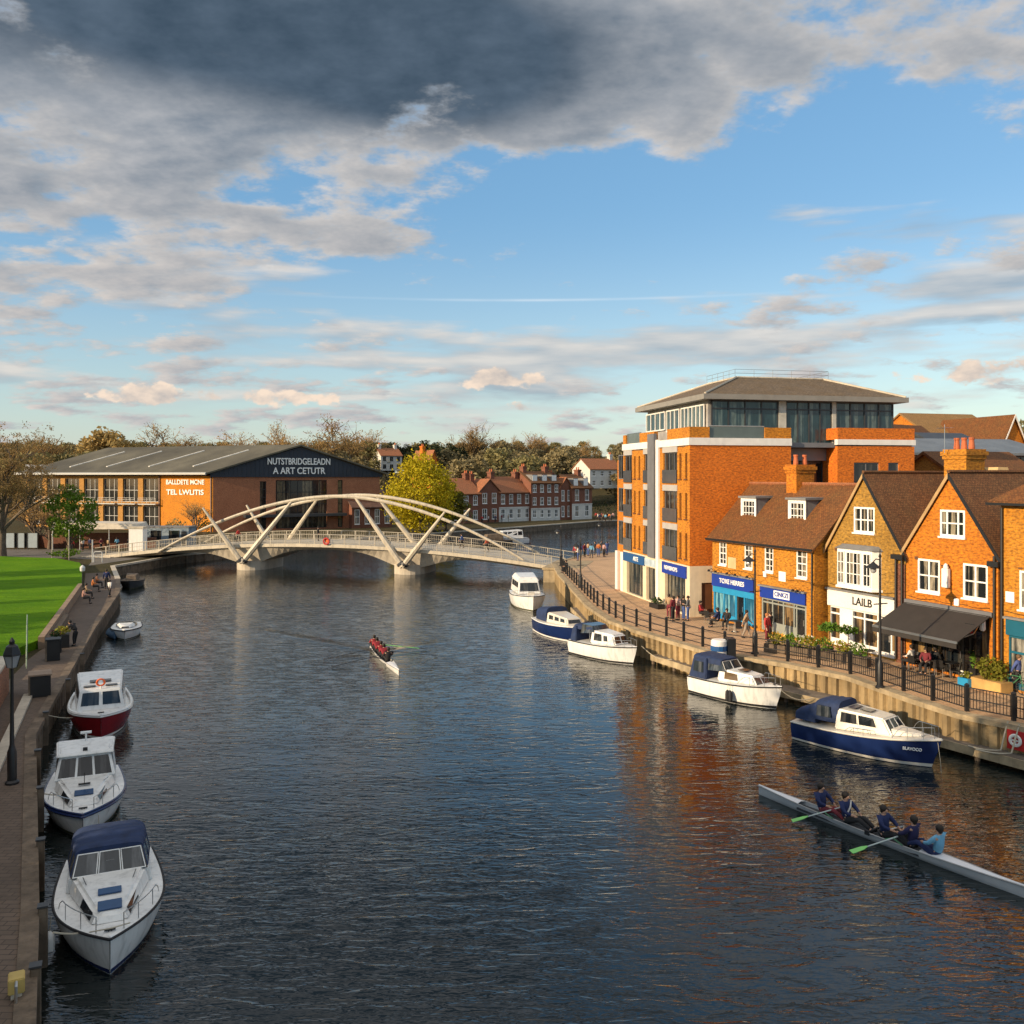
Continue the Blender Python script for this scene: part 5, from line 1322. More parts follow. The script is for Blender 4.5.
for u0, u1 in ((.05, .33), (.37, .63), (.67, .95)): panel(q['front'], u0, u1, .1, .88, .014, M_boatglass, w, 'windscreen_pane', frame=M_gel, fw=.02)
for s in ('port', 'star'):
    for u0, u1 in ((.08, .46), (.54, .92)): panel(q[s], u0, u1, .45, .88, .012, M_boatglass, w, 'side_window')
m = MB(); m.hexa([(-3.0, -1.08, zd+1.42), (-.75, -1.0, zd+1.36), (-.75, 1.0, zd+1.36), (-3.0, 1.08, zd+1.42)], [(-2.95, -1.02, zd+1.56), (-.85, -.94, zd+1.48), (-.85, .94, zd+1.48), (-2.95, 1.02, zd+1.56)]); ro = m.build('hardtop', M_gel, o, bev=.04)
m = MB(); m.tube([(-2.6, .0, zd+1.5), (-2.6, 0, zd+1.9)], .035, 6); m.box(-2.7, -.2, zd+1.9, -2.52, .2, zd+1.98); m.build('radar_mast', M_gel, ro)
m = MB(); m.box(-1.2, -.08, zd+1.5, -1.05, .08, zd+1.62); m.build('roof_lamp', M_black, ro)
for y in (-.85, .85): m = MB(); m.tube([(-1.5, y, zd+1.52), (-1.3, y, zd+1.62), (-1.1, y, zd+1.5)], .018, 5); m.build('grab_rail', M_steel, ro)
pulpit(o, gun, hbm, sheer, L_, .62, .93, .5, True, .34); cleat(o, 3.1, 0, sheer(.94)+.03)
wiper(o, (.1, -.8, zd+.5), (.5, -.65, zd+.5)); wiper(o, (.1, .8, zd+.5), (.5, .65, zd+.5)); m = MB(); m.tube([(.75, 0, zd+.5), (.7, 0, zd+1.0)], .012, 4); m.box(.65, -.2, zd+.5, .8, .2, zd+.54); m.build('anchor_lamp', M_black, o)
fender(o, 1.2, -1.42, .5); fender(o, 3.0, 0.5, .1)
# 3 red hull
bw_ = P(101, 741, 0); HQ3 = V((.42, -.907)); L_ = 7.6; pos = V((bw_.x, bw_.y)) - HQ3*(L_/2 - .3)*.85
o, hbm, sheer, gun = boat('red_cruiser', 'red hulled cruiser with white wheelhouse on the left quay', pos, HQ3, L_, 2.95, 1.0, 1.3, M_redh, rail_m=M_gel, blunt=3.6, boot_m=M_white, rake=.35, group='boats moored along the left quay')
o.scale = (.8, .92, .82); zd = 1.12
m = MB(); m.tube([(x, b-.03, h+.06) for x, b, h in gun] + [(x+.01, -b+.03, h+.06) for x, b, h in gun[::-1]], .09, 6); m.build('bulwark_rim', M_gel, o, smooth=True)
w, q = cabin(o, 'wheelhouse', -3.0, 1.9, 2.5, 2.2, 2.2, 1.85, zd-.03, zd, zd+1.35, zd+1.15, .1, -.45, M_gel, bev=.06)
for u0, u1 in ((.07, .46), (.54, .93)): panel(q['front'], u0, u1, .3, .88, .014, M_boatglass, w, 'windscreen_pane', frame=M_gel, fw=.02)
for s in ('port', 'star'):
    for k in range(3): panel(q[s], .08+.3*k, .32+.3*k, .4, .85, .012, M_boatglass, w, 'side_window')
for y in (-.5, .5): hatch(w, .6, .95, .55, zd+1.21, zd+1.2, M_boatglass, y)
for y in (-.3, .3): hatch(w, -.5, .0, .4, zd+1.28, zd+1.26, M_boatglass, y)
m = MB(); m.loft([[(1.22+.08*math.sin(b), (.18+.05*math.cos(b))*math.cos(a), zd+1.48+(.18+.05*math.cos(b))*math.sin(a)) for b in [2*math.pi*k/6 for k in range(6)]] for a in [2*math.pi*k/14 for k in range(15)]], cap=False); m.build('life_ring', M_orange, o, smooth=True)
m = MB(); m.tube([(1.3, 0, zd+1.3), (1.35, 0, zd+.5)], .04, 5); m.build('searchlight_post', M_white, o)
m = MB(); m.tube([(2.6, -.8, zd+.3), (2.9, 0, zd+.35), (2.6, .8, zd+.3)], .02, 5); m.build('bow_rail', M_steel, o); cleat(o, 3.0, 0, zd+.15)
# 4 small white dinghy
hd = V((.35, -.94)); p_ = P(119, 639, 0)
o, hbm, sheer, gun = boat('small_motorboat', 'small white open motorboat with dark cockpit on the left quay', (p_.x, p_.y+1.2), hd, 4.6, 2.1, .62, .75, M_gel, blunt=2.4, group='boats moored along the left quay')
m = MB(); m.lathe([(.72, .70), (.72, .78), (.62, .80), (.60, .72)], 0, 0, 18); 
for i, v in enumerate(m.v): m.v[i] = (v[0]*1.75-.6, v[1], v[2])
m.build('cockpit_coaming', mk('tan_trim', (.3, .26, .2), .7), o, smooth=True); m = MB(); m.lathe([(.60, .785), (.02, .76)], 0, 0, 18)
for i, v in enumerate(m.v): m.v[i] = (v[0]*1.75-.6, v[1], v[2])
m.build('cockpit_floor', mk('dark_cockpit', (.05, .05, .04), .8), o); c, q = cabin(o, 'cuddy', .35, 1.5, 1.3, .7, 1.1, .5, .72, .78, 1.02, .9, 0, -.2, M_gel)
panel(q['front'], .1, .9, .2, .8, .012, M_boatglass, c, 'windscreen')
p_ = P(106, 640, 0); k = thing('outboard_dinghy', 'tiny blue covered dinghy between the white motorboat and the quay', 'dinghy', (p_.x, p_.y+1.4, 0), R(-66), 'boats moored along the left quay')
m = MB(); m.loft([[(x, b*math.cos(a), .28+.32*math.sin(a)*(1 if math.sin(a) > 0 else .9)) for a in [2*math.pi*q/10 for q in range(10)]] for x, b in ((-1.2, .45), (-.6, .6), (.4, .6), (1.1, .3), (1.3, .05))]); m.build('hull', mk('blue_grey_cover', (.05, .10, .17), .8, var=.2), k, smooth=True)
p_ = P(128, 588, 0); o, hbm, sheer, gun = boat('workboat', 'small dark workboat moored at the corner of the left quay by the footbridge', (p_.x, p_.y+1), V((.3, -.95)), 5.5, 2.3, .6, .9, M_dgrey, deck_m=M_timber, group='boats moored along the left quay')
c, q = cabin(o, 'cuddy', -.8, 1.0, 1.4, 1.1, 1.2, .9, .7, .75, 1.35, 1.2, 0, -.2, M_timber)
G_R = 'boats moored along the right quay'
# F far white cruiser by the abutment
p_ = P(531, 613, 0); o, hbm, sheer, gun = boat('cabin_cruiser', 'white cruiser with dark windscreen moored nearest the bridge abutment', (p_.x-.2, p_.y+3.6), V((.12, -.99)), 7.8, 3.1, 1.35, 1.75, M_gel, blunt=2.8, group=G_R)
o.scale = (.9, .95, .78); zd = 1.6
c, q = cabin(o, 'wheelhouse', -3.2, 1.2, 2.5, 2.1, 2.2, 1.8, zd-.05, zd, zd+1.5, zd+1.4, .1, -.7, M_gel, bev=.06)
panel(q['front'], .06, .94, .2, .85, .014, M_boatglass, c, 'windscreen', frame=M_gel, fw=.03)
for s in ('port', 'star'):
    for k in range(3): panel(q[s], .1+.28*k, .34+.28*k, .45, .85, .012, M_boatglass, c, 'side_window')
m = MB(); m.hexa([(-3.0, -1.2, zd+1.45), (.5, -1.0, zd+1.36), (.5, 1.0, zd+1.36), (-3.0, 1.2, zd+1.45)], [(-2.8, -.9, zd+1.95), (0, -.8, zd+1.75), (0, .8, zd+1.75), (-2.8, .9, zd+1.95)]); m.build('hardtop', M_gel, o, bev=.05)
pulpit(o, gun, hbm, sheer, 7.8, .6, .93, .55, True, .3); m = MB(); m.box(2.0, -.3, zd+.05, 2.6, .3, zd+.4); m.build('bow_locker', M_gel2, o, bev=.05)
# G navy hull
p_ = P(557, 641, 0); hd = V((.42, -.907)); o, hbm, sheer, gun = boat('motor_sailer', 'navy hulled boat with white cabin between two white cruisers', (p_.x+.5, p_.y+1.6), hd, 7.0, 2.6, .95, 1.2, M_navyh, deck_m=M_gel2, rail_m=M_gel, boot_m=M_white, trans=.6, group=G_R)
c, q = cabin(o, 'cabin', -.9, 1.9, 1.8, 1.3, 1.6, 1.1, .95, 1.05, 1.7, 1.55, 0, -.3, M_gel2, bev=.07)
for s in ('port', 'star'):
    for k in range(3): panel(q[s], .12+.28*k, .32+.28*k, .4, .82, .012, M_boatglass, c, 'side_window')
panel(q['front'], .1, .9, .35, .82, .012, M_boatglass, c, 'windscreen'); canopy(o, -.9, -2.6, 1.8, 1.7, 1.0, 1.05, .8, M_navy, 'rear_canopy')
# H white cruiser, navy rear canopy
hd = V((.60, -.80)); o, hbm, sheer, gun = boat('cabin_cruiser', 'white round windowed cruiser with blue top behind the navy hulled boat', (6.0, 57.2), hd, 7.0, 2.5, 1.05, 1.3, M_gel, blunt=2.7, boot_m=M_black, group=G_R)
o.scale = (.78, .84, .86); zd = 1.1
c, q = cabin(o, 'cabin', -.9, 1.9, 2.0, 1.5, 1.75, 1.25, zd-.03, zd+.08, zd+.95, zd+.85, .1, -.4, M_gel, bev=.12)
panel(q['star'], .16, .48, .3, .85, .012, M_boatglass, c, 'side_window'); panel(q['star'], .56, .72, .35, .8, .012, M_boatglass, c, 'side_window'); panel(q['port'], .3, .7, .3, .85, .012, M_boatglass, c, 'side_window')
for u0, u1 in ((.06, .46), (.54, .94)): panel(q['front'], u0, u1, .25, .82, .014, M_boatglass, c, 'windscreen_pane')
w, q = cabin(o, 'windscreen', -2.0, -.5, 1.9, 1.7, 1.7, 1.4, zd+.6, zd+.8, zd+1.3, zd+1.25, .1, -.35, M_ltglass, bev=0)
canopy(o, -.8, -2.9, 1.6, 1.8, zd+.85, .34, .34, M_navy); 
for x in (-.95, -2.8):
    for s in (1, -1): m = MB(); m.tube([(x, s*.9, zd), (x, s*.88, zd+1.0)], .03, 5); m.build('canopy_post', M_steel, o)
m = MB(); m.hexa([(-3.2, -1.1, zd-.05), (-2.4, -1.1, zd-.05), (-2.4, 1.1, zd-.05), (-3.2, 1.1, zd-.05)], [(-3.0, -1.0, zd+.95), (-2.5, -1.0, zd+1.1), (-2.5, 1.0, zd+1.1), (-3.0, 1.0, zd+.95)]); m.build('stern_cover', M_navy, o, bev=.05)
pulpit(o, gun, hbm, sheer, 7.0, .66, .95, .45, True, .25)
# I white cruiser, navy canopy
hd = V((.60, -.80)); o, hbm, sheer, gun = boat('cabin_cruiser', 'white cruiser with tall navy canopy and black fender below the shopfronts', (11.75, 46.7), hd, 6.9, 2.5, 1.0, 1.3, M_gel, rail_m=M_rub, blunt=2.7, boot_m=M_black, group=G_R)
o.scale = (.78, .85, .88); zd = 1.06
c, q = cabin(o, 'cabin', -1.0, 2.1, 2.0, 1.4, 1.75, 1.15, zd-.03, zd+.08, zd+.72, zd+.6, .1, -.45, M_gel, bev=.12)
panel(q['star'], .2, .55, .3, .88, .012, mk('amber_window', (.12, .08, .045), .1), c, 'side_window'); panel(q['port'], .3, .7, .3, .85, .012, M_boatglass, c, 'side_window')
for u0, u1 in ((.06, .46), (.54, .94)): panel(q['front'], u0, u1, .2, .85, .014, M_ltglass, c, 'windscreen_pane')
w, q = cabin(o, 'windscreen', -1.9, -.35, 1.9, 1.75, 1.7, 1.5, zd+.5, zd+.62, zd+1.2, zd+1.15, .1, -.4, M_ltglass, bev=0)
for u0, u1 in ((.05, .48), (.52, .95)): panel(q['front'], u0, u1, .08, .92, .012, M_ltglass, w, 'pane', frame=M_gel, fw=.02)
canopy(o, -.75, -3.0, 1.65, 1.9, zd+.9, .34, .42, M_navy)
m = MB(); m.hexa([(-3.3, -1.1, zd-.05), (-1.7, -1.15, zd-.05), (-1.7, 1.15, zd-.05), (-3.3, 1.1, zd-.05)], [(-3.0, -1.0, zd+1.1), (-1.8, -1.0, zd+1.2), (-1.8, 1.0, zd+1.2), (-3.0, 1.0, zd+1.1)]); sc_ = m.build('side_cover', M_navy, o, bev=.05)
m = MB(); m.hexa([(-2.85, -1.135, zd+.35), (-2.0, -1.15, zd+.35), (-2.0, -1.1, zd+.35), (-2.85, -1.1, zd+.35)], [(-2.8, -1.075, zd+.95), (-2.05, -1.085, zd+.95), (-2.05, -1.0, zd+.95), (-2.8, -1.0, zd+.95)]); m.build('clear_window', M_ltglass, sc_)
hatch(c, .2, .8, .6, zd+.73, zd+.70, M_boatglass); pulpit(o, gun, hbm, sheer, 6.9, .62, .95, .5, True, .25); fender(o, .3, -1.36, .5, M_rub); fender(o, .55, -1.36, .5, M_rub); cleat(o, 2.9, 0, sheer(.92)+.05)
# J blue hull, big canopy
hd = V((.64, -.768)); o, hbm, sheer, gun = boat('blue_cruiser', 'deep blue hulled cruiser with cream cabin and navy canopy by the jetty', (15.0, 37.9), hd, 7.7, 2.7, .95, 1.4, M_navyh, deck_m=M_gel2, rail_m=M_gel2, blunt=2.7, boot_m=M_gel2, rake=.6, group=G_R)
o.scale = (.80, .86, .84); zd = 1.1
c, q = cabin(o, 'cabin', -1.3, 1.75, 2.15, 1.6, 1.85, 1.3, zd-.05, zd+.12, zd+.95, zd+.85, .1, -.55, M_gel2, bev=.07)
panel(q['star'], .1, .42, .4, .9, .012, M_boatglass, c, 'side_window', frame=M_gel2, fw=.02); panel(q['star'], .46, .78, .4, .9, .012, M_boatglass, c, 'side_window', frame=M_gel2, fw=.02); panel(q['port'], .2, .8, .4, .9, .012, M_boatglass, c, 'side_window')
for k in range(3): panel(q['front'], .04+.32*k, .32+.32*k, .25, .9, .014, M_boatglass, c, 'windscreen_pane', frame=M_gel, fw=.02)
c2, q2 = cabin(o, 'fore_trunk', 1.4, 3.0, 1.5, .6, 1.3, .45, zd+.05, zd+.25, zd+.42, zd+.4, 0, -.15, M_gel2, bev=.06)
hatch(c, -.3, .3, .55, zd+.96, zd+.93, M_boatglass); hatch(c, -.9, -.5, .8, zd+.98, zd+.97, mk('solar_panel', (.03, .03, .05), .3))
canopy(o, -1.15, -2.5, 1.8, 2.0, zd+.2, 1.08, .95, M_navy); canopy(o, -2.45, -3.7, 2.0, 1.85, zd+.0, 1.02, .45, M_navy, 'rear_canopy')
m = MB(); m.hexa([(-2.3, -1.13, zd+.45), (-1.5, -1.06, zd+.45), (-1.5, -1.0, zd+.45), (-2.3, -1.0, zd+.45)], [(-2.25, -1.1, zd+.98), (-1.6, -1.03, zd+.98), (-1.6, -.95, zd+.98), (-2.25, -.95, zd+.98)]); m.build('clear_window', M_ltglass, o)
pulpit(o, gun, hbm, sheer, 7.7, .74, .965, .55, True, .2); pulpit(o, gun, hbm, sheer, 7.7, .42, .60, .3, True, .2, .12)
fx = Fr((1.3, -.0, 0), (1, 0, 0), (0, 1, 0))
tt = .86; x_ = -3.85+7.7*tt
fx = Fr((x_, -hbm(tt)*.985-.06, 0), (V((gun[19][0], -gun[19][1], 0))-V((gun[17][0], -gun[17][1], 0))), (0, 1, 0)); text('BLAVOCO', fx, 0, .86, .2, M_letw, o, d=-.02, width=.85)
m = MB(); m.tube([(3.7, -.1, 1.25), (3.95, -.35, .5), (4.05, -.45, -.1)], .014, 4); m.build('anchor_chain', M_rope, o)
# far boats beyond the bridge
p_ = P(507, 545, 0); o, hbm, sheer, gun = boat('river_boat', 'white trip boat moored under the far quay beyond the bridge', (p_.x, p_.y+2), V((-.92, -.4)), 10, 3.6, 1.3, 1.6, M_gel, boot_m=M_navyh, group='boats beyond the bridge'); o.scale = (.72, .8, .75)
c, q = cabin(o, 'saloon', -3.6, 2.4, 2.8, 2.3, 2.5, 1.9, 1.3, 1.4, 3.2, 3.0, .2, -.8, M_gel)
for s in ('port', 'star'):
    for k in range(4): panel(q[s], .06+.235*k, .25+.235*k, .4, .85, .02, M_boatglass, c, 'side_window')
p_ = P(488, 546, 0); o, hbm, sheer, gun = boat('dark_barge', 'low dark barge beside the white trip boat beyond the bridge', (p_.x, p_.y+1.5), V((-.92, -.4)), 8, 2.6, .8, 1.0, M_dgrey, deck_m=M_timber, group='boats beyond the bridge')
c, q = cabin(o, 'cabin', -2.4, .6, 1.8, 1.6, 1.6, 1.4, .8, .9, 1.9, 1.8, 0, -.2, M_timber)

# ------------------------------------------------------------------ jetties
def jetty(label, a, b, w, z, mat=M_deckwood):
    a, b = V(a), V(b); t = (b-a).normalized(); L = (b-a).length
    o = thing('jetty', label, 'jetty', (a.x, a.y, 0), math.atan2(t.y, t.x))
    m = MB(); n = int(L/.16)
    for k in range(n): m.box(L*k/n+.006, 0, z-.05, L*(k+1)/n-.006, w, z)
    m.build('planking', mat, o); m = MB(); m.box(0, -.06, z-.32, L, -.003, z+.03); m.build('fascia', M_stone, o)
    for k in range(int(L/2.2)+1):
        x = min(L-.1, k*2.2+.1); m = MB(); m.cyl(x, .1, -2, z-.06, .11, n=8); m.build('pile', M_timber, o)
    return o
jetty('long grey jetty along the buff quay wall between the white cruisers', (8.6, 55.6), (11.6, 49.2), 1.25, .55)
jetty('jetty behind the blue hulled cruiser under the quay wall', (12.6, 48.0), (16.6, 42.8), 1.3, .55)
jetty('walkway jetty behind the navy hulled boat near the abutment', (5.0, 76), (6.1, 63), 1.1, .5)
jetty('grey jetty with mooring ropes at the right edge', (17.7, 38.6), (21.0, 33.2), 1.3, .5)
for i, (a, b, c_) in enumerate((((18.6, 36.7, .6), (19.5, 35.9, .75), (20.0, 36.3, 1.7)), ((18.7, 36.3, .58), (19.7, 35.5, .75), (20.25, 35.9, 1.7)))):
    m = MB(); pts = [V(a).lerp(V(b), t/6) for t in range(7)] + [V(b).lerp(V(c_), t/4) for t in range(1, 5)]
    t_ = tag(m.tube([p - V((0, 0, .12*math.sin(math.pi*min(1, k/8)))) for k, p in enumerate(pts)], .035, 5).build('mooring_rope', M_rope), ['grey mooring rope over the jetty, the one nearer the blue boat', 'second mooring rope over the jetty, nearer the lifebuoy board'][i], 'rope')
# ------------------------------------------------------------------ people
def skin_mesh(name, joints, edges, root, sub=1):
    me = bpy.data.meshes.new(name); ks = list(joints); ix = {k: i for i, k in enumerate(ks)}
    me.from_pydata([joints[k][0] for k in ks], [(ix[a], ix[b]) for a, b in edges], [])
    o = bpy.data.objects.new(name, me); C.objects.link(o)
    md = o.modifiers.new('s', 'SKIN'); md.use_smooth_shade = True
    for k in ks:
        r = joints[k][1]; sv = me.skin_vertices[0].data[ix[k]]; sv.radius = (r, r) if not isinstance(r, tuple) else r
        sv.use_root = (k == root)
    ss = o.modifiers.new('u', 'SUBSURF'); ss.levels = sub; ss.render_levels = sub
    bpy.context.view_layer.update(); dg = bpy.context.evaluated_depsgraph_get()
    r = bpy.data.meshes.new_from_object(o.evaluated_get(dg)); r.name = name
    bpy.data.objects.remove(o); bpy.data.meshes.remove(me)
    r.polygons.foreach_set('use_smooth', [True]*len(r.polygons))
    return r
def limb(j, s, which, *pts): pass
def make_pose(name, J):
    """J: joint positions (x right, y forward, z up) -> body, top, trousers, hair, shoes meshes"""
    j = {k: V(v) for k, v in J.items()}
    R_ = dict(pelvis=.125, waist=.105, chest=.135, neck=.055, head=.085, crown=.06, nose=.018, shL=.07, shR=.07, elL=.042, elR=.042, wrL=.03, wrR=.03, hpL=.085, hpR=.085, knL=.058, knR=.058, anL=.04, anR=.04, toL=.035, toR=.035)
    fin = {}; ed = [('pelvis', 'waist'), ('waist', 'chest'), ('chest', 'neck'), ('neck', 'head'), ('head', 'crown'), ('head', 'nose')]
    for s in 'LR':
        ed += [('chest', 'sh'+s), ('sh'+s, 'el'+s), ('el'+s, 'wr'+s), ('pelvis', 'hp'+s), ('hp'+s, 'kn'+s), ('kn'+s, 'an'+s), ('an'+s, 'to'+s)]
        d = (j['wr'+s]-j['el'+s]).normalized(); side = d.cross(V((1, 0, 0))).normalized()
        pm = j['wr'+s] + d*.07; j['pa'+s] = pm; R_['pa'+s] = .032; ed.append(('wr'+s, 'pa'+s))
        for f in range(4):
            k = 'f%d%s' % (f, s); j[k] = pm + d*(.075 - .012*abs(f-1)) + side*(.022*(f-1.5)) + V((0, .012, -.01)); R_[k] = .009; ed.append(('pa'+s, k))
        k = 'th'+s; j[k] = j['wr'+s] + d*.06 + side*-.05; R_[k] = .010; ed.append(('wr'+s, k))
    cov = ('pelvis', 'waist', 'chest', 'shL', 'shR', 'elL', 'elR', 'hpL', 'hpR', 'knL', 'knR')
    body = skin_mesh(name+'_body', {k: (j[k], R_[k]*(.78 if k in cov else 1)) for k in j}, ed, 'pelvis')
    def sub(keys, ed_, grow, root, over={}):
        return skin_mesh(name+'_c', {k: (over.get(k, j[k]), R_[k]*grow.get(k, 1.14) + .012) for k in keys}, ed_, root)
    cut = {('wr'+s): j['el'+s].lerp(j['wr'+s], .88) for s in 'LR'}; cut['neck'] = j['chest'].lerp(j['neck'], .7)
    top = sub(['pelvis', 'waist', 'chest', 'neck', 'shL', 'elL', 'wrL', 'shR', 'elR', 'wrR'], [('pelvis', 'waist'), ('waist', 'chest'), ('chest', 'neck')] + [e for s in 'LR' for e in (('chest', 'sh'+s), ('sh'+s, 'el'+s), ('el'+s, 'wr'+s))], {'neck': .9}, 'pelvis', cut)
    cut2 = {('an'+s): j['kn'+s].lerp(j['an'+s], .93) for s in 'LR'}; cut2['waist'] = j['pelvis'].lerp(j['waist'], .5)
    tr = sub(['waist', 'pelvis', 'hpL', 'knL', 'anL', 'hpR', 'knR', 'anR'], [('waist', 'pelvis')] + [e for s in 'LR' for e in (('pelvis', 'hp'+s), ('hp'+s, 'kn'+s), ('kn'+s, 'an'+s))], {'waist': 1.05}, 'pelvis', cut2)
    hm = MB(); hd = j['head'].lerp(j['crown'], .55) - (j['nose']-j['head'])*.22
    hm.ball(hd, .108, .115, .105, 10, 6); hm.ball(j['head']-(j['nose']-j['head'])*.55+V((0, 0, -.02)), .085, .06, .085, 8, 5)
    ho = hm.build(name+'_hair', M_hair, None, smooth='all'); hair = ho.data; bpy.data.objects.remove(ho)
    so_ = MB()
    for s in 'LR':
        a, t = j['an'+s], j['to'+s]; so_.tube([a-(t-a)*.3+V((0, 0, -.03)), a+V((0, 0, -.03)), t, t+(t-a)*.25], [.045, .055, .048, .02], 7)
    ho = so_.build(name+'_shoes', M_black, None, smooth='all'); shoes = ho.data; bpy.data.objects.remove(ho)
    for m_ in (body, top, tr): m_.materials.clear(); m_.materials.append(M_skin)
    return dict(body=body, top=top, trousers=tr, hair=hair, shoes=shoes)
def stand(lean=0., armL=(-.27, .02, 1.1), armR=(.27, .02, 1.1), wl=(-.27, .12, .86), wr=(.27, .12, .86), step=0.):
    y = lean
    return dict(pelvis=(0, 0, .95), waist=(0, .0+y*.3, 1.12), chest=(0, y*.7, 1.34), neck=(0, y, 1.5), head=(0, y+.02, 1.6), crown=(0, y+.01, 1.69), nose=(0, y+.125, 1.6), shL=(-.18, y*.8, 1.42), shR=(.18, y*.8, 1.42), elL=armL, elR=armR, wrL=wl, wrR=wr,
                hpL=(-.09, 0, .88), hpR=(.09, 0, .88), knL=(-.1, .02+step*.6, .5), knR=(.1, .02-step*.3, .5), anL=(-.1, step, .08), anR=(.1, -step, .08+abs(step)*.12), toL=(-.11, .14+step, .04), toR=(.11, .14-step, .04))
POSE = dict(
    stand=make_pose('standing', stand()), walk=make_pose('walking', stand(.04, (-.25, .12, 1.12), (.25, -.12, 1.12), (-.24, .3, .95), (.25, -.2, .88), .22)),
    talk=make_pose('talking', stand(0, (-.27, .02, 1.12), (.27, .05, 1.12), (-.12, .26, 1.16), (.2, .28, 1.05))),
    bend=make_pose('bending', dict(pelvis=(0, -.08, .93), waist=(0, .02, 1.08), chest=(0, .2, 1.25), neck=(0, .33, 1.36), head=(0, .4, 1.43), crown=(0, .43, 1.52), nose=(0, .52, 1.4), shL=(-.18, .24, 1.28), shR=(.18, .24, 1.28), elL=(-.24, .36, 1.05), elR=(.24, .36, 1.05), wrL=(-.18, .52, .95), wrR=(.18, .52, .95), hpL=(-.09, -.06, .87), hpR=(.09, -.06, .87), knL=(-.1, .02, .5), knR=(.1, .04, .5), anL=(-.1, -.02, .08), anR=(.1, .1, .08), toL=(-.11, .12, .04), toR=(.11, .24, .04))),
    sit=make_pose('sitting', dict(pelvis=(0, 0, .55), waist=(0, -.01, .72), chest=(0, .0, .95), neck=(0, .03, 1.11), head=(0, .05, 1.21), crown=(0, .04, 1.3), nose=(0, .155, 1.2), shL=(-.18, 0, 1.03), shR=(.18, 0, 1.03), elL=(-.25, .1, .78), elR=(.25, .1, .78), wrL=(-.15, .32, .72), wrR=(.15, .32, .72), hpL=(-.09, .04, .52), hpR=(.09, .04, .52), knL=(-.12, .46, .52), knR=(.12, .46, .52), anL=(-.12, .46, .1), anR=(.12, .46, .1), toL=(-.12, .6, .05), toR=(.12, .6, .05))),
    row=make_pose('rowing', dict(pelvis=(0, 0, .14), waist=(0, .03, .3), chest=(0, .12, .52), neck=(0, .19, .67), head=(0, .22, .77), crown=(0, .21, .86), nose=(0, .33, .76), shL=(-.19, .13, .6), shR=(.19, .13, .6), elL=(-.22, .36, .44), elR=(.22, .36, .44), wrL=(-.12, .58, .38), wrR=(.12, .58, .38), hpL=(-.09, .05, .12), hpR=(.09, .05, .12), knL=(-.13, .5, .38), knR=(.13, .5, .38), anL=(-.09, .85, .1), anR=(.09, .85, .1), toL=(-.09, .95, .18), toR=(.09, .95, .18))),
    row2=make_pose('rowing_back', dict(pelvis=(0, 0, .14), waist=(0, -.06, .3), chest=(0, -.09, .53), neck=(0, -.07, .69), head=(0, -.05, .79), crown=(0, -.07, .88), nose=(0, .06, .79), shL=(-.19, -.09, .61), shR=(.19, -.09, .61), elL=(-.28, .1, .42), elR=(.28, .1, .42), wrL=(-.16, .3, .36), wrR=(.16, .3, .36), hpL=(-.09, .05, .12), hpR=(.09, .05, .12), knL=(-.12, .48, .3), knR=(.12, .48, .3), anL=(-.09, .88, .1), anR=(.09, .88, .1), toL=(-.09, .98, .18), toR=(.09, .98, .18))),
)
def cloth(col): 
    n = 'cloth_%02x%02x%02x' % tuple(int(c*255) for c in col)
    return mk(n, col, .85, var=.2, vs=4)
NAVY, BLK, WHT, RED, TAN, GRY, BLU, LBL, DRED, GRN, ORG = (.012, .022, .085), (.015, .015, .017), (.6, .58, .55), (.4, .03, .03), (.35, .24, .14), (.12, .12, .13), (.05, .09, .25), (.15, .38, .55), (.16, .02, .03), (.08, .12, .06), (.5, .16, .04)
def person(label, pose, loc, rz, top, tro, hair=None, scale=1., group=None):
    o = thing('person', label, 'person', loc, rz, group); o.scale = (scale,)*3
    for part, mat in (('body', M_skin), ('top', cloth(top)), ('trousers', cloth(tro)), ('hair', hair or M_hair), ('shoes', M_black)):
        x = bpy.data.objects.new(part, POSE[pose][part]); C.objects.link(x); x.parent = o
        x.material_slots[0].link = 'OBJECT'; x.material_slots[0].material = mat
    return o
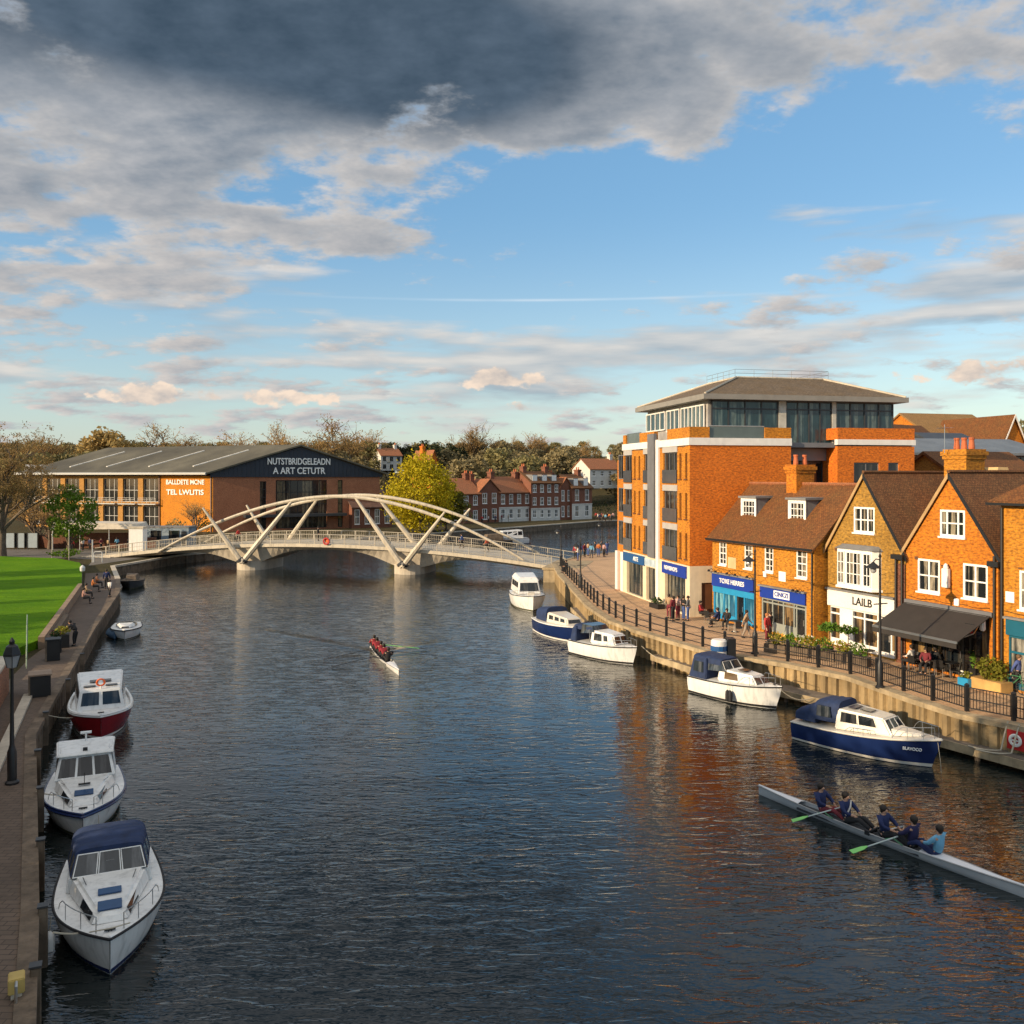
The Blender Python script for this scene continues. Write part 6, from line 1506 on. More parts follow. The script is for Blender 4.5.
# --- rowing four on the right ---------------------------------------------------
def shell(name, label, a, b, width, hull_m, n=26, cockpit=(.2, .7)):
    a, b = V((a[0], a[1])), V((b[0], b[1])); t = (b-a).normalized(); L = (b-a).length
    o = thing(name, label, 'rowing boat', ((a.x+b.x)/2, (a.y+b.y)/2, .0), math.atan2(t.y, t.x))
    rings = []; 
    for k in range(n+1):
        u = k/n; x = -L/2+L*u; w = max(.02, width/2*(1-abs(2*u-1)**2.2)); h = .26 + .06*abs(2*u-1)**2
        rings.append([(x, w, h), (x, w*.9, .12), (x, w*.5, -.05), (x, 0, -.1), (x, -w*.5, -.05), (x, -w*.9, .12), (x, -w, h)])
    m = MB(); m.loft(rings, closed=False, cap=False); m.build('hull', hull_m, o, smooth=True)
    for u0, u1 in ((0, cockpit[0]), (cockpit[1], 1)):
        m = MB(); rr = []
        for k in range(11):
            u = u0+(u1-u0)*k/10; x = -L/2+L*u; w = max(.018, width/2*(1-abs(2*u-1)**2.2)); h = .26+.06*abs(2*u-1)**2; rr.append([(x, w, h), (x, 0, h+.05), (x, -w, h)])
        m.loft(rr, closed=False, cap=False); m.build('canvas_deck', mk('white_deck_canvas', (.75, .75, .76), .5, var=.04), o, smooth=True)
    m = MB(); x0, x1 = -L/2+L*cockpit[0], -L/2+L*cockpit[1]; m.box(x0, -width*.42, .1, x1, width*.42, .16); m.build('cockpit', M_dgrey, o)
    m = MB(); m.tube([(p[0][0], p[0][1]+.01, p[0][2]) for p in rings], .022, 5); m.build('saxboard', mk('grey_trim', (.35, .35, .34), .5), o); m = MB(); m.tube([(p[6][0], p[6][1]-.01, p[6][2]) for p in rings], .022, 5); m.build('saxboard', mk('grey_trim', None), o)
    return o, L, t, a, b
def oar(label, o_shell, pivot, tip, inner, mat_shaft, mat_blade, group):
    pivot, tip, inner = V(pivot), V(tip), V(inner)
    o = thing('oar', label, 'oar', (0, 0, 0), 0, group); o.location = o_shell.location; o.rotation_euler = o_shell.rotation_euler
    d = (tip-inner).normalized(); m = MB(); m.tube([inner, pivot, tip-d*.5], [.02, .024, .02], 6); m.build('shaft', mat_shaft, o)
    s = V((0, 0, 1)).cross(d).normalized(); m = MB()
    m.loft([[tip-d*.55+s*.03, tip-d*.55-s*.03, tip-d*.55-s*.03+V((0, 0, .02)), tip-d*.55+s*.03+V((0, 0, .02))], [tip-d*.38+s*.11, tip-d*.38-s*.1, tip-d*.38-s*.1+V((0, 0, .015)), tip-d*.38+s*.11+V((0, 0, .015))], [tip+s*.13, tip-s*.12, tip-s*.12+V((0, 0, .012)), tip+s*.13+V((0, 0, .012))]]); m.build('blade', mat_blade, o)
    return o
M_shell = mk('silver_shell', (.42, .44, .45), .25, var=.06)
M_lime = mk('lime_blade', (.22, .62, .16), .45, var=.1); M_pale = mk('pale_oar_shaft', (.45, .52, .5), .4, var=.05)
sh, SL, st_, sa, sb = shell('rowing_four', 'long silver rowing shell with five crew in the right foreground', P(759, 790, .15), P(1026, 893, .15), .58, M_shell, cockpit=(.2, .68))
ang = math.atan2(st_.y, st_.x)
CR = 'crew of the silver rowing shell'
def seat(px, py): 
    p = P(px, py, .35); return (p.x-sa.x)*st_.x + (p.y-sa.y)*st_.y - SL/2
crew = [(822, 806, 'row2', 1, NAVY, DRED, 'rower in navy kit sitting farthest left in the silver shell'), (848, 815, 'row2', 1, NAVY, BLK, 'rower in navy top with white sash, second from the left'), (882, 831, 'row2', 1, NAVY, BLK, 'rower in plain navy top sitting in the middle of the shell'), (909, 840, 'row2', -1, (.02, .018, .07), BLK, 'rower in dark vest next to the light blue top'), (931, 851, 'row2', -1, LBL, NAVY, 'crew member in light blue top at the right end')]
for px, py, po, dr, tp, trs, lb in crew:
    s = seat(px, py+3); w = V((sh.location.x, sh.location.y)) + st_*s
    p_ = person(lb, po, (w.x, w.y, .17), ang - (R(90) if dr > 0 else R(-90)), tp, trs, scale=1.1, group=CR)
    if 'sash' in lb:
        m = MB(); m.tube([(-.16, -.01, .66), (-.06, .055, .52), (.08, .06, .36), (.12, .02, .28)], .028, 5); m.build('sash', cloth(WHT), p_)
for i, (px, py, qx, qy, lb) in enumerate(((792, 821, 824, 812, 'lime bladed oar reaching left from the rowers at the stern'), (851, 852, 893, 838, 'lime bladed oar reaching left from the middle of the shell'))):
    tp_ = P(px, py, .08); pv = P(qx, qy, .42); inv = Matrix.Rotation(-ang, 4, 'Z')
    loc = lambda p: inv @ V((p.x-sh.location.x, p.y-sh.location.y, p.z))
    a_, b_ = loc(tp_), loc(pv); inn = b_ + (b_-a_).normalized()*.75
    oar(lb, sh, b_, a_, inn, M_pale, M_lime, 'oars of the silver shell')
    m = MB(); m.tube([(b_.x-.3, -.3, .28), b_, (b_.x+.3, -.3, .28)], .02, 5); m.build('rigger', mk('green_rigger', (.05, .2, .09), .5), sh)
for s in (-1.6, .5):
    m = MB(); m.tube([(s-.3, .3, .28), (s, .85, .4), (s+.3, .3, .28)], .02, 5); m.build('rigger', M_steel, sh)
m = MB(); m.box(-.08, -.36, .2, .08, -.33, .34); m.build('bow_ball_strap', M_black, sh)
# --- far crew ----------------------------------------------------------------------
fs_, FL, ft_, fa, fb_ = shell('rowing_four', 'slim white rowing shell with red crew in mid river', P(370, 645, .15), P(399, 673, .15), .62, mk('white_shell', (.7, .7, .68), .3, var=.05), cockpit=(.12, .72))
fang = math.atan2(ft_.y, ft_.x); FG = 'red topped crew in mid river'; nm = ['first', 'second', 'third', 'fourth', 'fifth']
for k in range(5):
    s = -FL/2 + FL*(.16 + .125*k); w = V((fs_.location.x, fs_.location.y)) + ft_*s
    person('%s rower from the far end of the white shell, %s' % (nm[k], 'in dark clothes' if k == 4 else 'in a red top'), 'row' if k % 2 else 'row2', (w.x, w.y, .17), fang + R(90), BLK if k == 4 else (.26, .02, .03), BLK, group=FG)
k = 0
for s_, side, ln in ((.2, 1, 3.4), (.33, -1, 3.6), (.45, 1, 3.5), (.58, -1, 3.4)):
    s = -FL/2+FL*s_; m = MB(); m.tube([(s-.3, side*.26, .28), (s, side*.8, .4), (s+.3, side*.26, .28)], .025, 5); m.build('rigger', M_dgrey, fs_)
    oar('dark bladed oar of the far crew, %s' % ['farthest on the right bank side', 'farthest on the left bank side', 'nearer on the right bank side', 'nearer on the left bank side'][k], fs_, (s, side*.8, .42), (s+.5, side*ln, .08), (s-.1, side*.1, .5), M_dgrey if k else M_lime, M_black, 'oars of the far crew'); k += 1

# ------------------------------------------------------------------ street furniture
def street_lamp(label, loc, h, style):
    o = thing('street_lamp', label, 'street lamp', loc)
    m = MB(); m.lathe([(.22, 0), (.22, .08), (.15, .14), (.15, 1.1), (.11, 1.2), (.075, 1.35), (.055, h*.6), (.05, h-1.0)], 0, 0, 10); m.build('post', M_black, o, smooth=True)
    if style == 'lantern':
        m = MB(); z = h-1.0; m.lathe([(.05, z), (.16, z+.05), (.27, z+.42), (.27, z+.45)], 0, 0, 6); la = m.build('lantern', mk('lamp_glass', (.35, .36, .36), .15, var=.1), o)
        m = MB(); m.lathe([(.31, z+.45), (.3, z+.5), (.2, z+.75), (.09, z+.82), (.1, z+.92), (.02, z+1.05)], 0, 0, 6); m.build('lantern_cap', M_black, la)
        m = MB()
        for k in range(6): a = 2*math.pi*k/6; m.tube([(.17*math.cos(a), .17*math.sin(a), z+.05), (.285*math.cos(a), .285*math.sin(a), z+.45)], .014, 4)
        m.build('lantern_bars', M_black, la)
    else:
        z = h-1.0; m = MB(); m.lathe([(.05, z), (.045, z+.6), (.08, z+.65), (.03, z+.8), (.02, z+1.0)], 0, 0, 8); 
        m.tube([(0, 0, z+.5), (-.25, -.15, z+.55), (-.42, -.25, z+.42)], .025, 5); m.build('arm', M_black, o)
        m = MB(); m.lathe([(.05, z+.42), (.1, z+.36), (.34, z+.18), (.36, z+.14)], -.42, -.25, 12); sh_ = m.build('shade', M_black, o)
        m = MB(); m.ball((-.42, -.25, z+.05), .15, .15, .16, 10, 6); m.build('globe', mk('lamp_glass', None), sh_)
        m = MB(); m.tube([(-.3, .0, z-1.6), (.35, 0, z-1.55)], .03, 5); m.build('banner_arm', M_black, o)
    return o
street_lamp('black lantern street lamp standing on the left towpath', P(12, 784, ZL), 4.9, 'lantern')
street_lamp('black street lamp with round shade before the white shopfront', P(880, 688, ZR), 6.55, 'shade')
street_lamp('black twin headed street lamp before the blue shopfronts', P(755, 654, ZR), 6.1, 'shade')
street_lamp('slim street lamp on the promenade by the white bridge cruiser', P(580.5, 588, ZR), 4.6, 'shade')
street_lamp('tall street lamp at the footbridge landing', P(561, 566, ZR), 4.7, 'shade')
street_lamp('street lamp beside the crowd at the far promenade end', P(602, 551, ZR), 4.4, 'shade')
# railing along the right quay
RL = offset(RQ[1:15], -.75)
rl = thing('railing', 'black post and rail railing along the right quay edge', 'railing', (RL[0][0], RL[0][1], ZR))
def along(line, step, y0=None):
    out = []; carry = 0
    for i in range(len(line)-1):
        a, b = V(line[i]), V(line[i+1]); L = (b-a).length; d = carry
        while d < L: out.append(a+(b-a).normalized()*d); d += step
        carry = d-L
    return out
pp = [p for p in along(RL, 1.9) if 30 < p.y < 101]
ox = V((RL[0][0], RL[0][1]))
for p in pp: q = p-ox; m = MB(); m.box(q.x-.075, q.y-.075, 0, q.x+.075, q.y+.075, 1.12); m.hexa([(q.x-.09, q.y-.09, 1.12), (q.x+.09, q.y-.09, 1.12), (q.x+.09, q.y+.09, 1.12), (q.x-.09, q.y+.09, 1.12)], [(q.x-.02, q.y-.02, 1.2), (q.x+.02, q.y-.02, 1.2), (q.x+.02, q.y+.02, 1.2), (q.x-.02, q.y+.02, 1.2)]); m.build('post', M_black, rl)
for z in (1.02, .55, .16):
    m = MB(); m.tube([(p.x-ox.x, p.y-ox.y, z) for p in pp], .028, 5); m.build('rail', M_black, rl)
m = MB()
near = [p for p in pp if p.y < 49]
for a, b in zip(near, near[1:]):
    for k in range(1, 14): q = a.lerp(b, k/14)-ox; m.box(q.x-.011, q.y-.011, .16, q.x+.011, q.y+.011, 1.02)
b_ = m.build('baluster_panel', M_black, rl); b_['kind'] = 'stuff'
# life ring board at the right edge, white barrel sign
lb = thing('life_ring_board', 'red life ring board with white ring on the quay wall at the right edge', 'lifebuoy', (20.15, 35.9, .25), math.atan2(-.82, .57)); lb.scale = (.8, .8, .8)
m = MB(); m.box(-.42, -.16, .55, .42, -.1, 1.5); m.build('board', M_red, lb); m = MB()
m.loft([[((.25+.08*math.cos(b))*math.cos(a), -.2+.05*math.sin(b), 1.03+(.25+.08*math.cos(b))*math.sin(a)) for b in [2*math.pi*q/6 for q in range(6)]] for a in [2*math.pi*k/18 for k in range(19)]], cap=False)
m.build('ring', M_white, lb, smooth=True); m = MB(); m.box(-.04, -.2, .85, .04, -.165, 1.2); m.box(-.17, -.197, .99, .17, -.168, 1.06); m.build('emblem', M_white, lb)
k = thing('bin', 'round white and blue bin by the railing before the blue shop', 'bin', P(719, 658, ZR)); m = MB(); m.lathe([(.40, 0), (.44, .1), (.46, .55), (.44, .95), (.36, 1.02)], 0, 0, 14); m.build('drum', M_white, k, smooth=True); m = MB(); m.lathe([(.465, .42), (.47, .45), (.468, .68), (.46, .7)], 0, 0, 14); m.build('band', M_blue2, k); m = MB(); m.box(.42, -.35, 0, .85, .4, 1.1); m.build('cabinet', M_black, k)

# mooring lines from the boats to the quays
for lb, a, b in (('slack mooring rope from the nearest cruiser bow to the left quay', (-9.6, 22.4, .95), (-10.4, 20.4, 1.25)), ('slack mooring rope from the hardtop cruiser to the left quay', (-14.7, 31.6, .95), (-15.6, 29.5, 1.25)), ('slack mooring rope from the red cruiser bow to the left quay', (-19.0, 41.5, .95), (-20.2, 39.0, 1.25)), ('mooring rope from the tall canopied white cruiser to the jetty', (13.2, 44.6, 1.1), (14.9, 44.6, .6)), ('mooring rope from the round windowed cruiser to the jetty', (8.0, 55.6, 1.1), (9.6, 54.0, .6))):
    a, b = V(a), V(b); m = MB(); m.tube([a.lerp(b, t/8) - V((0, 0, .3*math.sin(math.pi*t/8))) for t in range(9)], .022, 5); tag(m.build('mooring_rope', M_rope), lb, 'rope')
# ------------------------------------------------------------------ people on the banks
def pp_(label, pose, px, py, face, top, tro, z=ZR, hair=None, sc_=1., group=None): return person(label, pose, P(px, py, z), face, top, tro, hair, sc_, group)
g = 'people chatting before the corner shop'
for a in ((669, 618.5, 'talk', -.6, TAN, DRED, 'person in tan top, leftmost of the group before the corner shop'), (673, 621, 'stand', .8, DRED, BLK, 'person in dark red top in the group before the corner shop'), (678, 620, 'talk', 2.2, (.45, .3, .26), DRED, 'person in pale pink top in the group before the corner shop'), (683.5, 620.5, 'stand', -1.2, BLK, BLU, 'person in black top and blue jeans in the group before the corner shop'), (688, 621, 'talk', 1.2, GRY, BLU, 'person in grey top, rightmost of the group before the corner shop')): pp_(a[6], a[2], a[0], a[1], a[3], a[4], a[5], group=g)
pp_('person in red top and black sitting by the brown door', 'sit', 700, 620, -2, RED, BLK); pp_('person in navy top sitting before the cyan shopfront', 'sit', 718, 628, 1, NAVY, BLK); pp_('person in black sitting nearest the cyan shop door', 'sit', 727, 629, 2.6, BLK, BLK)
pp_('person in tan jacket walking past the twin headed lamp', 'walk', 746, 638, -1.9, TAN, (.3, .25, .2)); pp_('ginger person in red top and long dark skirt before the grey shopfront', 'stand', 767, 642, -2.4, RED, DRED, hair=mk('ginger_hair', (.4, .14, .04), .7)); pp_('person in black coat next to the red topped person', 'stand', 770.5, 640, .9, BLK, BLK)
pp_('person in blue jacket and black trousers at the right edge by the planter', 'walk', 1018, 692, -2.5, (.06, .09, .26), BLK, hair=M_hair2); pp_('person in red top standing under the cafe awning', 'stand', 947, 668, 2.8, RED, BLK)
for i, (px, py) in enumerate(((912, 671), (926, 674), (935, 673))): pp_('%s sitting at the cafe tables under the awning' % ['person in white top', 'person in dark red top', 'person in black top'][i], 'sit', px, py, [.6, 2.4, -1][i], [WHT, DRED, BLK][i], BLK)
g = 'crowd where the promenade meets the footbridge'
cl = [RED, WHT, NAVY, DRED, TAN, LBL, BLK, ORG, GRY, (.4, .25, .25), BLU, WHT, RED, BLK, TAN]
cn = ['red', 'white', 'navy', 'dark red', 'tan', 'light blue', 'black', 'orange', 'grey', 'pink', 'blue']
for i in range(11):
    px = [575.5, 578, 581, 584.5, 588, 591.5, 595, 598.5, 601, 604, 607][i]; py = [559, 561, 558, 557, 556, 558, 555, 556.5, 554, 557, 555][i]
    pp_('person in %s top in the crowd at the bridge landing' % cn[i], ['stand', 'talk', 'walk'][i % 3], px, py, i*1.3, cl[i], [BLK, BLU, GRY][i % 3], group=g)
pp_('person in black crouched by the railing at the bridge landing', 'sit', 566.5, 573, 2, BLK, BLK)
g = 'distant people on the far quay'
for i in range(10): pp_('tiny person in %s on the far quay beyond the office block' % cn[i], 'stand', 596+1.9*i, 519.5+.9*(i % 3), i*1.7, cl[i], BLK, z=ZL, group=g)
def on_bridge(label, px, off, top, tro, rz, pose='walk'):
    x = bx(px, off); p = BL + BU*x + BN*off; person(label, pose, (p.x, p.y, dz(x)+.01), rz, top, tro, group='people crossing the footbridge')
on_bridge('person in red walking over the left part of the footbridge', 238, 6.5, RED, BLK, -1.7); on_bridge('person in orange red top near the right end of the footbridge', 487, 5, (.5, .1, .05), BLK, 1.4); on_bridge('person in dark coat on the middle of the footbridge', 318, 5, BLK, BLK, -1.6, 'stand'); on_bridge('person in blue on the right part of the footbridge', 462, 6, BLU, BLK, 1.5)
pp_('person in dark clothes leaning over the flower planter on the towpath', 'bend', 75, 646, 1.3, BLK, BLK, z=ZL); pp_('person in navy jacket standing on the far towpath', 'stand', 106.5, 589, .2, NAVY, BLK, z=ZL, sc_=1.05)
pp_('smaller person in white top with dark legs walking on the far towpath', 'walk', 109.5, 597, -.3, WHT, BLK, z=ZL, sc_=.85)
for i, (px, py, c) in enumerate(((83.5, 604, (.45, .25, .2)), (86, 599, TAN), (93, 592, ORG), (96.5, 588, (.4, .16, .08)))): pp_('person in %s top sitting on the low wall beside the lawn' % ['pink', 'tan', 'bright orange', 'rust'][i], 'sit', px, py, -1.1, c, BLK, z=ZL)

g = 'people on the far towpath below the brick terrace'
for i in range(16): pp_('tiny distant person in %s walking below the far terrace' % ['red', 'white', 'navy', 'dark red', 'tan', 'light blue', 'black', 'orange', 'grey', 'pink', 'blue', 'white and black', 'bright red', 'plain black', 'pale tan', 'dark navy'][i], ['stand', 'walk'][i % 2], 482+6.6*i, 523.5-.45*i, i*1.9, (cl+[NAVY])[i], BLK, z=ZL, group=g)
g = 'people around the market canopy'
for i, (px, py) in enumerate(((72, 551), (83, 551), (90, 550), (101, 550.5), (108, 551), (117, 550), (128, 551))): pp_('person in %s top by the market canopy' % ['red', 'white', 'navy', 'dark red', 'tan', 'light blue', 'black'][i], ['stand', 'talk'][i % 2], px, py, i*1.4, cl[i], BLK, z=ZL, group=g)
# ------------------------------------------------------------------ planting and cafe furniture
def leaf_cloud(m, c, rx, ry, rz, n, size, r=rnd, flat=0.):
    for _ in range(n):
        while True:
            q = V((r.uniform(-1, 1), r.uniform(-1, 1), r.uniform(-1, 1)))
            if q.length < 1: break
        q *= (.55+.45*r.random())/max(q.length, .35) * q.length**.5
        p = V(c) + V((q.x*rx, q.y*ry, q.z*rz)); a = V((r.gauss(0, 1), r.gauss(0, 1), r.gauss(0, 1)*(1-flat))).normalized(); b = a.cross(V((r.gauss(0, 1), r.gauss(0, 1), r.gauss(0, 1)))).normalized(); s = size*r.uniform(.5, 1.2)
        m.poly(p-a*s, p+b*s*.55, p+a*s, p-b*s*.55)
M_lf_g = leafm('fresh_leaves', (.09, .19, .02), (.14, .22, .03)); M_lf_y = leafm('yellow_green_leaves', (.22, .24, .03), (.30, .26, .03)); M_lf_d = leafm('dark_leaves', (.03, .06, .018), (.05, .085, .02))
def flowers(name, col):
    return mk(name, col, .6, var=.15)
def planter(label, loc, rz, w, d, h, wood, leaf, dens_=120, fl=None, top=.5, name='planter'):
    o = thing(name, label, 'planter', loc, rz); m = MB(); m.box(-w/2, -d/2, 0, w/2, d/2, h); m.build('box', wood, o, bev=.02)
    m = MB(); leaf_cloud(m, (0, 0, h+top*.45), w/2*1.05, d/2*1.3, top*.6, int(dens_), .11); m.build('leaves', leaf, o, recalc=False, uv=False)
    if fl:
        m = MB(); leaf_cloud(m, (0, 0, h+top*.6), w/2, d/2*1.2, top*.5, int(dens_*.3), .07); m.build('flowers', fl, o, recalc=False, uv=False)
    return o
def rail_rz(y):
    for i in range(len(RL)-1):
        if RL[i][1] <= y < RL[i+1][1]: d = V(RL[i+1])-V(RL[i]); return math.atan2(d.y, d.x)
    return 0
yl = flowers('yellow_flowers', (.6, .42, .05)); pk = flowers('pink_flowers', (.5, .12, .15)); wf = flowers('white_flowers', (.7, .66, .55))
for i, (px, py, lf, fl, nm_) in enumerate(((776, 653, M_lf_y, yl, 'yellow flowers, farthest along the railing'), (793, 655, M_lf_g, None, 'plain green leaves beside the railing'), (808, 657, M_lf_y, wf, 'white flowers near the white shopfront'), (824, 659.5, M_lf_g, yl, 'yellow and green plants below the white shopfront'), (842, 662, M_lf_y, pk, 'pink flowers left of the round shaded lamp'), (858, 665, M_lf_g, wf, 'white flowers nearest the round shaded lamp'))):
    p = P(px, py, ZR); planter('railing planter with '+nm_, p, rail_rz(p.y), 1.3, .45, .5, M_timber, lf, 170, fl, .7)
for px, py, nm_ in ((829, 655, 'left of two small clipped trees before the white shopfront'), (848, 658, 'right of two small clipped trees before the white shopfront')):
    o = thing('potted_tree', nm_, 'potted tree', P(px, py, ZR)); m = MB(); m.lathe([(.22, 0), (.28, .45), (.24, .45)], 0, 0, 10); m.build('pot', M_black, o); m = MB(); m.tube([(0, 0, .4), (.02, 0, 1.3)], .03, 5); m.build('stem', M_trunk, o); m = MB(); leaf_cloud(m, (0, 0, 1.55), .75, .6, .28, 260, .11); m.build('crown', M_lf_g, o, recalc=False, uv=False)
o = planter('bushy yellow green shrub in a tan planter before the teal shop', P(991, 690, ZR), R(-68), 1.7, .8, .5, mk('tan_planter', (.5, .3, .1), .8), M_lf_y, 520, None, 1.1)
planter('leafy green plant in a black tub at the awning end', P(975, 680, ZR), R(-68), .5, .5, .6, M_black, M_lf_g, 200, yl, 1.0); planter('low dark planter on the promenade before the bank of shop windows', P(657, 608, ZR), R(-70), 1.4, .6, .35, M_black, M_lf_d, 120, None, .45)
planter('small turquoise flower tub by the railing below the awning', P(966, 686, ZR), R(-68), .6, .45, .4, M_cyan, M_lf_y, 60, wf, .3)
def table(label, loc, rz=0, r=.38, h=.74, m_=None, group=None):
    o = thing('cafe_table', label, 'table', loc, rz, group); m = MB(); m.cyl(0, 0, h-.03, h, r, n=14); m.build('tabletop', m_ or M_black, o); m = MB(); m.tube([(0, 0, .02), (0, 0, h-.03)], .03, 6); m.build('pedestal', M_steel, o); m = MB(); m.cyl(0, 0, 0, .03, .24, n=12); m.build('base', M_black, o); return o
def chair(label, loc, rz=0, group=None):
    o = thing('cafe_chair', label, 'chair', loc, rz, group); m = MB(); m.box(-.2, -.2, .43, .2, .2, .46); m.build('seat', M_black, o, bev=.01); m = MB(); m.hexa([(-.2, -.2, .5), (.2, -.2, .5), (.2, -.17, .5), (-.2, -.17, .5)], [(-.19, -.26, .88), (.19, -.26, .88), (.19, -.23, .88), (-.19, -.23, .88)]); m.build('backrest', M_black, o)
    for x in (-.18, .18):
        for y in (-.18, .18): m = MB(); m.tube([(x, y, 0), (x, y, .43)], .015, 5); m.build('leg', M_steel, o)
    return o
tfam = table('black cafe table under the awning, farthest from the camera', P(909, 669, ZR), group='cafe tables'); ft_ = family(tfam)
for px, py, lb in ((921, 672, 'black cafe table in the middle under the awning'), (934, 674, 'black cafe table nearest the awning end'), (950, 677, 'cafe table outside the awning front bar'), (712, 624, 'dark table before the cyan shopfront'), (735, 632, 'dark table by the cyan shop door'), (868, 664, 'cafe table right of the planters by the white shopfront')): dup(tfam, P(px, py, ZR), rnd.uniform(0, 3), lb, ft_)
cfam = chair('black cafe chair under the awning, farthest back', P(905.5, 668, ZR), 1.2, 'cafe chairs'); fc_ = family(cfam)
for px, py, lb in ((913.5, 672, 'black cafe chair right of the farthest awning table'), (918, 670, 'black cafe chair left of the middle awning table'), (925.5, 675, 'black cafe chair right of the middle awning table'), (930.5, 672, 'black cafe chair left of the nearest awning table'), (939.5, 677, 'black cafe chair right of the nearest awning table'), (955.5, 680, 'cafe chair outside the awning toward the railing'), (708, 623, 'dark chair left of the cyan shop table'), (716, 627, 'dark chair right of the cyan shop table'), (731, 631, 'dark chair left of the shop door table'), (739, 635, 'dark chair right of the shop door table'), (863.5, 663.5, 'cafe chair beside the planters by the white shopfront')): dup(cfam, P(px, py, ZR), rnd.uniform(0, 6), lb, fc_)
# bicycle at the right edge
o = thing('bicycle', 'bicycle leaning beside the planter at the right edge', 'bicycle', P(1012, 693, ZR), R(-60))
for x in (-.52, .52):
    m = MB(); m.loft([[(x+(.33+.022*math.cos(b))*math.cos(a), .022*math.sin(b), .34+(.33+.022*math.cos(b))*math.sin(a)) for b in [2*math.pi*q/5 for q in range(5)]] for a in [2*math.pi*k/18 for k in range(19)]], cap=False); w_ = m.build('wheel', M_rub, o); m = MB()
    for k in range(9): a = math.pi*k/9; m.tube([(x+.32*math.cos(a), 0, .34+.32*math.sin(a)), (x-.32*math.cos(a), 0, .34-.32*math.sin(a))], .004, 3)
    m.build('spokes', M_steel, w_)
m = MB(); 
for a, b in (((-.52, 0, .34), (-.1, 0, .3)), ((-.1, 0, .3), (.38, 0, .8)), ((-.22, 0, .82), (.38, 0, .82)), ((-.1, 0, .3), (-.24, 0, .9)), ((-.52, 0, .34), (-.22, 0, .8)), ((.52, 0, .34), (.36, 0, .95))): m.tube([a, b], .018, 5)
m.build('frame', mk('green_rigger', None), o); m = MB(); m.ball((-.25, 0, .93), .13, .07, .04); m.build('saddle', M_black, o); m = MB(); m.tube([(.38, -.25, 1.0), (.36, 0, .96), (.38, .25, 1.0)], .016, 5); m.build('handlebar', M_black, o)
# ------------------------------------------------------------------ left towpath furniture
o = thing('retaining_wall', 'red brown brick retaining wall with stone coping at the left edge', 'wall', (-24.2, 43.3, ZL), math.atan2(-7.8, 3.3)); m = MB(); m.box(0, -.35, 0, 22, -.001, 1.62); m.build('brickwork', brick('shaded_red_brick', (.34, .13, .06), (.42, .17, .08), (.26, .18, .13)), o); m = MB(); m.box(-.1, -.42, 1.62, 22, .06, 1.74); m.build('coping', M_conc, o)  # even red-brown brick of the retaining wall
o = thing('ramp_kerb', 'pale sloping kerb strip below the brick wall on the left towpath', 'kerb', (-23.0, 42.4, ZL), math.atan2(-9.4, 4.0)); m = MB(); m.hexa([(0, 0, 0), (14, 0, 0), (14, .4, 0), (0, .4, 0)], [(0, 0, .14), (14, 0, .14), (14, .4, .14), (0, .4, .14)]); m.build('slab', M_conc, o)
o = thing('handrail', 'pale green metal handrail on the steps behind the left lamp', 'handrail', P(14, 664, ZL+.3), R(-62))
for z in (.95, .5): m = MB(); m.tube([(-5.5, .6, z+.9), (-1.5, .6, z+.9), (0, .6, z), (1.6, .6, z), (1.9, .6, z-.35)], .03, 5); m.build('rail', mk('pale_green_rail', (.25, .32, .22), .5), o)
for x, z in ((-5.4, 1.8), (-3.5, 1.8), (-1.5, 1.8), (0, .95), (1.6, .95)): m = MB(); m.tube([(x, .6, 0 if x > -1 else .3), (x, .6, z)], .025, 5); m.build('post', mk('pale_green_rail', None), o)
def crate(label, loc, rz, w, d, h, body, lid): 
    o = thing('storage_bin', label, 'bin', loc, rz); m = MB(); m.box(-w/2, -d/2, 0, w/2, d/2, h); m.build('body', body, o, bev=.03); m = MB(); m.box(-w/2-.05, -d/2-.05, h, w/2+.05, d/2+.05, h+.08); m.build('lid', lid, o, bev=.02)
    for s in (-1, 1): m = MB(); m.box(s*w/2-.05, -d/2-.04, 0, s*w/2+.05, -d/2+.04, h); m.build('corner_post', M_timber, o)
    return o
crate('black bin cabinet with tan lid behind the red cruiser on the towpath', P(40, 695, ZL), R(-62), 1.1, .9, 1.0, M_black, mk('tan_lid', (.28, .2, .14), .8)); crate('tall black bin at the end of the low wall by the flowers', P(53, 660, ZL), R(-62), .8, .7, 1.15, M_black, M_black)
planter('yellow flowers in a dark towpath planter by the leaning person', P(63, 647, ZL), R(-64), 1.0, .7, .8, M_black, M_lf_y, 120, yl, .5); planter('pink flowers in a dark planter left of the yellow ones', P(56, 652, ZL), R(-64), .8, .6, .9, M_black, M_lf_d, 80, pk, .4)
o = thing('low_wall', 'low tan wall with dark bench back along the lawn edge', 'wall', (-28.1, 54.2, ZL), math.atan2(26, -10.2)); m = MB(); m.box(0, .05, 0, 29, .4, .72); m.build('stonework', mk('tan_wall', (.26, .18, .12), .85, var=.25), o); m = MB(); m.box(4, -.35, 0, 11, .045, .5); m.build('bench', M_timber, o)
for px, py, h, lb in ((52, 558, 2.9, 'thin pole at the lawn edge before the hoarding'), (69, 560, 3.6, 'thin pole at the lawn edge before the canopy'), (92.5, 562.5, 2.6, 'white post where the lawn meets the towpath')):
    o = thing('pole', lb, 'pole', P(px, py, ZL)); m = MB(); m.tube([(0, 0, 0), (0, 0, h)], .07 if px > 90 else .045, 6); m.build('shaft', M_frame_w if px > 90 else M_conc, o); m = MB(); m.ball((0, 0, h+.06), .09, .09, .08, 8, 4); m.build('finial', M_frame_w, o)
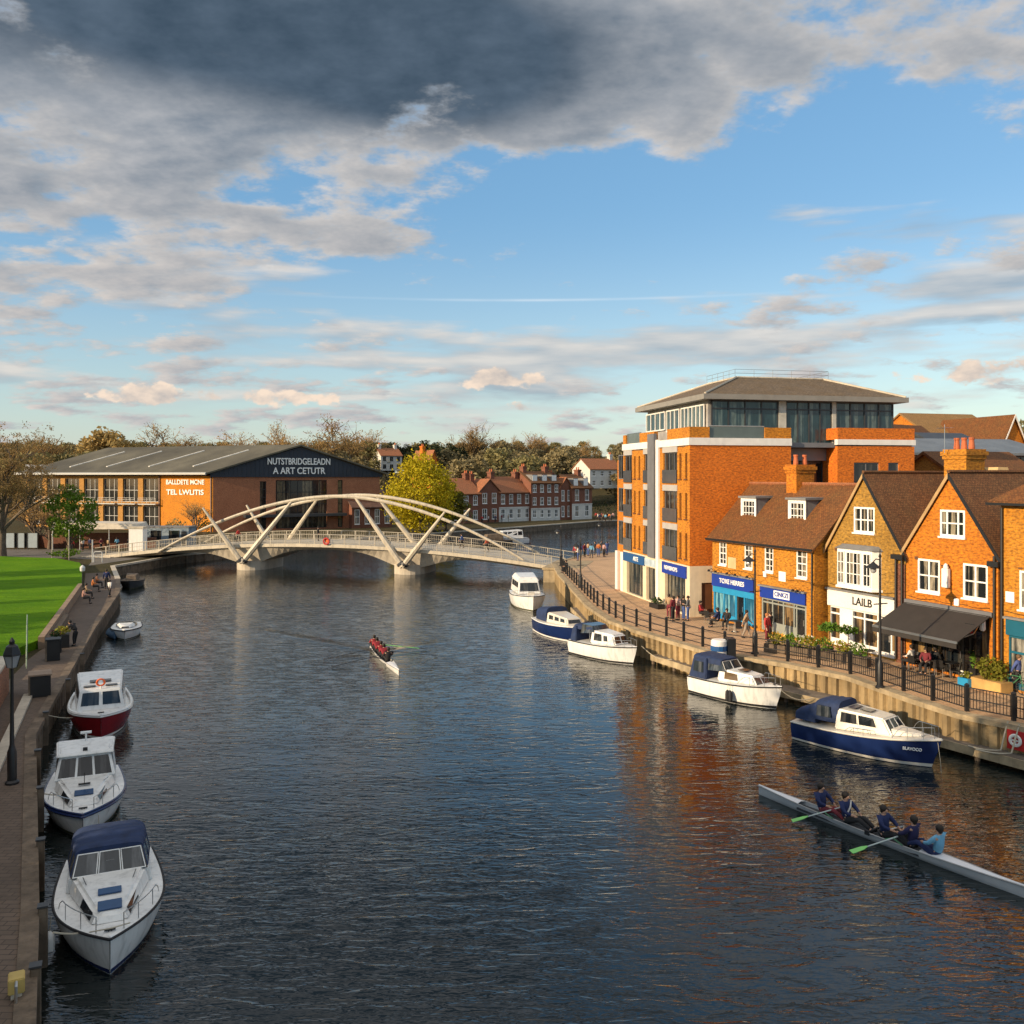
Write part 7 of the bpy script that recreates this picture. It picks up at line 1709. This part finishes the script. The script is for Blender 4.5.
o = thing('barrier', 'white hooped barrier beside the white post at the lawn corner', 'barrier', P(98, 562.5, ZL), 0); m = MB(); m.tube([(-.5, 0, 0), (-.5, 0, 1.15), (-.38, 0, 1.3), (.38, 0, 1.3), (.5, 0, 1.15), (.5, 0, 0)], .045, 6); m.build('hoop', M_frame_w, o); m = MB(); m.tube([(-.5, 0, .7), (.5, 0, .7)], .03, 5); m.build('crossbar', M_frame_w, o)
o = thing('bollard_lamp', 'short lamp with pale head on the lawn edge', 'lamp', P(82.5, 592, 1.7)); m = MB(); m.tube([(0, 0, 0), (0, 0, 1.7)], .05, 6); m.build('post', M_black, o); m = MB(); m.lathe([(.06, 1.7), (.2, 1.8), (.22, 2.1), (.1, 2.25), (.02, 2.3)], 0, 0, 10); m.build('head', M_frame_w, o, smooth=True)
o = thing('power_box', 'small yellow service box on the quay edge at the bottom left', 'box', P(16.5, 996, ZL), R(-62)); m = MB(); m.box(-.19, -.15, .12, .19, .15, .42); m.build('housing', mk('faded_yellow', (.5, .36, .11), .7), o, bev=.02); m = MB(); m.box(-.15, -.1, 0, .15, .1, .12); m.build('plinth', M_conc, o); m = MB(); m.tube([(.15, 0, .38), (.35, .0, .36), (.38, 0, -.3)], .03, 5); m.build('pipe', M_steel, o)
mp = [(-9.15, 15.8), (-9.9, 18.7), (-11.1, 21.3), (-13.2, 25.2), (-15.4, 29.4), (-17.6, 33.4), (-20.1, 38.8), (-22.2, 45), (-24.6, 51.5)]
o0 = None
for i, (x, y) in enumerate(mp):
    lb = 'mooring post on the left quay, %s' % ['by the yellow service box', 'beside the nearest cruiser bow', 'beside the navy canopy', 'between the first two white cruisers', 'beside the white hardtop cruiser', 'behind the hardtop radar mast', 'beside the red cruiser bow', 'behind the red cruiser wheelhouse', 'beyond the black bin cabinet'][i]
    if o0 is None:
        o0 = thing('mooring_post', lb, 'mooring post', (x, y, 0), .4, 'mooring posts on the left quay'); m = MB(); m.box(-.1, -.1, -2, .1, .1, ZL+.22); m.build('timber', M_timber, o0, bev=.02); m = MB(); m.box(-.12, -.12, ZL+.22, .12, .12, ZL+.26); m.build('cap_plate', M_dgrey, o0); f0 = family(o0)
    else: dup(o0, (x, y, 0), .4, lb, f0)


# ------------------------------------------------------------------ trees
def branches(m, twm, r, H, trunk_h, spread, levels, kids_, tw, up=.5, r0=.03):
    """limbs into m, twigs into twm; returns tips"""
    tips = []
    def grow(p, d, L, rad, lv):
        n = 3; pts = [p]; q = p
        for k in range(n):
            d = (d + V((r.gauss(0, .13), r.gauss(0, .13), .06*up))).normalized(); q = q + d*L/n; pts.append(q)
        if lv >= levels:
            for k in range(len(pts)-1):
                a, b = pts[k], pts[k+1]; s = d.cross(V((r.gauss(0, 1), r.gauss(0, 1), r.gauss(0, 1)))).normalized()*tw*(1-.25*k)
                twm.poly(a-s, a+s, b+s*.7, b-s*.7)
            tips.append(q); return
        m.tube(pts, [rad*(1-.45*k/n) for k in range(n+1)], 5 if lv < 2 else 3, cap=False)
        for k in range(kids_ if lv else kids_+2):
            t = r.uniform(.35, 1.0); i = min(int(t*n), n-1); b = pts[i].lerp(pts[i+1], t*n-i)
            a = r.uniform(0, 2*math.pi); side = V((math.cos(a), math.sin(a), 0)); nd = (d*r.uniform(.45, .9) + side*spread*r.uniform(.6, 1.1) + V((0, 0, up*.25))).normalized()
            grow(b, nd, L*r.uniform(.55, .78), rad*.5, lv+1)
    m.tube([(0, 0, -.5), (0, 0, trunk_h*.5), (r.gauss(0, .01)*H, r.gauss(0, .01)*H, trunk_h)], [r0*H*1.35, r0*H, r0*H*.85], 8, cap=False)
    for k in range(5):
        a = 2*math.pi*k/5 + r.uniform(-.4, .4); grow(V((0, 0, trunk_h*r.uniform(.75, 1.0))), (V((math.cos(a), math.sin(a), 0))*spread*r.uniform(.5, 1.1) + V((0, 0, 1))).normalized(), H*r.uniform(.30, .42), r0*H*.55, 1)
    grow(V((0, 0, trunk_h)), V((0, 0, 1)), H*.42, r0*H*.6, 1)
    return tips
def bare_tree(name, label, seed, H=15, leafy=0, lm=None, twig=None, spread=.75, tw=.03, levels=4, kids_=4, up=.5, lsz=1.):
    r = random.Random(seed); o = thing(name, label, 'tree'); m = MB(); t = MB(); tips = branches(m, t, r, H, H*.22, spread, levels, kids_, tw, up)
    m.build('trunk', M_trunk, o, recalc=False, smooth='all'); 
    if leafy:
        for p in tips:
            for _ in range(leafy): 
                q = p + V((r.gauss(0, .25), r.gauss(0, .25), r.gauss(0, .2))); a = V((r.gauss(0, 1), r.gauss(0, 1), r.gauss(0, 1))).normalized(); b = a.orthogonal().normalized(); s = r.uniform(.05, .13)*lsz; t.poly(q-a*s, q+b*s*.6, q+a*s, q-b*s*.6)
    t.build('crown', lm or twig or M_twig, o, recalc=False, uv=False); return o
def leafy_tree(name, label, seed, H, W, lm, nclump=60, per=55, size=.3, low=.2, shape=1., cl=1.0, vz=.75):
    r = random.Random(seed); o = thing(name, label, 'tree'); m = MB(); t = MB()
    branches(m, MB(), r, H*.8, H*max(low, .12), .7, 3, 3, .02); m.build('trunk', M_trunk, o, recalc=False, smooth='all')
    zc = H*(low+1)/2; rz = H*(1-low)/2
    for _ in range(nclump):
        while True:
            q = V((r.uniform(-1, 1), r.uniform(-1, 1), r.uniform(-1, 1)))
            if q.length < 1 and q.length > .25: break
        q = q.normalized()*q.length**.45; k = 1 - shape*.35*max(0, q.z)
        c = V((q.x*W/2*.82*k, q.y*W/2*.82*k, zc + q.z*rz*.85)); cs = cl*W*r.uniform(.09, .17)
        leaf_cloud(t, c, cs, cs, cs*vz, per, size, r)
    t.build('crown', lm, o, recalc=False, uv=False); return o
L_ol = leafm('olive_leaves', (.22, .20, .085), (.28, .235, .10)); L_oc = leafm('ochre_leaves', (.42, .30, .11), (.46, .32, .12)); L_pn = leafm('pine_needles', (.035, .045, .02), (.05, .06, .025)); L_yw = leafm('willow_yellow_leaves', (.66, .52, .015), (.54, .46, .02)); L_br = leafm('brown_buds', (.38, .24, .09), (.44, .28, .11)); L_gr = leafm('green_tree_leaves', (.10, .18, .015), (.14, .23, .02))  # olive and ochre are paler, with distance haze put into the colour
def put(o, px, d, ytop, H0, wscale=1., rz=None, zb=None):
    x = (px-512)/FPX*d; zb = hill(x, d - max(0, x-60)*.42) if zb is None else zb
    H = CAM_Z + (HY-ytop)*d/FPX - zb; s = H/H0
    o.location = (x, d, zb-.1); o.scale = (s*wscale, s*wscale, s); o.rotation_euler = (0, 0, rnd.uniform(0, 6.28) if rz is None else rz)
# shrubs at the foot of the arts centre and on the far bank
def bush(label, px, d, w, h, lm, zb=ZL, n=260):
    o = thing('shrub', label, 'shrub', at(px, d, zb)); m = MB()
    for k in range(6): a = k*1.05; m.tube([(0, 0, 0), (.25*w*math.cos(a), .25*w*math.sin(a), h*.6)], .03, 4)
    m.build('stem', M_trunk, o); m = MB()
    for k in range(7): a = k*.9; leaf_cloud(m, (.3*w*math.cos(a)*(k > 0), .3*w*math.sin(a)*(k > 0), h*(.45+.12*(k % 3))), w*.28, w*.28, h*.3, n//7, .22)
    m.build('leaves', lm, o, recalc=False, uv=False); return o
bush('dark shrub against the orange arts centre wall left end', 176, 158, 4, 3.2, L_ol); bush('dark green shrub at the corner of the orange arts centre wall', 204, 156, 4.5, 3.6, M_lf_d); bush('low green shrub at the lawn edge by the white post', 66, 113, 4, 1.3, L_gr); bush('dark shrub between the far terrace and the willow', 462, 186, 6, 4, M_lf_d); bush('dark shrub at the right end of the far terrace', 598, 222, 8, 5, M_lf_d); bush('dark shrub on the far bank right of the terrace', 612, 228, 9, 6, L_pn)
t6 = bare_tree('bare_tree', 'small bare tree in front of the orange arts centre wall', 17, 8, 2, L_br, tw=.03); put(t6, 196, 153, 497, 8, 1.0, 2, ZL)
# single trees one can pick out
t1 = bare_tree('bare_tree', 'big brown budding tree filling the left edge above the lawn', 3, 16, 24, L_br, spread=.85, tw=.022, kids_=5); put(t1, 2, 116, 426, 16, .95, 0, ZL)
t2 = leafy_tree('green_tree', 'bright green leafy tree in front of the arts centre windows', 5, 10, 8.5, L_gr, 85, 42, .22, .14, 1., .85); put(t2, 69, 119, 481, 10, 1., 0, ZL)
t3 = leafy_tree('willow_tree', 'bright yellow spring tree right of the arts centre', 8, 14.5, 13.5, L_yw, 260, 55, .26, .02, .8, .9, 1.7); put(t3, 420, 166, 455, 14.5, 1.12, 0, ZL)
t4 = leafy_tree('willow_tree', 'darker yellow green tree at the right foot of the yellow tree', 9, 9, 9, leafm('dull_willow_leaves', (.17, .15, .02), (.13, .13, .02)), 70, 60, .3, .05); put(t4, 446, 172, 480, 9, 1., 0, ZL)
t5 = bare_tree('bare_tree', 'low brown tree between the left edge tree and the green tree', 12, 9, 4, L_br, tw=.025); put(t5, 36, 130, 484, 9, 1.3, 0, ZL)
t5b = bare_tree('bare_tree', 'brown shrub tree just left of the green tree trunk', 14, 9, 4, L_br, tw=.025); put(t5b, 50, 128, 498, 9, 1.5, 1, ZL)
kb = [bare_tree('bare_tree', 'large bare crowned tree on the skyline above the yellow tree and terrace', 21, 15, 3, L_br, spread=.8, tw=.075, lsz=1.6, kids_=5), bare_tree('bare_tree', 'rounded bare tree on the skyline right of the arts centre gable', 25, 15, 4, L_br, spread=.9, tw=.075, lsz=1.6, kids_=5)]
ko = [leafy_tree('olive_tree', 'broad ochre tree on the skyline above the arts centre roof left end', 31, 14, 15, L_oc, 70, 50, .5, .1), leafy_tree('olive_tree', 'olive crowned tree in the woodland behind the far terrace', 33, 13, 14, L_ol, 60, 50, .5, .06), leafy_tree('olive_tree', 'olive brown tree in the woodland behind the far terrace', 35, 13, 16, leafm('brown_olive_leaves', (.28, .225, .115), (.25, .205, .10)), 60, 50, .5, .05)]  # brown olive leaves paler too, haze put into the colour
kp = leafy_tree('pine_tree', 'dark pine on the hill behind the yellow tree', 41, 15, 9, L_pn, 45, 55, .4, .25, .5)
fb = [family(x) for x in kb]; fo = [family(x) for x in ko]; fp_ = family(kp)
put(kb[0], 468, 330, 424, 15, 1.0); put(kb[1], 335, 300, 421, 15, 1.0); put(ko[0], 110, 290, 426, 14, 1.0)
def clone(src, fam, label, px, d, ytop, H0, ws=1., group=None): c = copy_tree(src, None, fam); c['label'] = label; (c.__setitem__('group', group) if group else None); put(c, px, d, ytop, H0, ws); return c
clone(kb[1], fb[1], 'small lone bare tree on the skyline above the arts centre roof', 279, 300, 425, 15, .7); clone(kb[0], fb[0], 'bare tree on the skyline above the middle of the far terrace', 541, 340, 433, 15, 1.2); clone(kb[1], fb[1], 'slim bare tree on the skyline between two broader bare trees', 512, 350, 437, 15, .6); clone(kb[0], fb[0], 'bare tree on the skyline at the far left behind the brown tree', 52, 280, 434, 15, 1.2); clone(kb[1], fb[1], 'bare tree on the skyline left of the office block', 582, 330, 442, 15, 1.2)
clone(kb[1], fb[1], 'wide bare tree on the skyline above the middle of the arts centre roof', 168, 300, 427, 15, 1.3); clone(kb[0], fb[0], 'low bare tree on the skyline above the arts centre ridge', 240, 320, 434, 15, 1.3); clone(kb[0], fb[0], 'bare tree behind the first one right of the gable', 362, 340, 430, 15, 1.1)
for i, (px, y, lb) in enumerate(((378, 444, 'dark pine at the left end of the pine group'), (392, 441, 'dark pine above the orange lit hill house'), (407, 443, 'dark pine directly above the yellow tree'), (424, 439, 'dark spreading pine right above the yellow tree top'), (436, 441, 'dark pine behind the red gabled hill house'), (450, 442, 'dark pine right of the red gabled hill house'), (461, 446, 'dark pine at the right end of the pine group'))):
    if i == 3: put(kp, px, 300, y, 15, 1.3); kp['label'] = lb; kp['group'] = 'pines on the hill'
    else: clone(kp, fp_, lb, px, 350 if i < 3 else 310, y, 15, 1.2, 'pines on the hill')
put(ko[1], 500, 290, 446, 13, 1.2); put(ko[2], 560, 300, 448, 13, 1.2)
WG = 'woodland along the horizon'; ko[1]['group'] = WG; ko[2]['group'] = WG
wl = 'olive or brown woodland tree in the unbroken belt along the horizon'
for o in ko[1:]: o['label'] = wl
r = random.Random(5)
for row, (d0, n, y0, y1) in enumerate(((262, 22, 458, 449), (300, 26, 450, 443), (345, 28, 446, 440), (420, 26, 444, 440))):
    for k in range(n):
        px = -60 + 720*(k+r.uniform(.1, .9))/n
        if (365 < px < 405 or 425 < px < 443 or 582 < px < 630) and row < 2: continue
        s = ko[1] if r.random() < .5 else ko[2]; c = copy_tree(s, None, fo[1] if s is ko[1] else fo[2]); c['label'] = wl; c['group'] = WG
        put(c, px, d0*r.uniform(.96, 1.04), r.uniform(y1, y0), 13, r.uniform(.9, 1.3))
for k in range(9):
    c = copy_tree(ko[1 + k % 2], None, fo[1 + k % 2]); c['label'] = 'olive tree seen between the office block and the hall roofs' if k < 3 else wl; c['group'] = 'trees behind the right hand roofs' if k < 3 else WG
    put(c, [898, 908, 921, 940, 1018, 1040, 870, 620, 630][k], [190, 195, 190, 260, 190, 200, 240, 300, 310][k], [423, 419, 423, 425, 419, 421, 430, 447, 446][k], 13, .8, zb=ZR+2)
# unseen trees added to shade the towpath, its boats and the near water
big = leafy_tree('riverside_tree', 'tall leafy tree on the left bank at the edge of the lawn', 51, 16, 13, leafm('riverside_leaves', (.06, .10, .02), (.08, .12, .025)), 90, 50, .5, .1, .6, 1.1); fbg = family(big)
for i, (x, y, h) in enumerate(((-24, 9, 17), (-29, 16.5, 16), (-24, 1, 18), (-28, -8, 18), (-36, -3, 19), (-22, -16, 18), (-34, 25, 11), (-40, 33, 9.5), (-45, 41, 8.5), (-50, 48, 7.5), (-30, -24, 18), (-20, 15.5, 11), (-18.5, 9, 12), (-27, 22, 11))):
    o = big if i == 0 else copy_tree(big, None, fbg)
    o.location = (x, y, ZL); s = h/16; o.scale = (s, s, s); o.rotation_euler = (0, 0, i*1.3); o['label'] = 'unseen leafy tree added on the left bank to shade the towpath'; o['group'] = 'unseen left bank trees added for shade'

for i, (x, y, h, w) in enumerate(((-64, 83.5, 11, 6.5), (-64, 72, 11.5, 9.5), (-62, 57.5, 10, 3.2), (-60, 47, 11, 12), (-58, 36, 11, 11))):  # unseen trees placed and widened to cast shadow bands on the lawn
    o = copy_tree(big, None, fbg); o.location = (x, y, ZL); o.scale = (w/13, w/13, h/16); o.rotation_euler = (0, 0, i*2.1); o['label'] = 'unseen leafy tree added on the left bank to shade the towpath'; o['group'] = 'unseen left bank trees added for shade'
